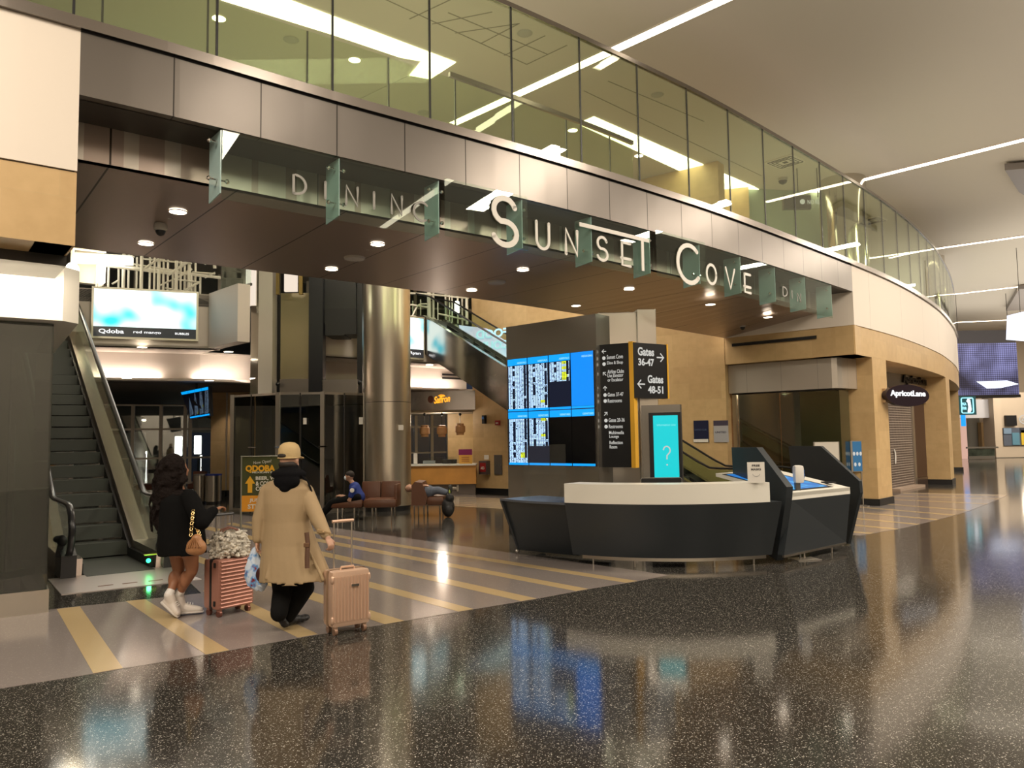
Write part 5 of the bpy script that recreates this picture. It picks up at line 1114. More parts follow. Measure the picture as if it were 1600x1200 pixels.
esc = escalator('long dark escalator going up beside the glass shop corner at the left', (-4.96, 11.12), E1, C1, 1.26, 1.5, .577, 5.4, 24)
g = emit('green_led', (.02, 1, .25), 6)
p = P(232, 876, .16); bm = B(); sphere(bm, (p.x, p.y, .16), .03, seg=10); BASE[esc] = Vector(esc.location); obj('green_signal', bm, g, esc); point_light((p.x+.05, p.y-.08, .2), .6, .03, (.1, 1, .3))
bm = B(); box(bm, (p.x, p.y+.05, .235), (.16, .08, .01), .6); obj('yellow_label', bm, plain('label_yellow', (.55, .62, .05), .5), esc)
# comb plate
pl = [P(96, 929, .006), P(315, 905, .006), P(262, 884, .006), P(75, 905, .006)]
r = thing('escalator_landing_plate', 'pale steel landing plate set in the floor at the foot of the left escalator', 'floor plate', (*pl[0].xy, 0))
bm = B(); prism(bm, [(*q.xy, .0) for q in pl], (0, 0, .008)); obj('plate', bm, plain('landing_steel', (.66, .60, .58), .35, .75), r)
for u, v in [(165, 915), (203, 911), (243, 907)]:
    q = P(u, v, .008); bm = B(); box(bm, (q.x, q.y, .0095), (.17, .05, .002), math.atan2(C1.y, C1.x)); obj('worn_label', bm, plain('brown_label', (.22, .12, .08), .6), r)
# bag left on the newel
q = PY(97, 845, 10.3); bm = B(); sphere(bm, (q.x, q.y, q.z), .07, (1, .6, 1.1)); sphere(bm, (q.x-.05, q.y, q.z+.02), .06, (1.2, .6, .8)); box(bm, (q.x-.03, q.y, q.z-.13), (.07, .05, .16), .3, 0, .2)
tag(obj('cloth_bundle', bm, black_m, smooth=True), 'small black cloth bundle tied to the left newel of the escalator', 'bundle')
D2 = Vector((.836, -.55)).normalized(); E2 = -D2; C2 = Vector((-.55, -.836)).normalized()
e2o = Vector((4.7, 18.5))+D2*1.5
esc2 = escalator('steel-clad escalator rising along the stone wall, seen behind the pylon', e2o, E2, C2, 1.2, 1.5, .60, 5.3, 22, deck=plain('escalator_polished', (.50, .48, .46), .14, 1, bump=.2, bscale=1.2))
# reflected screen built as a glowing FOOD COURT panel, lettering mirrored
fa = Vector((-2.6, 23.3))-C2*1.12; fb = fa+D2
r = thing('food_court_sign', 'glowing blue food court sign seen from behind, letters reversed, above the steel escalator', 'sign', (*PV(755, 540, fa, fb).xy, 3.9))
pnF = Vector((D2.y, -D2.x))
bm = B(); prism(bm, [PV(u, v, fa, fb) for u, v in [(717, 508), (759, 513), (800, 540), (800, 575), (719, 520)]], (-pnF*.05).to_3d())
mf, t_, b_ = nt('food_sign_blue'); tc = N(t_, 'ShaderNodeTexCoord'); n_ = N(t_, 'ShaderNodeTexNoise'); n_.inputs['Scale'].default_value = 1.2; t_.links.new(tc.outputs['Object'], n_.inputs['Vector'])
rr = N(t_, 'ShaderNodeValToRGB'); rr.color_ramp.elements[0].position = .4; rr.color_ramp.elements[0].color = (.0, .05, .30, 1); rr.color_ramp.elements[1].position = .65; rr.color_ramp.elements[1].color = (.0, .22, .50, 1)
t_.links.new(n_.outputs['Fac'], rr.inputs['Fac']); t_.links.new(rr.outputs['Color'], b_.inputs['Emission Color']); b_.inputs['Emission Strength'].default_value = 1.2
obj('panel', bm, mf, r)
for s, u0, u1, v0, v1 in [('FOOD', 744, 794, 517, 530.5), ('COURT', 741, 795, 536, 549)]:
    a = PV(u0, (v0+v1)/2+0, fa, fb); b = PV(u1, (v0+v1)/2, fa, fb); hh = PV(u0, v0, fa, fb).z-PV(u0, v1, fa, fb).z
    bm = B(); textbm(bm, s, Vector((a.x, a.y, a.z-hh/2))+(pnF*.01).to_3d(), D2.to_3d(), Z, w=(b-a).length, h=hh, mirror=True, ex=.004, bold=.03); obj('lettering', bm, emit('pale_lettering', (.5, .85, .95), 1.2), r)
# blue light the screens throw on the court
area_light((-1.5, 17.5, 4.0), 2.0, 1.0, 25, (.25, .7, 1), rot=(math.radians(80), 0, math.radians(10)), name='screen_glow') if False else None
# ================================================================= ELEVATOR
G = [P(362, 797, 0).xy, PY(434, 700, 19.3).xy, PY(504, 700, 19.3).xy, PY(571, 700, 20.1).xy, PY(571, 700, 22.5).xy]
r = thing('glass_elevator', 'glass elevator enclosure with smoked panes and steel posts in front of the round column', 'elevator', (*PY(465, 700, 20.4).xy, 0))
for i, (a, b) in enumerate(zip(G[:-1], G[1:])):
    L = (b-a).length; d = (b-a).normalized(); nn = 2 if i in (0, 1, 2) else 1
    for k in range(nn):
        p = a+d*(L*k/nn+.03); q = a+d*(L*(k+1)/nn-.03); bm = B(); wallstrip(bm, [p, q], .06, 2.93, .015); obj('glass_pane', bm, bkglass, r)
bm = B()
for i, (a, b) in enumerate(zip(G[:-1], G[1:])): wallstrip(bm, [a, b], 2.93, 2.99, .05); 
obj('top_rail', bm, satin, r)
bm = B()
for i, (a, b) in enumerate(zip(G[:-1], G[1:])): wallstrip(bm, [a, b], 0, .06, .06)
obj('bottom_rail', bm, satin, r)
for i, g_ in enumerate(G[:4]):
    bm = B(); box(bm, (*g_, 1.5), (.1, .1, 2.99)); obj('post', bm, satin, r)
for a, b, f in [(G[0], G[1], .42), (G[1], G[2], .5), (G[2], G[3], .5)]:
    p = a.lerp(b, f); bm = B(); box(bm, (*p, 1.5), (.03, .03, 2.95)); obj('mullion', bm, dark_m, r)
for a, b, f in [(G[0], G[1], .42), (G[1], G[2], .0), (G[2], G[3], .0), (G[1], G[2], .97)]:
    p = a.lerp(b, f); bm = B(); box(bm, (p.x+.05, p.y-.06, 1.62), (.2, .03, .03)); obj('pane_clip', bm, chrome, r)
def xb(u, y): return PY(u, 600, y).x
def zb(v, y, u=470): return PY(u, v, y).z
def vbox(u0, u1, v0, v1, y, th, m, name, parent=r, bev=0):
    x0, x1 = xb(u0, y), xb(u1, y); za = zb(v0, y, (u0+u1)/2) if v0 is not None else 9.0; zc = zb(v1, y, (u0+u1)/2) if v1 is not None else 0.0
    bm = B(); box(bm, ((x0+x1)/2, y+th/2, (za+zc)/2), (x1-x0, th, za-zc), bevel=bev); return obj(name, bm, m, parent)
vbox(391, 403, None, 618, 20.6, .3, polish, 'shaft_column_side'); vbox(403, 425, None, 617, 20.3, .4, panelled('shaft_steel', (.66, .62, .54), 3, .5, .4, .3), 'shaft_column')
vbox(425, 438, None, None, 20.9, .3, black_m, 'rail_gap'); vbox(438, 482, 458, 592, 20.7, .15, plain('counterweight_gold', (.42, .37, .22), .22, .55, bump=.2, bscale=1.5), 'counterweight_panel'); vbox(437, 482, 592, 618, 20.4, .3, steel, 'lower_panel'); 
vbox(430, 435, 423, 460, 20.2, .1, plain('brass', (.45, .32, .12), .3, 1), 'brass_frame'); vbox(466, 472, 423, 460, 20.2, .1, plain('brass', (.45, .32, .12), .3, 1), 'brass_frame'); vbox(443, 463, 405, 455, 20.3, .1, emit('cab_light_panel', (1, .85, .7), .9), 'cab_light_panel')
vbox(482, 504, None, None, 20.3, .35, plain('shaft_black', (.014, .015, .018), .35), 'guide_mast'); vbox(505, 556, 380, 505, 20.5, 1.2, plain('cab_dark', (.02, .02, .02), .3), 'cab'); vbox(508, 538, 482, 524, 20.45, .9, plain('cab_under', (.012, .012, .012), .5), 'cab_underframe')
vbox(538, 556, 482, 522, 20.45, .9, plain('cab_under', (.012, .012, .012), .5), 'cab_underframe')
vbox(503, 558, 593, 617, 20.3, .3, steel, 'lower_panel'); vbox(558, 566, None, None, 20.6, .2, black_m, 'guide_rail'); vbox(566, 571, None, 600, 21.5, .2, satin, 'guide_rail'); vbox(426, 431, 470, 600, 20.8, .1, satin, 'guide_rail')
bm = B(); q = PY(562, 598, 20.3); sphere(bm, q, .06, seg=8); q2 = PY(434, 600, 20.2); sphere(bm, q2, .06, seg=8); obj('bracket', bm, black_m, r)
bm = B(); wallstrip(bm, [Vector((G[0].x+.3, 22.6)), Vector((G[3].x, 22.6))], 0, 2.6, .1); obj('rear_wall', bm, plain('shaft_blue_black', (.02, .03, .05), .5), r)
# posted notice on the smoked glass
vbox(474, 479, 653, 663, 19.2, .02, paper, 'notice'); vbox(561, 567, 652, 663, 19.95, .02, paper, 'notice')
# ================================================================= ROUND COLUMN
cy = 19.6; cx = PY(606, 700, cy).x; cr = .585
r = thing('round_column', 'massive round brushed steel column in the middle of the court', 'column', (cx, cy, 0))
colm = plain('column_steel', (.70, .64, .54), .32, 1, bump=.03, bscale=3)
bm = B(); lathe(bm, [(cr, .12), (cr, 2.70)], (cx, cy, 0), 64); obj('lower_drum', bm, colm, r, True)
bm = B(); lathe(bm, [(cr, 2.715), (cr, 9)], (cx, cy, 0), 64); obj('upper_drum', bm, colm, r, True)
bm = B(); lathe(bm, [(cr-.02, 0), (cr-.02, 2.72)], (cx, cy, 0), 48); obj('core', bm, black_m, r)
q = PY(626, 668, cy-cr); bm = B(); box(bm, (q.x, cy-cr*.93, q.z), (.12, .03, .13), .25); obj('notice', bm, paper, r)
# ================================================================= SEATING
brown = plain('brown_leather', (.115, .045, .022), .38, bump=.15, bscale=14)
def cushion(bm, c, s, rx=0, bev=.05): box(bm, c, s, 0, rx, 0, bevel=bev)
by = 17.1; bx0 = PY(514, 790, by).x; bx1 = PY(620, 790, by).x
r = thing('waiting_bench', 'brown leather bench with a low backrest in front of the round column', 'bench', ((bx0+bx1)/2, by, 0))
for i in range(2):
    w2 = (bx1-bx0)/2
    bm = B(); cushion(bm, (bx0+w2*(i+.5), by+.28, .36), (w2-.006, .62, .20), 0, .08); obj('seat', bm, brown, r, True)
xx0 = PY(557, 770, by).x
for i in range(2):
    w2 = (bx1-xx0)/2; bm = B(); cushion(bm, (xx0+w2*(i+.5), by+.60, .60), (w2-.006, .12, .44), -.15, .05); obj('backrest', bm, brown, r, True)
bm = B(); cushion(bm, (bx1-.03, by+.34, .52), (.07, .60, .50), 0, .03); obj('end_panel', bm, brown, r, True)
for x in (bx0+.18, bx0+.55, bx0+.95, bx1-.12):
    for y in (by+.06, by+.5): bm = B(); tube(bm, [(x, y, 0), (x, y, .27)], .018, 8); obj('leg', bm, chrome, r)
r = thing('lounge_chair', 'brown leather seat turned sideways beside the order counter, a person lying across it', 'seat', (PY(668, 790, 17.6).x, 17.6, 0))
y = 17.5; ax = PY(655, 770, y).x; bx = PY(678, 790, y).x
bm = B(); prism(bm, [(PY(643, 790, y).x, y, .27), (PY(665, 790, y).x, y, .27), (PY(668, 790, y).x, y, .45), (PY(659, 790, y).x, y, .78), (PY(648, 790, y).x, y, .80), (PY(643, 790, y).x, y, .72)], (0, .9, 0)); obj('backrest', bm, brown, r)
bm = B(); cushion(bm, (PY(680, 790, y).x, y+.45, .36), (.40, .9, .2), 0, .07); obj('seat', bm, brown, r, True)
for u in (647, 662, 687):
    for dy in (.05, .8): bm = B(); tube(bm, [(PY(u, 790, y).x, y+dy, 0), (PY(u, 790, y).x, y+dy, .28)], .018, 8); obj('leg', bm, chrome, r)
# distant bench at the windows
for k, (u0, u1, lb_) in enumerate([(212, 258, 'brown leather bench by the windows behind the escalator'), (292, 312, 'brown leather bench end behind the steel bins')]):
    y = 24.5; x0, x1 = PY(u0, 750, y).x, PY(u1, 750, y).x
    r = thing('waiting_bench', lb_, 'bench', ((x0+x1)/2, y, 0))
    bm = B(); cushion(bm, ((x0+x1)/2, y+.3, .38), (x1-x0, .6, .18), 0, .06); obj('seat', bm, plain('brown_leather2', (.20, .08, .05), .4), r, True)
    bm = B(); cushion(bm, (x1-.22, y+.55, .62), (.44, .12, .45), -.1, .04); obj('backrest', bm, plain('brown_leather2', (.20, .08, .05), .4), r, True)
    for x in (x0+.1, x1-.1): bm = B(); tube(bm, [(x, y+.1, 0), (x, y+.1, .3)], .02, 8); obj('leg', bm, chrome, r)
# bins
y = 22.6
for k, (u0, u1, c, lb_) in enumerate([(303, 321, (.30, .28, .26), 'grey steel litter bin, left one of the pair beside the stone pillar'), (321.5, 346, (.01, .03, .30), 'steel recycling bin with a blue lid rim beside the stone pillar')]):
    x0, x1 = PY(u0, 750, y).x, PY(u1, 750, y).x; cx_ = (x0+x1)/2; rr_ = (x1-x0)/2*.98
    r = thing('recycling_bin', lb_, 'bin', (cx_, y, 0), 'steel bins by the stone pillar')
    bm = B(); lathe(bm, [(rr_*.9, .0), (rr_*.9, .06), (rr_, .06), (rr_, .80)], (cx_, y, 0), 32); obj('body', bm, steel, r, True)
    bm = B(); lathe(bm, [(rr_*1.03, .80), (rr_*1.03, .84), (rr_*.4, .85)], (cx_, y, 0), 32); obj('lid', bm, plain('lid_%d' % k, c, .4), r)
    bm = B(); lathe(bm, [(rr_*.91, 0), (rr_*.91, .05)], (cx_, y, 0), 32); obj('plinth', bm, black_m, r)
# stone pillar
y = 24.6; x0, x1 = PY(329, 700, y).x, PY(394, 700, y).x
bm = B(); box(bm, ((x0+x1)/2, y+.5, 1.8), (x1-x0, 1.0, 3.5)); pr = struct('wall_pillar_court', bm, stone_m); bm = B(); box(bm, ((x0+x1)/2, y+.5, .12), (x1-x0+.05, 1.05, .24)); obj('plinth', bm, black_m, pr)
bm = B(); 
for u in (354, 391): box(bm, (PY(u, 700, y).x, y-.01, 1.7), (.05, .03, 3.3))
obj('metal_strip', bm, satin, pr)
spot_light((PY(352, 700, 23.9).x, 23.9, 3.3), 45, 100, WARM)
vl = PY(300, 700, 30)
# hanging flight monitor
r = thing('hanging_flight_monitor', 'small tilted blue flight monitor hanging in front of the windows', 'monitor', (PY(307, 640, 20.5).x, 20.5, zb(655, 20.5, 307)))
y = 20.5; q = [PY(282, 612, y+.25), PY(327, 603, y), PY(329, 650, y-.15), PY(298, 655, y+.1)]
bm = B(); prism(bm, q, (.03, .12, 0)); obj('casing', bm, black_m, r)
nrm = (q[1]-q[0]).cross(q[3]-q[0]).normalized(); nrm = nrm if nrm.y < 0 else -nrm
def qq(a, b): return (q[0]*(1-a)+q[1]*a)*(1-b)+(q[3]*(1-a)+q[2]*a)*b+nrm*.012
def qpan(a0, a1, b0, b1, m, name, uvf=False):
    bm = B(); prism(bm, [qq(a0, b0), qq(a1, b0), qq(a1, b1), qq(a0, b1)], nrm*.006)
    if uvf:
        o_ = qq(a0, b1); X_ = qq(a1, b1)-o_; Y_ = qq(a0, b0)-o_; setuv(bm, bm.faces, lambda co: ((co-o_).dot(X_)/X_.length_squared, (co-o_).dot(Y_)/Y_.length_squared))
    obj(name, bm, m, r)
for k in range(4):
    a0 = .02+.24*k; qpan(a0, a0+.225, .03, .12, blue_h, 'header'); qpan(a0, a0+.225, .92, .97, blue_h, 'footer'); qpan(a0, a0+.225, .14, .90, board_mat('small_board_%d' % k, 9, 20+k, 22, 1, .05, .25), 'timetable', True)
bm = B(); c_ = (q[0]+q[1])/2; tube(bm, [c_+Vector((0, .1, 0)), Vector((c_.x, c_.y+.1, 4.1))], .03, 6); obj('hanger', bm, black_m, r)
# spotlights behind it
# ================================================================= ORDER COUNTER
y = 24.2; SA = 'order_counter'
r = thing('order_counter', 'orange fronted order counter of the food stand right of the round column', 'counter', (PY(690, 750, y).x, y, 0))
def vb(u0, u1, v0, v1, yy, th, m, name, parent=r, bev=0): return vbox(u0, u1, v0, v1, yy, th, m, name, parent, bev)
org = plain('orange_laminate', (.62, .30, .07), .45, var=.12, vscale=2)
vb(610, 742, 728, 757, y, .5, org, 'front_panel'); vb(610, 743, 725.5, 728, y-.05, .7, ledge_m, 'counter_top'); vb(610, 741, 757, None, y+.1, .4, plain('counter_base', (.16, .13, .11), .4), 'plinth')
bm = B(); q = PY(709, 763, y+.08); box(bm, tuple(q), (.3, .03, .08), bevel=.02); box(bm, (q.x-.12, q.y, q.z), (.09, .035, .22), bevel=.03); box(bm, (q.x+.12, q.y, q.z), (.09, .035, .22), bevel=.03); obj('counter_emblem', bm, satin, r)
r2 = thing('menu_card_holder', 'purple and orange card standing on the order counter', 'card', (PY(726, 724, y).x, y+.1, zb(725.5, y, 726)))
vb(715.5, 736.5, 702, 711, y+.1, .02, plain('purple_card', (.22, .01, .10), .5), 'purple_part', r2); vb(716, 736.5, 711, 724.5, y+.1, .02, plain('orange_card', (.75, .42, .08), .5), 'orange_part', r2)
for v in (714, 717, 720): vb(720, 732, v, v+1, y+.09, .01, plain('brown_print', (.4, .15, .05), .5), 'text_line', r2)
r2 = thing('menu_card_holder', 'small white menu card at the left end of the order counter', 'card', (PY(648, 724, y).x, y+.1, zb(725.5, y, 648))); vb(645.5, 651, 708, 724.5, y+.1, .02, paper, 'card', r2)
r2 = thing('glass_display', 'low clear glass display on top of the order counter', 'display case', (PY(690, 724, y).x, y+.3, zb(725.5, y, 690)))
vb(655, 712, 714, 725, y+.3, .03, acryl, 'glass_screen', r2); vb(660, 678, 720, 725, y+.35, .3, plain('grey_tray', (.3, .32, .32), .4), 'tray', r2); vb(690, 712, 718, 725, y+.35, .3, dark_m, 'register', r2)
# stand front: steel fascia band
r = thing('food_stand', 'food stand front with curved steel band and orange script sign over the order counter', 'kiosk', (PY(690, 750, y+1).x, y+1.2, 0))
vb(600, 742, 611, 641, y+.9, .4, plain('band_steel', (.40, .37, .36), .16, 1, bump=.2, bscale=2), 'steel_band'); vb(699, 742, 641, 726, y+2.6, .2, stone_m, 'side_wall'); vb(600, 742, 641, 645, y+1, 2.6, plain('stand_ceiling', (.5, .42, .3), .7), 'ceiling_panel')
vb(600, 700, 726, None, y+2.5, .1, dark_m, 'back_counter')
bm = B(); c_ = PY(673, 624, y+.86); prism(bm, [c_+Vector((.10*math.cos(k*math.pi/10), 0, .12*math.sin(k*math.pi/10))) for k in range(20)], (0, .04, 0)); obj('sign_emblem', bm, plain('brown_emblem', (.16, .04, .02), .5), r)
og = emit('orange_neon', (1, .38, .02), 1.5); bm = B(); c_ = PY(678, 631, y+.86); textbm(bm, 'Saffron', c_, (1, 0, .12), (.12, 0, 1), w=.52, h=.24, bold=.02, ex=.02); obj('sign_lettering', bm, og, r)
bm = B()
for k in range(7):
    a = math.radians(20+k*22); c_ = PY(690, 620, y+.86); stroke(bm, [(.04*math.cos(a), .02*math.sin(a)), (.12*math.cos(a), .08*math.sin(a))], c_, (1, 0, 0), Z, .018, .02)
obj('sign_sun_rays', bm, og, r)
bk = plain('woven_lamp', (.55, .30, .13), .6, bump=.3, bscale=50)
for k, (u, v) in enumerate([(663.5, 673), (690.5, 673), (719, 670)]):
    yy = y+.7; p = PY(u, v, yy); rr_ = .165
    r = thing('pendant_lamp', ['leftmost woven barrel pendant lamp over the order counter', 'middle woven barrel pendant lamp over the order counter', 'rightmost woven barrel pendant lamp, hanging before the stone'][k], 'pendant lamp', (p.x, p.y, p.z-.2), 'woven pendants over the counter')
    bm = B(); lathe(bm, [(rr_*.72, p.z-.20), (rr_*.75, p.z-.12), (rr_, p.z-.10), (rr_, p.z+.09), (rr_*.75, p.z+.11), (rr_*.72, p.z+.17), (rr_*.3, p.z+.18)], (p.x, p.y, 0), 24); obj('shade', bm, bk, r, True)
    bm = B(); tube(bm, [(p.x, p.y, p.z+.17), (p.x, p.y, zb(645, y+.7, u))], .008, 6); obj('cord', bm, black_m, r)
    bm = B(); sphere(bm, (p.x, p.y, zb(645, y+.7, u)-.05), .05, seg=10); obj('canopy', bm, black_m, r)
point_light((PY(690, 700, y+1.3).x, y+1.3, 2.4), 40, .15)
spot_light((PY(690, 700, y-1).x, y-1.3, 3.2), 70, 110, WARM)
# vent slots on the cove
r = thing('cove_vent', 'pair of black air slots on the pale cove beside the steel escalator', 'vent', (*Mo(MRr, 1.35, MDR), 3.8)); 
for v in (587, 592.5):
    bm = B(); a = Mo(MRr, 1.37, MDR); q0 = PV(691, v, a, a+MDR); q1 = PV(722, v-2.5, a, a+MDR); z_ = (q0.z+q1.z)/2; prism(bm, [(q0.x, q0.y, z_-.03), (q1.x, q1.y, z_-.03), (q1.x, q1.y, z_+.03), (q0.x, q0.y, z_+.03)], (0, -.02, 0)); obj('slot', bm, black_m, r)
# ================================================================= LATTICE AND UPPER RAILS
lat = plain('white_tube', (.70, .68, .58), .4)
LA = Mo(MA, .8, MD)
def lpt(u, v, o=0): a = LA+Vector((-MD.y, MD.x))*o; return PV(u, v, a, a+MD)
r = thing('white_tube_lattice', 'tall lattice of white tubes standing above the mezzanine band over the escalator', 'sculpture', (*LA, 5.47))
random.seed(3)
for i, (u, v0) in enumerate([(114, 380), (119, 380), (152, 400), (157, 412), (170, 412), (186, 408), (194, 380), (202, 380), (214, 410), (222, 384), (235, 384), (242, 395), (249, 386), (256, 400), (263, 388), (276, 400), (283, 390), (289, 408), (296, 412), (306, 392), (313, 440), (298, 438), (270, 436), (321, 390), (336, 395)]):
    o = random.choice((0, .25, .5)); bm = B(); p = lpt(u, v0-8, o); tube(bm, [(p.x, p.y, 5.5 if u < 315 else p.z-.55), p], .028 if i % 3 else .045, 6); obj('upright', bm, lat, r)
for a, b, rr_ in [((115, 388), (166, 394), .04), ((166, 390), (155, 402), .03), ((204, 412), (280, 424), .03), ((205, 420), (262, 428), .03), ((220, 404), (300, 412), .03), ((155, 412), (345, 434), .05), ((158, 414), (240, 424), .05), ((250, 408), (278, 385), .04), ((225, 420), (258, 398), .04), ((262, 430), (300, 405), .05), ((275, 435), (300, 420), .04), ((313, 440), (285, 456), .04), ((270, 436), (313, 441), .03), ((258, 450), (300, 457), .03), ((320, 434), (336, 426), .03), ((300, 425), (336, 428), .03), ((175, 444), (185, 438), .03), ((250, 446), (272, 436), .03)]:
    o = random.choice((0, .2, .4)); bm = B(); tube(bm, [lpt(*a, o), lpt(*b, o)], rr_*.8, 6); obj('cross_tube', bm, lat, r)
r = thing('light_bar', 'blown-out white light bar in front of the tube lattice, top left', 'light', lpt(160, 412))
bm = B(); q = [lpt(u, v, -.1) for u, v in [(116, 396), (204.5, 401), (204.5, 413), (116, 410)]]; prism(bm, q, (0, .12, 0)); obj('lit_tube', bm, emit('bar_glow', (1, .95, .82), 5), r)
bm = B(); q = [lpt(u, v, .05) for u, v in [(114, 394), (207, 399), (207, 401), (114, 396)]]; prism(bm, q, (0, .12, 0)); obj('housing', bm, lat, r)
q = lpt(158, 428, -.05); bm = B(); lathe(bm, [(.02, q.z-.28), (.09, q.z-.22), (.1, q.z+.2), (.02, q.z+.25)], (q.x, q.y, 0), 12); tag(obj('glowing_lamp', bm, emit('bar_glow', (1, .95, .82), 5), smooth=True), 'small bright upright lamp on the mezzanine edge below the light bar', 'lamp')
q = lpt(113, 423, -.05); bm = B(); sphere(bm, q, .16, (1, 1, 1.3)); tag(obj('glowing_lamp', bm, emit('bar_glow', (1, .95, .82), 5), smooth=True), 'round bright lamp beside the lit pale canopy, far left of the mezzanine', 'lamp')
bm = B(); q = [lpt(u, v, .6) for u, v in [(116, 384), (152, 388), (152, 444), (114, 440)]]; prism(bm, q, (0, .3, 0)); tag(obj('white_pillar', bm, plain('cream_pillar', (.75, .66, .50), .5)), 'pale cream pillar behind the light bar at the left end of the mezzanine', 'pillar')
point_light((lpt(130, 420, -.4).x, lpt(130, 420, -.4).y, 6.2), 60, .2, (1, .85, .6))
# glass landing beside the elevator
r = thing('glass_landing_rail', 'glass guard rail of the upper landing beside the elevator column', 'railing', (*MB_, 5.47))
for a, b in [((345, 461), (384, 447.5)), ((385, 447), (391, 445))]:
    p = P(*a, 5.48).xy; q = P(*b, 5.48).xy; bm = B(); wallstrip(bm, [p, q], 5.48, 6.6, .02); obj('glass_panel', bm, clear, r)
bm = B(); p = P(345, 461, 5.48).xy; q = P(391, 445, 5.48).xy; wallstrip(bm, [p, q], 5.47, 5.53, .05); obj('base_rail', bm, dark_m, r)
bm = B(); box(bm, (p.x+.3, p.y+1.4, 6.3), (.25, .2, 1.7)); obj('lit_post', bm, emit('cab_light_panel', (1, .85, .7), .9), r)
# right-hand upper railing with arches
RA = Mo(MRr, .35, MDR)
def rpt(u, v, o=0): a = RA+Vector((-MDR.y, MDR.x))*o; return PV(u, v, a, a+MDR)
r = thing('upper_railing', 'white tube railing on the mezzanine above the small video screen', 'railing', (*RA, 5.47))
for u, v0, rr_ in [(645, 470, .02), (657, 468, .02), (670, 452, .06), (677, 455, .035), (684, 470, .02), (696, 455, .03), (702, 456, .02), (706, 456, .02), (715, 458, .03), (722, 460, .03), (729, 460, .05)]:
    bm = B(); p = rpt(u, v0, random.choice((0, .3))); tube(bm, [(p.x, p.y, 5.48), p], rr_, 6); obj('upright', bm, lat, r)
for a, b in [((641, 458), (672, 460)), ((672, 460), (732, 466)), ((641, 476), (668, 480)), ((641, 494), (680, 498)), ((684, 490), (728, 500))]:
    bm = B(); tube(bm, [rpt(*a), rpt(*b)], .03, 6); obj('rail', bm, lat, r)
bm = B(); tube(bm, [rpt(643+24*k/10, 497-22*math.sin(math.pi/2*min(1, k/6))) for k in range(11)], .025, 6); obj('arch_rail', bm, lat, r)
q = rpt(714, 480, -.2); bm = B(); lathe(bm, [(.02, q.z-.2), (.08, q.z-.17), (.08, q.z+.17), (.02, q.z+.2)], (q.x, q.y, 0), 12); tag(obj('glowing_lamp', bm, emit('bar_glow', (1, .95, .82), 5), smooth=True), 'small bright upright lamp above the steel escalator', 'lamp')
# ================================================================= FLOOR SIGN
y = 15.3
r = thing('menu_floor_sign', 'green and orange sign board on a steel post between the two travellers', 'sign', (PY(378, 820, y).x, y, 0))
sgr = plain('sign_green', (.075, .085, .030), .5); sor = plain('sign_orange', (.85, .36, .03), .5); swh = plain('sign_text_white', (.80, .78, .70), .5); sye = plain('sign_text_orange', (.95, .50, .03), .5)
vb2 = lambda *a: vbox(*a, r)
vb2(379, 446, 714, 774, y, .02, sgr, 'green_panel'); vb2(379.5, 446, 774, 799, y-.004, .02, sor, 'orange_panel')
x0, x1 = xb(378.3, y), xb(446.5, y); za_ = zb(713, y, 400); zc_ = zb(800, y, 400)
bm = B(); tube(bm, [(x0, y+.01, 0), (x0, y+.01, za_), (x1, y+.01, za_), (x1, y+.01, 0)], .022, 8); obj('frame', bm, plain('frame_grey', (.28, .28, .24), .4, .6), r)
for x in (x0, x1): bm = B(); box(bm, (x, y, .012), (.06, .5, .024)); obj('foot', bm, satin, r)
def ftxt(s, u0, u1, v0, v1, m, bold=.02, tilt=0):
    a = PY(u0, v1, y-.01); b = PY(u1, v1, y-.01); hh = PY(u0, v0, y-.01).z-a.z; bm = B(); textbm(bm, s, a, (1, 0, tilt), Z, w=b.x-a.x, h=hh, bold=bold, ex=.001); obj('lettering', bm, m, r)
ftxt('Now Open!', 396, 424, 721, 727, swh, .0, .1); ftxt('QDOBA', 383.5, 430, 727, 739, sye, .05); ftxt('MEXICAN EATS', 394, 432, 736.5, 739.5, swh, .01) if False else ftxt('MEXICAN EATS', 394, 436, 736.8, 739.6, swh, .02)
ftxt('BEER, WINE', 399.5, 444, 744.5, 751, swh, .03); ftxt('& COLD', 399.5, 426, 752, 759, swh, .03); ftxt('COCKTAILS', 399.5, 442, 760, 767, swh, .03); ftxt('JUST', 389.5, 410, 779, 785.5, swh, .03); ftxt('STEPS', 387, 414, 788, 795, swh, .03)
bm = B(); a = PY(390.5, 770, y-.01); prism(bm, [a+Vector(p) for p in [(-.045, 0, 0), (.045, 0, 0), (.045, 0, .18), (.1, 0, .18), (0, 0, .33), (-.1, 0, .18), (-.045, 0, .18)]], (0, .004, 0)); obj('arrow', bm, sye, r)
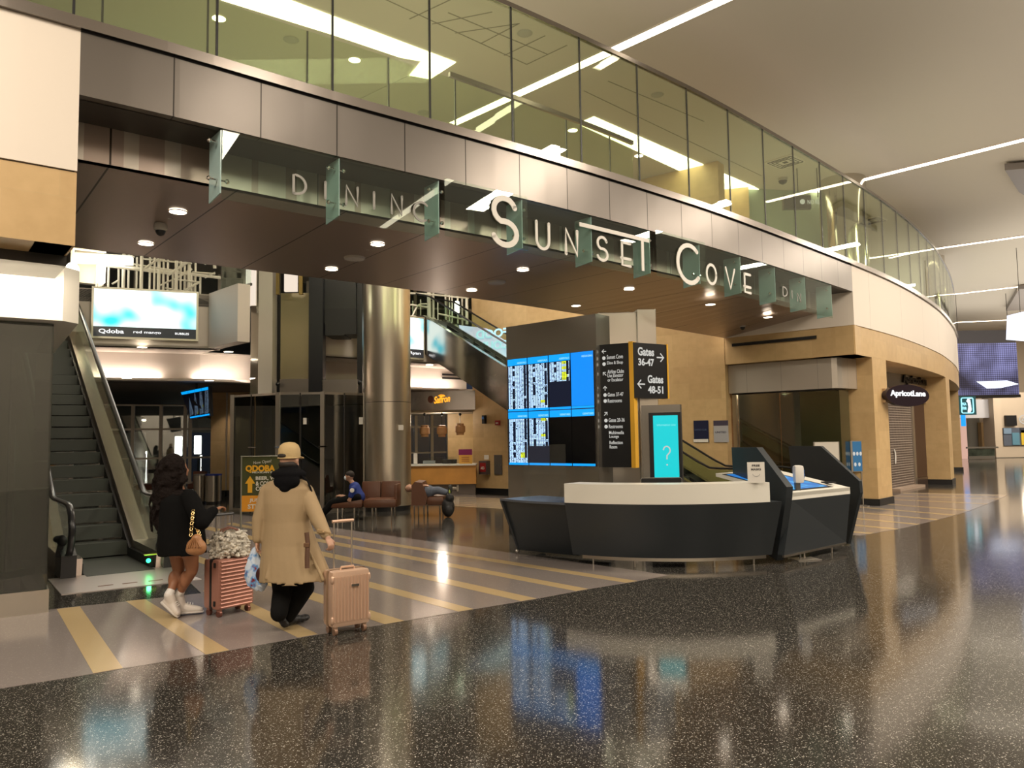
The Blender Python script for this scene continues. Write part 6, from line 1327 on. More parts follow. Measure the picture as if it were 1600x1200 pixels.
# ================================================================= PEOPLE
skin_d = plain('skin_tan', (.30, .13, .065), .5); skin_l = plain('skin_light', (.48, .27, .18), .5)
def limb(bm, pts, rs, n=14):
    pts = [Vector(p) for p in pts]
    # subdivide for a smooth taper
    P3, R3 = [], []
    for i in range(len(pts)-1):
        for k in range(4):
            f = k/4; P3.append(pts[i].lerp(pts[i+1], f)); R3.append(rs[i]*(1-f)+rs[i+1]*f)
    P3.append(pts[-1]); R3.append(rs[-1]); tube(bm, P3, R3, n)
    for p, r_ in zip(pts, rs): sphere(bm, p, r_, seg=12)
def ell(bm, c, s, rz=0, rx=0, ry=0, seg=18):
    sphere(bm, c, 1, s, Matrix.Rotation(rz, 4, 'Z') @ Matrix.Rotation(rx, 4, 'X') @ Matrix.Rotation(ry, 4, 'Y'), seg)
def fused(name, bm, m, parent, voxel=.012, smooth=4, label=None):
    """fuse overlapping volumes into one continuous skin"""
    bmesh.ops.recalc_face_normals(bm, faces=bm.faces)
    base = BASE[parent]; bmesh.ops.translate(bm, verts=bm.verts, vec=-base)
    me = bpy.data.meshes.new(name); bm.to_mesh(me); bm.free(); o = bpy.data.objects.new(name, me); C.objects.link(o)
    md = o.modifiers.new('r', 'REMESH'); md.mode = 'VOXEL'; md.voxel_size = voxel; md.use_smooth_shade = True
    ms = o.modifiers.new('s', 'SMOOTH'); ms.factor = .5; ms.iterations = smooth
    dg = bpy.context.evaluated_depsgraph_get(); me2 = bpy.data.meshes.new_from_object(o.evaluated_get(dg))
    o.modifiers.clear(); o.data = me2; bpy.data.meshes.remove(me)
    me2.materials.clear()
    for mm in (m if isinstance(m, (list, tuple)) else [m]): me2.materials.append(mm)
    for p in me2.polygons: p.use_smooth = True
    o.parent = parent; BASE[o] = base
    if label: o['label'] = label
    return o
def hand(bm, w_, d, up, curl=.8, s=1.0):
    """palm at wrist w_, pointing d, back of the hand towards up; five separate curled fingers"""
    d = Vector(d).normalized(); up = Vector(up).normalized(); sx = d.cross(up).normalized()
    palm = Vector(w_)+d*.045*s; ell2 = Matrix((sx, d, up)).transposed().to_4x4()
    sphere(bm, palm, 1, (.040*s, .050*s, .016*s), ell2, 12)
    for k, (o, ln) in enumerate([(-.030, .062), (-.010, .074), (.011, .070), (.030, .056)]):
        a = palm+d*.038*s+sx*o*s; ln *= s; c1 = math.radians(25+curl*25); c2 = math.radians(50+curl*45)
        b = a+(d*math.cos(c1)-up*math.sin(c1))*ln*.5; e = b+(d*math.cos(c2)-up*math.sin(c2))*ln*.32; g_ = e+(d*math.cos(c2+.6)-up*math.sin(c2+.6))*ln*.25
        limb(bm, [a, b, e, g_], [.0095*s, .009*s, .0085*s, .0075*s], 8)
    a = palm-d*.018*s-sx*.032*s; b = a-sx*.022*s+d*.022*s-up*.008; e = b-sx*.002*s+d*.026*s-up*.016; limb(bm, [a, b, e], [.012*s, .0105*s, .0085*s], 8)
def shoe(bm, heel, toe, w_=.048, h=.05, ankle=None):
    heel = Vector(heel); toe = Vector(toe); d = (toe-heel).normalized(); L_ = (toe-heel).length
    up = Vector((0, 0, 1)); up = (up-d*up.dot(d)).normalized()
    for f, ww, hh in [(0.1, .8, .8), (.3, .85, .85), (.5, .9, .78), (.7, 1.02, .62), (.9, 1.0, .62)]:
        c = heel+d*L_*f+up*h*hh; M = Matrix((d.cross(up), d, up)).transposed().to_4x4(); sphere(bm, c, 1, (w_*ww, L_*.17, h*hh), M, 12)
    if ankle is not None: limb(bm, [heel+d*L_*.2+up*h, ankle], [w_*.9, w_*.8])
def J(u, v, y): return PY(u, v, y)
# ---------------- woman
YW = 7.85
wb_ = J(272, 966, YW); wb_.z = 0
wm = thing('person', 'person with long curly hair and black jacket holding the rose suitcase handle', 'person', tuple(wb_))
bm = B()
hd_ = J(276, 733, YW); R_ = .105
ell(bm, hd_, (.078, .098, .112), rz=-1.2)                       # skull; face turned to the right
fd = Vector((.93, .32, 0)).normalized()
ell(bm, hd_+fd*.055-Z*.045, (.05, .055, .055)); ell(bm, hd_+fd*.105-Z*.015, (.014, .014, .022))  # jaw, nose
fs_ = Vector((-fd.y, fd.x, 0))
for s in (1, -1):
    ell(bm, hd_+fd*.088+fs_*s*.032+Z*.008, (.013, .013, .010)); ell(bm, hd_+fs_*s*.085-fd*.005-Z*.01, (.014, .012, .028))
ell(bm, hd_+fd*.092-Z*.062, (.016, .024, .009)); ell(bm, hd_+fd*.085-Z*.09, (.02, .022, .018))
nk = J(276, 760, YW); limb(bm, [hd_-Z*.05, nk], [.05, .052])
ch = J(282, 790, YW); wa = J(284, 822, YW); pe = J(284, 850, YW)
limb(bm, [nk, ch, wa, pe], [.06, .125, .11, .14]); 
rs = J(296, 776, YW-.12); ls = J(270, 776, YW+.14)
limb(bm, [ls, rs], [.055, .055])
re = J(318, 812, YW-.18); rw = J(335, 797, YW-.02); limb(bm, [rs, re, rw], [.05, .04, .026])
hand(bm, rw, (J(349, 791, YW+.05)-rw), (0, 0, 1), .3, .95)
le = J(262, 812, YW+.2); lw_ = J(300, 812, YW+.3); limb(bm, [ls, le, lw_], [.05, .04, .027]); hand(bm, lw_, (1, 0, -.2), (0, 0, 1), .7, .95)
lh = J(275, 852, YW+.08); rh = J(296, 852, YW-.06)
lk = J(279, 893, YW+.10); la = J(264, 930, YW-.02); rk = J(300, 892, YW+.02); ra = J(279, 930, YW+.10)
limb(bm, [lh, lk-Z*-.03, lk, la], [.088, .062, .055, .034]); limb(bm, [rh, rk-Z*-.03, rk, ra], [.090, .064, .057, .035])
ell(bm, lk.lerp(la, .35)+Vector((-.02, -.01, 0)), (.046, .048, .09)); ell(bm, rk.lerp(ra, .35)+Vector((-.02, -.01, 0)), (.047, .05, .09))
fused('body', bm, skin_d, wm, .009, 3)
# jacket
bm = B()
jk = plain('black_jacket_cloth', (.006, .006, .006), .95, bump=.5, bscale=7, spec=.1)
def ringell(c, a, b, rz, n=28, wob=0.0): 
    return [Vector(c)+Vector((math.cos(rz)*a*math.cos(t)-math.sin(rz)*b*math.sin(t), math.sin(rz)*a*math.cos(t)+math.cos(rz)*b*math.sin(t), wob*math.sin(5*t))) for t in [2*math.pi*k/n for k in range(n)]]
rz_ = .7
rings = [ringell(J(277, 764, YW), .07, .07, rz_), ringell(J(280, 770, YW), .15, .11, rz_), ringell(J(283, 782, YW), .20, .145, rz_), ringell(J(284, 800, YW), .215, .165, rz_), ringell(J(284, 825, YW), .22, .18, rz_), ringell(J(284, 848, YW), .235, .20, rz_), ringell(J(285, 866, YW), .235, .205, rz_, wob=.008), ringell(J(285, 864.5, YW), .21, .18, rz_)]
ring_loft(bm, rings)
rs2 = rs+Vector((-.01, .02, -.01))
limb(bm, [rs2, re+Vector((-.02, 0, -.02)), rw.lerp(re, .12)], [.085, .085, .052]); limb(bm, [ls, le, lw_.lerp(le, .1)], [.085, .08, .052])
fused('jacket', bm, jk, wm, .012, 4)
# hair: mass plus locks
hm = plain('dark_brown_hair', (.0065, .003, .002), .8, bump=.8, bscale=40, spec=.2)
bm = B(); random.seed(11)
ell(bm, hd_+Z*.012-fd*.02, (.105, .11, .118)); bk_ = -fd
for (u, v, a, b) in [(270, 728, .12, .12), (267, 750, .135, .14), (264, 772, .14, .14), (262, 795, .125, .12), (258, 815, .11, .10), (259, 828, .07, .06)]:
    ell(bm, J(u, v, YW-.03), (a, b*.85, .13))
for k in range(46):
    a = random.uniform(0, 1); u0 = 252+a*40; v0 = 722+random.uniform(-8, 14); p = J(u0, v0, YW-.09+random.uniform(0, .12)); pts = [p]; x = random.uniform(-1, 1)
    L_ = random.uniform(.45, .72)*(1-.35*max(0, a-.55))
    for i in range(1, 9):
        f = i/8; pts.append(p+Vector((-.09*f+.03*math.sin(i*2.1+k)+.02*x, -.03+.03*math.cos(i*2.3+k), -L_*f)))
    tube(bm, pts, [.014, .018, .02, .021, .021, .02, .017, .013, .007], 7)
fused('hair', bm, hm, wm, .010, 1)
# sneakers and socks
wsh = plain('white_sneaker', (.72, .66, .60), .5)
for (h, t_, an, nm) in [(J(250, 950, YW+.0), J(272, 967, YW-.0), la, 'l'), (J(276, 955, YW+.08), J(296, 958, YW+.10), ra, 'r')]:
    h = Vector(h); t2 = Vector(t_)
    if nm == 'l': hh_ = J(254, 944, YW); tt_ = J(277, 969, YW); tt_.z = .012; 
    else: hh_ = J(273, 960, YW+.1); hh_.z = .01; tt_ = hh_+Vector((.24, .10, 0))
    dd_ = (tt_-hh_).normalized(); up_ = Vector((0, 0, 1)); up_ = (up_-dd_*up_.dot(dd_)).normalized(); sd2 = dd_.cross(up_); L_ = (tt_-hh_).length+.03
    def sec(f, w_, h_, lo=0.0): c = hh_+dd_*(f*L_-.02); return [c+sd2*w_*math.cos(t)*(1 if math.sin(t) > -.2 else .95)+up_*(lo+h_*(.5+.5*math.copysign(abs(math.sin(t))**.6, math.sin(t)))) for t in [2*math.pi*k/18 for k in range(18)]]
    bm = B(); ring_loft(bm, [sec(0, .028, .07, .02), sec(.05, .040, .10, .015), sec(.2, .044, .115, .01), sec(.38, .043, .105, .01), sec(.55, .046, .085, .01), sec(.75, .052, .066, .01), sec(.9, .047, .052, .01), sec(.98, .030, .035, .012)]); limb(bm, [hh_+dd_*L_*.2+up_*.08, an], [.050, .048]); fused('sneaker', bm, wsh, wm, .007, 3)
    bm = B(); ring_loft(bm, [sec(-.01, .030, .03), sec(.05, .046, .034), sec(.3, .049, .034), sec(.55, .051, .030), sec(.78, .057, .028), sec(.92, .050, .026), sec(1.01, .028, .022)]); obj('sneaker_sole', bm, plain('sole_white', (.60, .56, .52), .6), wm, True)
    bm = B()
    for q_ in (.42, .5, .58): tube(bm, [hh_+dd_*q_*L_+sd2*x_*.03+up_*(.118-.07*(q_-.42)-.012*abs(x_)) for x_ in (-1, 0, 1)], .004, 6)
    obj('laces', bm, plain('lace_white', (.8, .78, .74), .7), wm, True)
    bm = B(); limb(bm, [an+Z*.0, an.lerp(lk if nm == 'l' else rk, .16)], [.048, .043]); fused('sock', bm, plain('white_sock', (.75, .72, .68), .8, bump=.3, bscale=60), wm, .009, 1)
# shoulder bag
bg = thing('shoulder_bag', 'tan leather pouch bag on a gold chain strap at the woman\'s hip', 'bag', tuple(J(307, 866, YW-.24)))
lth = plain('tan_leather', (.36, .17, .07), .45, bump=.4, bscale=12)
bm = B(); c_ = J(307, 852, YW-.24); ell(bm, c_-Z*.015, (.10, .055, .085), ry=.25); ell(bm, c_+Z*.05+Vector((.0, 0, 0)), (.055, .04, .06)); ell(bm, c_+Vector((-.03, 0, -.04)), (.075, .055, .055)); fused('pouch', bm, lth, bg, .008, 3)
for k in range(6): bm = B(); a = -1.1+k*.42; limb(bm, [c_+Vector((math.sin(a)*.02, -.055, .075)), c_+Vector((math.sin(a)*.07, -.058, -.01))], [.004, .007], 6); obj('leather_fold', bm, lth, bg, True)
gold = plain('gold_chain', (.75, .55, .25), .25, 1)
for pts in ([J(302, 797, YW-.26), J(300, 815, YW-.28), J(298, 838, YW-.26)], [J(303, 817, YW-.2), J(309, 828, YW-.22), J(312, 838, YW-.22)]):
    bm = B(); 
    for i in range(10):
        f = (i+.5)/10*(len(pts)-1); k = int(f); p = pts[k].lerp(pts[k+1], f-k); tube(bm, [p+Vector((.013*math.cos(a), .006*(i % 2)*math.sin(a), .016*math.sin(a))) for a in [j*math.pi/4 for j in range(8)]], .0055, 6, True)
    obj('chain_strap', bm, gold, bg, True)
# ---------------- man
YM = 7.3
mb_ = J(443, 988, YM); mb_.z = 0
mn = thing('person', 'person in beige cap and long tan coat pulling the champagne suitcase', 'person', tuple(mb_))
bm = B(); hd2 = J(452, 717, YM); fd2 = Vector((.42, .9, 0)).normalized(); fs2 = Vector((-fd2.y, fd2.x, 0)); M2 = math.atan2(fd2.y, fd2.x)-math.pi/2
ell(bm, hd2, (.080, .100, .118), rz=M2); ell(bm, hd2+fd2*.05-Z*.055, (.055, .06, .055), rz=M2); ell(bm, hd2+fd2*.108-Z*.02, (.015, .018, .024)); ell(bm, hd2+fd2*.09-Z*.07, (.024, .018, .01), rz=M2)
for s in (1, -1): ell(bm, hd2+fd2*.09+fs2*s*.032+Z*.005, (.014, .012, .010)); ell(bm, hd2+fs2*s*.086-Z*.02, (.012, .020, .030), rz=M2)
nk2 = J(451, 745, YM); limb(bm, [hd2-Z*.06, nk2], [.056, .06])
limb(bm, [nk2, J(448, 775, YM), J(448, 815, YM), J(450, 850, YM)], [.06, .115, .12, .13])
ls2 = J(415, 768, YM); rs2_ = J(481, 768, YM+.02); limb(bm, [ls2, rs2_], [.055, .055])
re2 = J(497, 812, YM-.10); rw2 = J(512, 840, YM-.22); limb(bm, [rs2_, re2, rw2], [.055, .045, .028])
hand(bm, rw2, Vector((.45, -.35, -.75)), Vector((.6, -.5, .5)), .95, 1.0)
le2 = J(405, 812, YM-.02); lw2 = J(402, 846, YM-.04); limb(bm, [ls2, le2, lw2], [.055, .045, .028]); hand(bm, lw2, Vector((.02, .05, -1)), Vector((-1, 0, 0)), .9, 1.0)
lh2 = J(435, 862, YM); rh2 = J(464, 862, YM); rk2 = J(476, 918, YM+.14); ra2 = J(450, 962, YM+.1); lk2 = J(441, 922, YM+.04); la2 = J(436, 958, YM-.08)
limb(bm, [rh2, rk2, ra2], [.085, .055, .036]); limb(bm, [lh2, lk2, la2], [.085, .055, .036])
fused('body', bm, skin_l, mn, .009, 3)
tro = plain('black_trousers', (.007, .007, .007), .9, bump=.4, bscale=9, spec=.15)
bm = B(); limb(bm, [rh2, rk2, ra2], [.10, .095, .072]); limb(bm, [lh2, lk2, la2], [.10, .09, .08]); limb(bm, [lh2, rh2], [.11, .11]); fused('trousers', bm, tro, mn, .011, 3)
bsh = plain('black_boot', (.012, .011, .011), .55)
bm = B(); hb = J(422, 952, YM-.10); tb_ = J(437, 992, YM-.05); tb_.z = .02; hb.z = .20; shoe(bm, hb, tb_+Vector((.02, .04, 0)), .06, .055, la2); fused('boot', bm, bsh, mn, .009, 2)
bm = B(); hb = J(447, 978, YM+.08); hb.z = .012; shoe(bm, hb, hb+Vector((.13, .24, 0)), .054, .055, ra2); fused('boot', bm, bsh, mn, .009, 2)
coat = plain('tan_coat_cloth', (.37, .265, .145), .75, bump=.35, bscale=5)
bm = B()
rr2 = [ringell(J(450, 747, YM), .09, .085, 0), ringell(J(449, 753, YM), .19, .12, 0), ringell(J(449, 763, YM), .235, .135, 0), ringell(J(448, 785, YM), .22, .155, 0), ringell(J(449, 815, YM), .21, .16, 0), ringell(J(453, 850, YM), .26, .185, 0), ringell(J(459, 885, YM-.02), .315, .21, 0), ringell(J(463, 908, YM-.03), .345, .23, 0, wob=.012), ringell(J(463, 904, YM-.03), .32, .205, 0)]
ring_loft(bm, rr2)
# box pleat and folds of the skirt
for (u0, v0, u1, v1, w0) in [(443, 858, 432, 905, .014), (452, 862, 470, 905, .018), (478, 850, 505, 906, .02), (425, 860, 415, 904, .012)]:
    limb(bm, [J(u0, v0, YM-.14), J(u1, v1, YM-.21)], [w0*.4, w0], 8)
limb(bm, [rs2_+Vector((-.02, 0, .0)), re2, rw2.lerp(re2, .16)], [.076, .070, .050]); limb(bm, [ls2+Vector((.02, 0, 0)), le2, lw2.lerp(le2, .12)], [.076, .068, .048])
fused('coat', bm, coat, mn, .011, 4)
bm = B(); a_ = rw2.lerp(re2, .28); tube(bm, [a_+Vector((-.06, -.035, .02)), a_+Vector((0, -.062, .01)), a_+Vector((.055, -.03, -.01))], .012, 8, flat=(1, 1.6)); sphere(bm, a_+Vector((.0, -.07, .01)), .012, seg=8); obj('cuff_strap', bm, plain('coat_strap', (.35, .23, .11), .6), mn, True)
bm = B(); p0 = J(479, 832, YM-.21); p1 = J(480, 888, YM-.245); tube(bm, [p0, p0.lerp(p1, .3)+Vector((.01, 0, 0)), p0.lerp(p1, .7), p1], .022, 8, flat=(1, .4)); obj('hanging_belt', bm, plain('belt_brown', (.12, .06, .035), .5), mn, True)
bm = B(); box(bm, tuple(p0.lerp(p1, .35)+Vector((0, -.01, 0))), (.05, .012, .04), bevel=.004); obj('belt_buckle', bm, plain('buckle', (.25, .14, .08), .35, .6), mn)
hood = plain('black_hoodie', (.006, .006, .007), .95, bump=.4, bscale=16, spec=.1)
bm = B(); ell(bm, J(451, 741, YM-.02), (.165, .14, .062)); ell(bm, J(448, 752, YM-.10), (.125, .065, .085)); ell(bm, J(452, 733, YM), (.095, .10, .07)); ell(bm, J(446, 762, YM-.11), (.06, .05, .05)); fused('hood', bm, hood, mn, .010, 3)
bm = B(); q1 = J(470, 742, YM-.06); tube(bm, [q1, J(481, 752, YM-.06), J(487, 768, YM-.02)], .018, 8, flat=(1, .5)); obj('shoulder_strap', bm, hood, mn, True)
capm = plain('beige_cap_cloth', (.50, .36, .17), .7, bump=.2, bscale=30)
bm = B(); cc = hd2+Z*.045; n = 24
prof = [(1.0, -.035), (1.02, .0), (.98, .045), (.82, .085), (.5, .108), (.0, .115)]
ring_loft(bm, [[cc+Matrix.Rotation(M2, 3, 'Z') @ Vector((.094*f*math.cos(t)+1e-4, .112*f*math.sin(t), z)) for t in [2*math.pi*k/n for k in range(n)]] for f, z in prof])
obj('cap_crown', bm, capm, mn, True)
bm = B(); ring_loft(bm, [[cc+Matrix.Rotation(M2, 3, 'Z') @ Vector(p) for p in [(.062*math.cos(t), .085+(.10 if math.sin(t) > 0 else .0)*math.sin(t), -.03+z-.02*math.sin(t)) for t in [math.pi*k/12 for k in range(13)]]] for z in (0, .008)]); obj('cap_bill', bm, capm, mn, True)
bm = B(); ell(bm, cc+(-fd2)*.103+Z*-.012, (.048, .02, .022), rz=M2); obj('cap_opening', bm, plain('dark_hair', (.02, .014, .01), .7), mn, True)
bm = B(); tube(bm, [cc+Matrix.Rotation(M2, 3, 'Z') @ Vector((.096*math.cos(t), .114*math.sin(t), -.036)) for t in [math.pi+k*math.pi/10 for k in range(11)]], .006, 8); obj('cap_band', bm, capm, mn, True)
bm = B(); ell(bm, hd2-Z*.05-fd2*.02, (.088, .085, .05), rz=M2); fused('hair', bm, plain('dark_hair', (.02, .014, .01), .7), mn, .009, 1)
bm = B(); ell(bm, hd2+fd2*.05-Z*.085, (.062, .065, .042), rz=M2); fused('beard', bm, plain('dark_hair', (.02, .014, .01), .7), mn, .009, 1)
# plastic bag in his left hand
pb = thing('plastic_bag', 'blue and white plastic shopping bag hanging from the man\'s left hand', 'bag', tuple(J(402, 922, YM-.02)))
bm = B(); random.seed(5); yb = YM-.02
rg = []
for v, a, b, du in [(856, .02, .02, 0), (864, .035, .03, -1), (874, .06, .04, -3), (888, .075, .05, -3), (902, .085, .055, 0), (914, .085, .055, 4), (922, .04, .03, 8)]:
    c_ = J(399+du, v, yb); rg.append([c_+Vector((a*math.cos(t)*(1+.22*math.sin(3*t+v)), b*math.sin(t)*(1+.25*math.sin(4*t+v*2)), .01*math.sin(5*t+v))) for t in [2*math.pi*k/20 for k in range(20)]])
ring_loft(bm, rg); mbg, t_, b_ = nt('printed_plastic'); tc = N(t_, 'ShaderNodeTexCoord'); n_ = N(t_, 'ShaderNodeTexNoise'); n_.inputs['Scale'].default_value = 13; t_.links.new(tc.outputs['Object'], n_.inputs['Vector'])
r_ = N(t_, 'ShaderNodeValToRGB'); e = r_.color_ramp.elements; e[0].position = .42; e[0].color = (.10, .30, .65, 1); e[1].position = .55; e[1].color = (.62, .72, .85, 1); e2 = e.new(.35); e2.color = (.25, .03, .04, 1)
t_.links.new(n_.outputs['Fac'], r_.inputs['Fac']); t_.links.new(r_.outputs['Color'], b_.inputs['Base Color']); b_.inputs['Roughness'].default_value = .25
obj('bag_body', bm, mbg, pb, True)
bm = B(); ell(bm, J(408, 898, yb-.05), (.05, .03, .07)); obj('dark_contents', bm, plain('maroon_contents', (.05, .012, .012), .4), pb, True)
for s in (-1, 1): bm = B(); tube(bm, [J(399, 862, yb)+Vector((s*.02, 0, 0)), J(402, 852, yb)+Vector((s*.012, 0, 0)), J(403, 846, yb)], .006, 6); obj('handle', bm, mbg, pb, True)
# ---------------- luggage
def suitcase(name, label, loc, phi, W_, D_, H_, m, ribs, vertical, z0=.075, wheel=black_m, darkside=True, band=None):
    r = thing(name, label, 'suitcase', (0, 0, 0))
    def rr_box(x0, x1, y0, y1, z0_, z1_, rad, n=5):
        pass
    bm = B(); box(bm, (0, 0, z0+H_/2), (W_, D_, H_), bevel=.035); obj('shell', bm, m, r, True)
    bm = B()
    for k in range(ribs):
        f = (k+.7)/(ribs+.4)
        if vertical:
            x = -W_/2+W_*f; tube(bm, [(x, -D_/2-.002, z0+.05), (x, -D_/2-.002, z0+H_-.05)], .007, 6); tube(bm, [(x, D_/2+.002, z0+.05), (x, D_/2+.002, z0+H_-.05)], .007, 6)
        else:
            z = z0+H_*f; tube(bm, [(-W_/2+.03, -D_/2-.003, z), (W_/2-.03, -D_/2-.003, z)], .0095, 6); tube(bm, [(-W_/2+.03, D_/2+.003, z), (W_/2-.03, D_/2+.003, z)], .012, 6); tube(bm, [(W_/2+.003, -D_/2+.03, z), (W_/2+.003, D_/2-.03, z)], .012, 6)
    obj('ribs', bm, m, r, True)
    bm = B(); box(bm, (0, 0, z0+H_/2), (W_+.008, D_*.10 if not band else D_*.28, H_+.008), bevel=.03); obj('zip_band', bm, black_m if band else plain('zip_tan', (.35, .22, .13), .5), r, True)
    for x in (-1, 1):
        for y in (-1, 1):
            cx, cy = x*(W_/2-.045), y*(D_/2-.045)
            bm = B(); tube(bm, [(cx-.014, cy, .036), (cx+.014, cy, .036)], .036, 14); wo = obj('wheel', bm, wheel, r, True)
            bm = B(); box(bm, (cx, cy, .068), (.035, .05, .03), bevel=.008); obj('wheel_fork', bm, m, r)
    for x in (-.11, .11): bm = B(); tube(bm, [(x*.8, D_/2-.035, z0+H_-.01), (x*.8, D_/2-.035, z0+H_+.43)], .008, 8); obj('handle_pole', bm, satin, r)
    bm = B(); tube(bm, [(-.105, D_/2-.035, z0+H_+.43), (.105, D_/2-.035, z0+H_+.43)], .015, 8); obj('handle_grip', bm, m if not band else black_m, r, True)
    bm = B(); tube(bm, [(-.07, -.02, z0+H_), (-.06, -.02, z0+H_+.022), (.06, -.02, z0+H_+.022), (.07, -.02, z0+H_)], .010, 8); obj('carry_handle', bm, m, r, True)
    r.location = loc; r.rotation_euler = (0, 0, phi); return r
rose = plain('rose_gold_shell', (.42, .20, .15), .36, .35); champ = plain('champagne_shell', (.68, .46, .33), .3, .35)
c1 = P(342, 965, .0); ph = math.radians(54); ex_ = Vector((math.cos(ph), math.sin(ph), 0)); ey_ = Vector((-math.sin(ph), math.cos(ph), 0))
W1, D1 = .42, .26; cen = c1+ex_*(W1/2-.04)+ey_*(D1/2-.04)
s1_ = suitcase('suitcase', 'rose gold suitcase with horizontal ribs and a grey fur bag on top', tuple(cen), ph, W1, D1, .50, rose, 13, False, wheel=plain('rose_wheel', (.18, .07, .05), .3, .5), band=True)
for c in s1_.children:
    if c.name.startswith('handle_'): c.location = (0, 0, 0)
bm = B()
for z in (.14, .52): box(bm, (-W1/2-.004, -.075, z), (.012, .03, .05), bevel=.004)
BASE[s1_] = Vector((0, 0, 0)); obj('latch', bm, black_m, s1_)
fur = plain('grey_fur', (.60, .56, .48), .9, bump=.6, bscale=45, var=.45, vscale=18)
fbg = thing('fur_bag', 'fluffy grey and white tote bag sitting on the rose suitcase', 'bag', (cen.x, cen.y, .58))
bm = B(); random.seed(9)
ell(bm, (cen.x, cen.y, .70), (.165, .13, .125), rz=ph*.6); box(bm, (cen.x, cen.y, .67), (.30, .20, .16), ph*.6)
for k in range(420):
    t = random.uniform(0, 2*math.pi); z = random.uniform(.585, .83); rad = 1.0-.25*max(0, (z-.74)/.1)
    d = Vector((math.cos(t)*.165*rad, math.sin(t)*.125*rad, 0)); d.rotate(Matrix.Rotation(ph*.6, 3, 'Z')); p = Vector((cen.x, cen.y, z))+d
    q = p+d.normalized()*random.uniform(.01, .035)+Vector((random.uniform(-.02, .02), random.uniform(-.02, .02), random.uniform(-.02, .012)))
    tube(bm, [p-d.normalized()*.02, p.lerp(q, .6), q], [.018, .017, .004], 6)
for o_ in [bm.verts]: pass
obj('fur', bm, fur, fbg, True)
for s in (-1, 1):
    bm = B(); d = Vector((math.cos(ph*.6), math.sin(ph*.6), 0)); n_2 = Vector((-d.y, d.x, 0))*.05*s; tube(bm, [Vector((cen.x, cen.y, .80))+n_2+d*x*.09+Z*z for x, z in [(-1, 0), (-.8, .05), (0, .075), (.8, .05), (1, 0)]], .009, 8); obj('bag_handle', bm, plain('bag_handle_leather', (.20, .08, .05), .5), fbg, True)
c2 = P(523, 994, 0); ph2 = math.radians(36); ex2 = Vector((math.cos(ph2), math.sin(ph2), 0)); ey2 = Vector((-math.sin(ph2), math.cos(ph2), 0)); W2_, D2_ = .37, .23
cen2 = c2+ex2*(W2_/2-.04)+ey2*(D2_/2-.04)
s2_ = suitcase('suitcase', 'champagne suitcase with vertical ribs, pulled by the person in the tan coat', tuple(cen2), ph2, W2_, D2_, .50, champ, 11, True, wheel=plain('champ_wheel', (.30, .18, .12), .3, .3))
BASE[s2_] = Vector((0, 0, 0))
bm = B(); box(bm, (.03, -D2_/2-.012, .44), (.075, .006, .022), bevel=.002); obj('name_plate', bm, chrome, s2_)
for zz_ in (.14, .50):
    for x in (-1, 1):
        bm = B(); ell(bm, (x*(W2_/2-.01), -D2_/2+.02, zz_), (.022, .022, .04)); obj('corner_guard', bm, champ, s2_, True)
# ---------------- seated officer
YS = 17.25
so = thing('person', 'seated person in a blue uniform shirt and face mask looking down at a phone', 'person', (*J(545, 800, YS).xy, 0))
bm = B(); h3 = J(546, 744, YS); ell(bm, h3, (.095, .078, .112), ry=.25); ell(bm, h3+Vector((-.055, 0, -.045)), (.05, .05, .05)); ell(bm, h3+Vector((-.10, 0, -.02)), (.016, .013, .02))
for s in (1, -1): ell(bm, h3+Vector((-.085, s*.03, .006)), (.012, .012, .009)); ell(bm, h3+Vector((0, s*.08, -.01)), (.02, .012, .028))
sh3 = J(554, 763, YS); hp3 = J(560, 782, YS); hp3.z = .50
limb(bm, [h3-Z*.06, sh3+Z*.06], [.05, .055]); limb(bm, [sh3-Z*.02, J(557, 772, YS), hp3], [.12, .13, .14])
for s in (1, -1):
    a = sh3+Vector((0, s*.17, .0)); e_ = J(549, 781, YS)+Vector((0, s*.17, 0)); w3 = J(534, 775, YS)+Vector((0, s*.08, 0)); limb(bm, [a, e_, w3], [.052, .042, .028]); hand(bm, w3, (-.9, -s*.2, .25), (0, 0, 1), .5)
    hh3 = hp3+Vector((0, s*.09, 0)); k3 = J(521, 786, YS)+Vector((0, s*.11, .02)); a3 = J(503, 800, YS)+Vector((0, s*.11, 0)); a3.z = .11; limb(bm, [hh3, k3, a3], [.08, .058, .04])
fused('body', bm, skin_l, so, .012, 2)
bm = B(); limb(bm, [sh3+Z*.02, J(557, 772, YS), hp3], [.13, .15, .155])
for s in (1, -1): limb(bm, [sh3+Vector((0, s*.17, .0)), sh3.lerp(J(549, 781, YS), .6)+Vector((0, s*.17, 0))], [.07, .065])
fused('uniform_shirt', bm, plain('royal_blue_shirt', (.012, .035, .22), .7), so, .014, 3)
bm = B()
for s in (1, -1):
    hh3 = hp3+Vector((0, s*.09, 0)); k3 = J(521, 786, YS)+Vector((0, s*.11, .02)); a3 = J(503, 800, YS)+Vector((0, s*.11, 0)); a3.z = .12; limb(bm, [hh3, k3, a3], [.10, .08, .06])
fused('trousers', bm, tro, so, .014, 3)
for s in (1, -1): 
    bm = B(); a3 = J(503, 800, YS)+Vector((0, s*.11, 0)); a3.z = .012; shoe(bm, a3+Vector((.07, 0, 0)), a3+Vector((-.2, 0, 0)), .05, .05, a3+Z*.12); fused('shoe', bm, bsh, so, .012, 2)
bm = B(); ell(bm, h3+Vector((.015, 0, .035)), (.10, .088, .09)); fused('hair', bm, plain('dark_hair', (.02, .014, .01), .7), so, .012, 1)
bm = B(); ell(bm, h3+Vector((-.082, 0, -.04)), (.038, .058, .05)); fused('face_mask', bm, plain('pale_mask', (.62, .72, .78), .7), so, .010, 1)
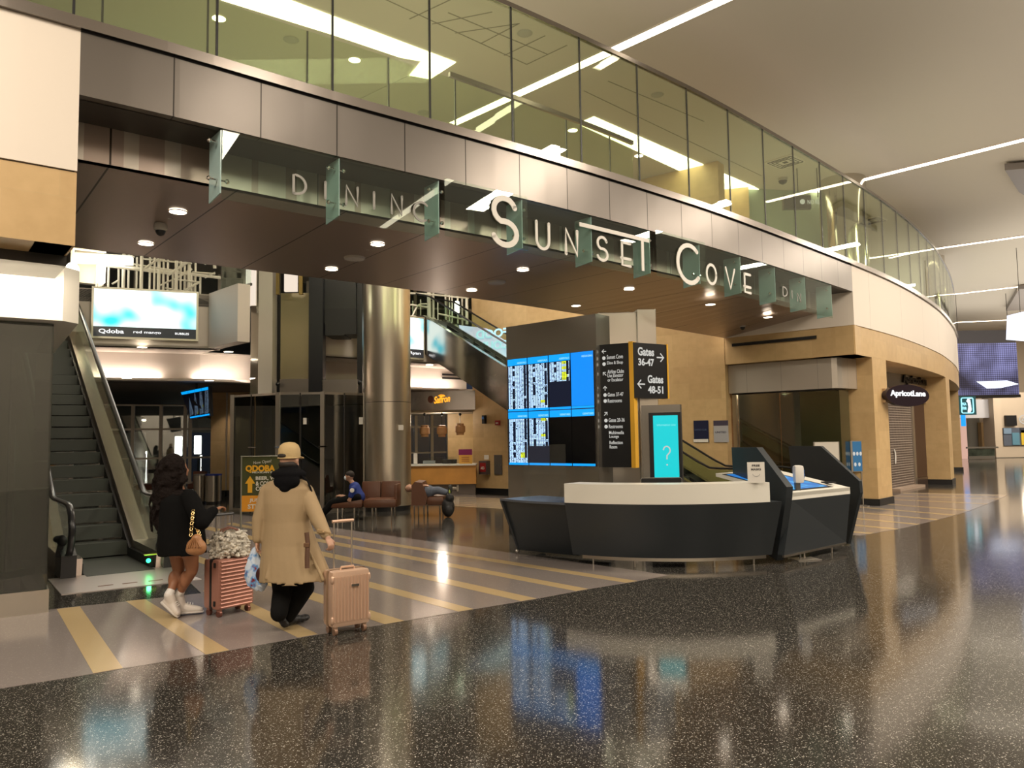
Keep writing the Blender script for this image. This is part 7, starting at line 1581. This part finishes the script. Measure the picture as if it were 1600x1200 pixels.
bm = B(); ell(bm, sh3+Vector((-.005, -.245, -.03)), (.05, .01, .05)); obj('shoulder_patch', bm, paper, so, True)
pt = J(528, 774, YS); bm = B(); box(bm, tuple(pt+Z*.02), (.02, .08, .15), 0, 0, .4, bevel=.004); tag(obj('phone', bm, black_m), 'dark phone held up by the seated person in blue', 'phone')
# ---------------- person lying across the seat
YL = 17.75
lp_ = thing('person', 'person lying across the sideways brown seat in jeans, feet pointing right', 'person', (*J(680, 780, YL).xy, .45))
bm = B(); a_ = J(652, 765, YL+.25); pv_ = J(670, 768, YL); kn = J(684, 766, YL); an_ = J(699, 770, YL)
hd4 = J(640, 763, YL+.5); ell(bm, hd4, (.11, .09, .09)); ell(bm, hd4+Vector((0, -.02, .09)), (.02, .014, .016)); limb(bm, [hd4, a_], [.05, .06]); limb(bm, [a_, pv_], [.12, .13])
for s in (1, -1): limb(bm, [pv_+Vector((0, s*.08, 0)), kn+Vector((0, s*.09, .0)), an_+Vector((0, s*.09, .0))], [.085, .06, .04]); 
w4 = J(664, 759, YL-.12); limb(bm, [a_+Vector((0, -.15, .05)), J(656, 759, YL-.14), w4], [.05, .042, .028]); hand(bm, w4, (1, 0, -.1), (0, 0, 1), .6); w5 = J(664, 758, YL+.2); limb(bm, [a_+Vector((0, .15, .05)), w5], [.05, .028]); hand(bm, w5, (1, 0, -.1), (0, 0, 1), .6)
fused('body', bm, skin_l, lp_, .012, 2)
bm = B(); limb(bm, [a_, a_.lerp(pv_, .7)], [.135, .14]); fused('shirt', bm, plain('pink_shirt', (.5, .2, .2), .8), lp_, .014, 2)
bm = B(); limb(bm, [pv_+Vector((0, .08, 0)), pv_-Vector((0, .08, 0))], [.14, .14])
for s in (1, -1): limb(bm, [pv_+Vector((0, s*.08, 0)), kn+Vector((0, s*.09, .0)), an_+Vector((0, s*.09, .0))], [.10, .085, .06])
fused('jeans', bm, plain('grey_blue_jeans', (.10, .115, .15), .8, bump=.3), lp_, .014, 2)
for s in (1, -1):
    bm = B(); p4 = an_+Vector((.04, s*.09, -.03)); M = Matrix.Identity(4); ell(bm, p4+Vector((.0, 0, .04)), (.05, .05, .06)); ell(bm, p4+Vector((.03, 0, .12)), (.045, .048, .10)); fused('shoe', bm, plain('dark_trainer', (.03, .03, .025), .6), lp_, .012, 2)
bm = B(); ell(bm, an_+Vector((.06, -.12, .03)), (.02, .03, .06)); obj('shoe_tab', bm, plain('lime_tab', (.45, .55, .08), .6), lp_, True)
bk5 = thing('backpack', 'black backpack standing on the floor at the feet of the lying person', 'bag', (*J(701, 804, YL-.2).xy, 0))
bm = B(); q = J(700, 790, YL-.25); ell(bm, (q.x, q.y, .22), (.15, .13, .22)); ell(bm, (q.x+.04, q.y-.02, .42), (.10, .10, .12)); ell(bm, (q.x+.03, q.y-.11, .15), (.10, .06, .12)); fused('bag_body', bm, black_r, bk5, .014, 2)
bm = B(); tube(bm, [(q.x-.04, q.y-.1, .5), (q.x, q.y-.12, .57), (q.x+.05, q.y-.1, .5)], .01, 6); obj('grab_loop', bm, black_m, bk5)
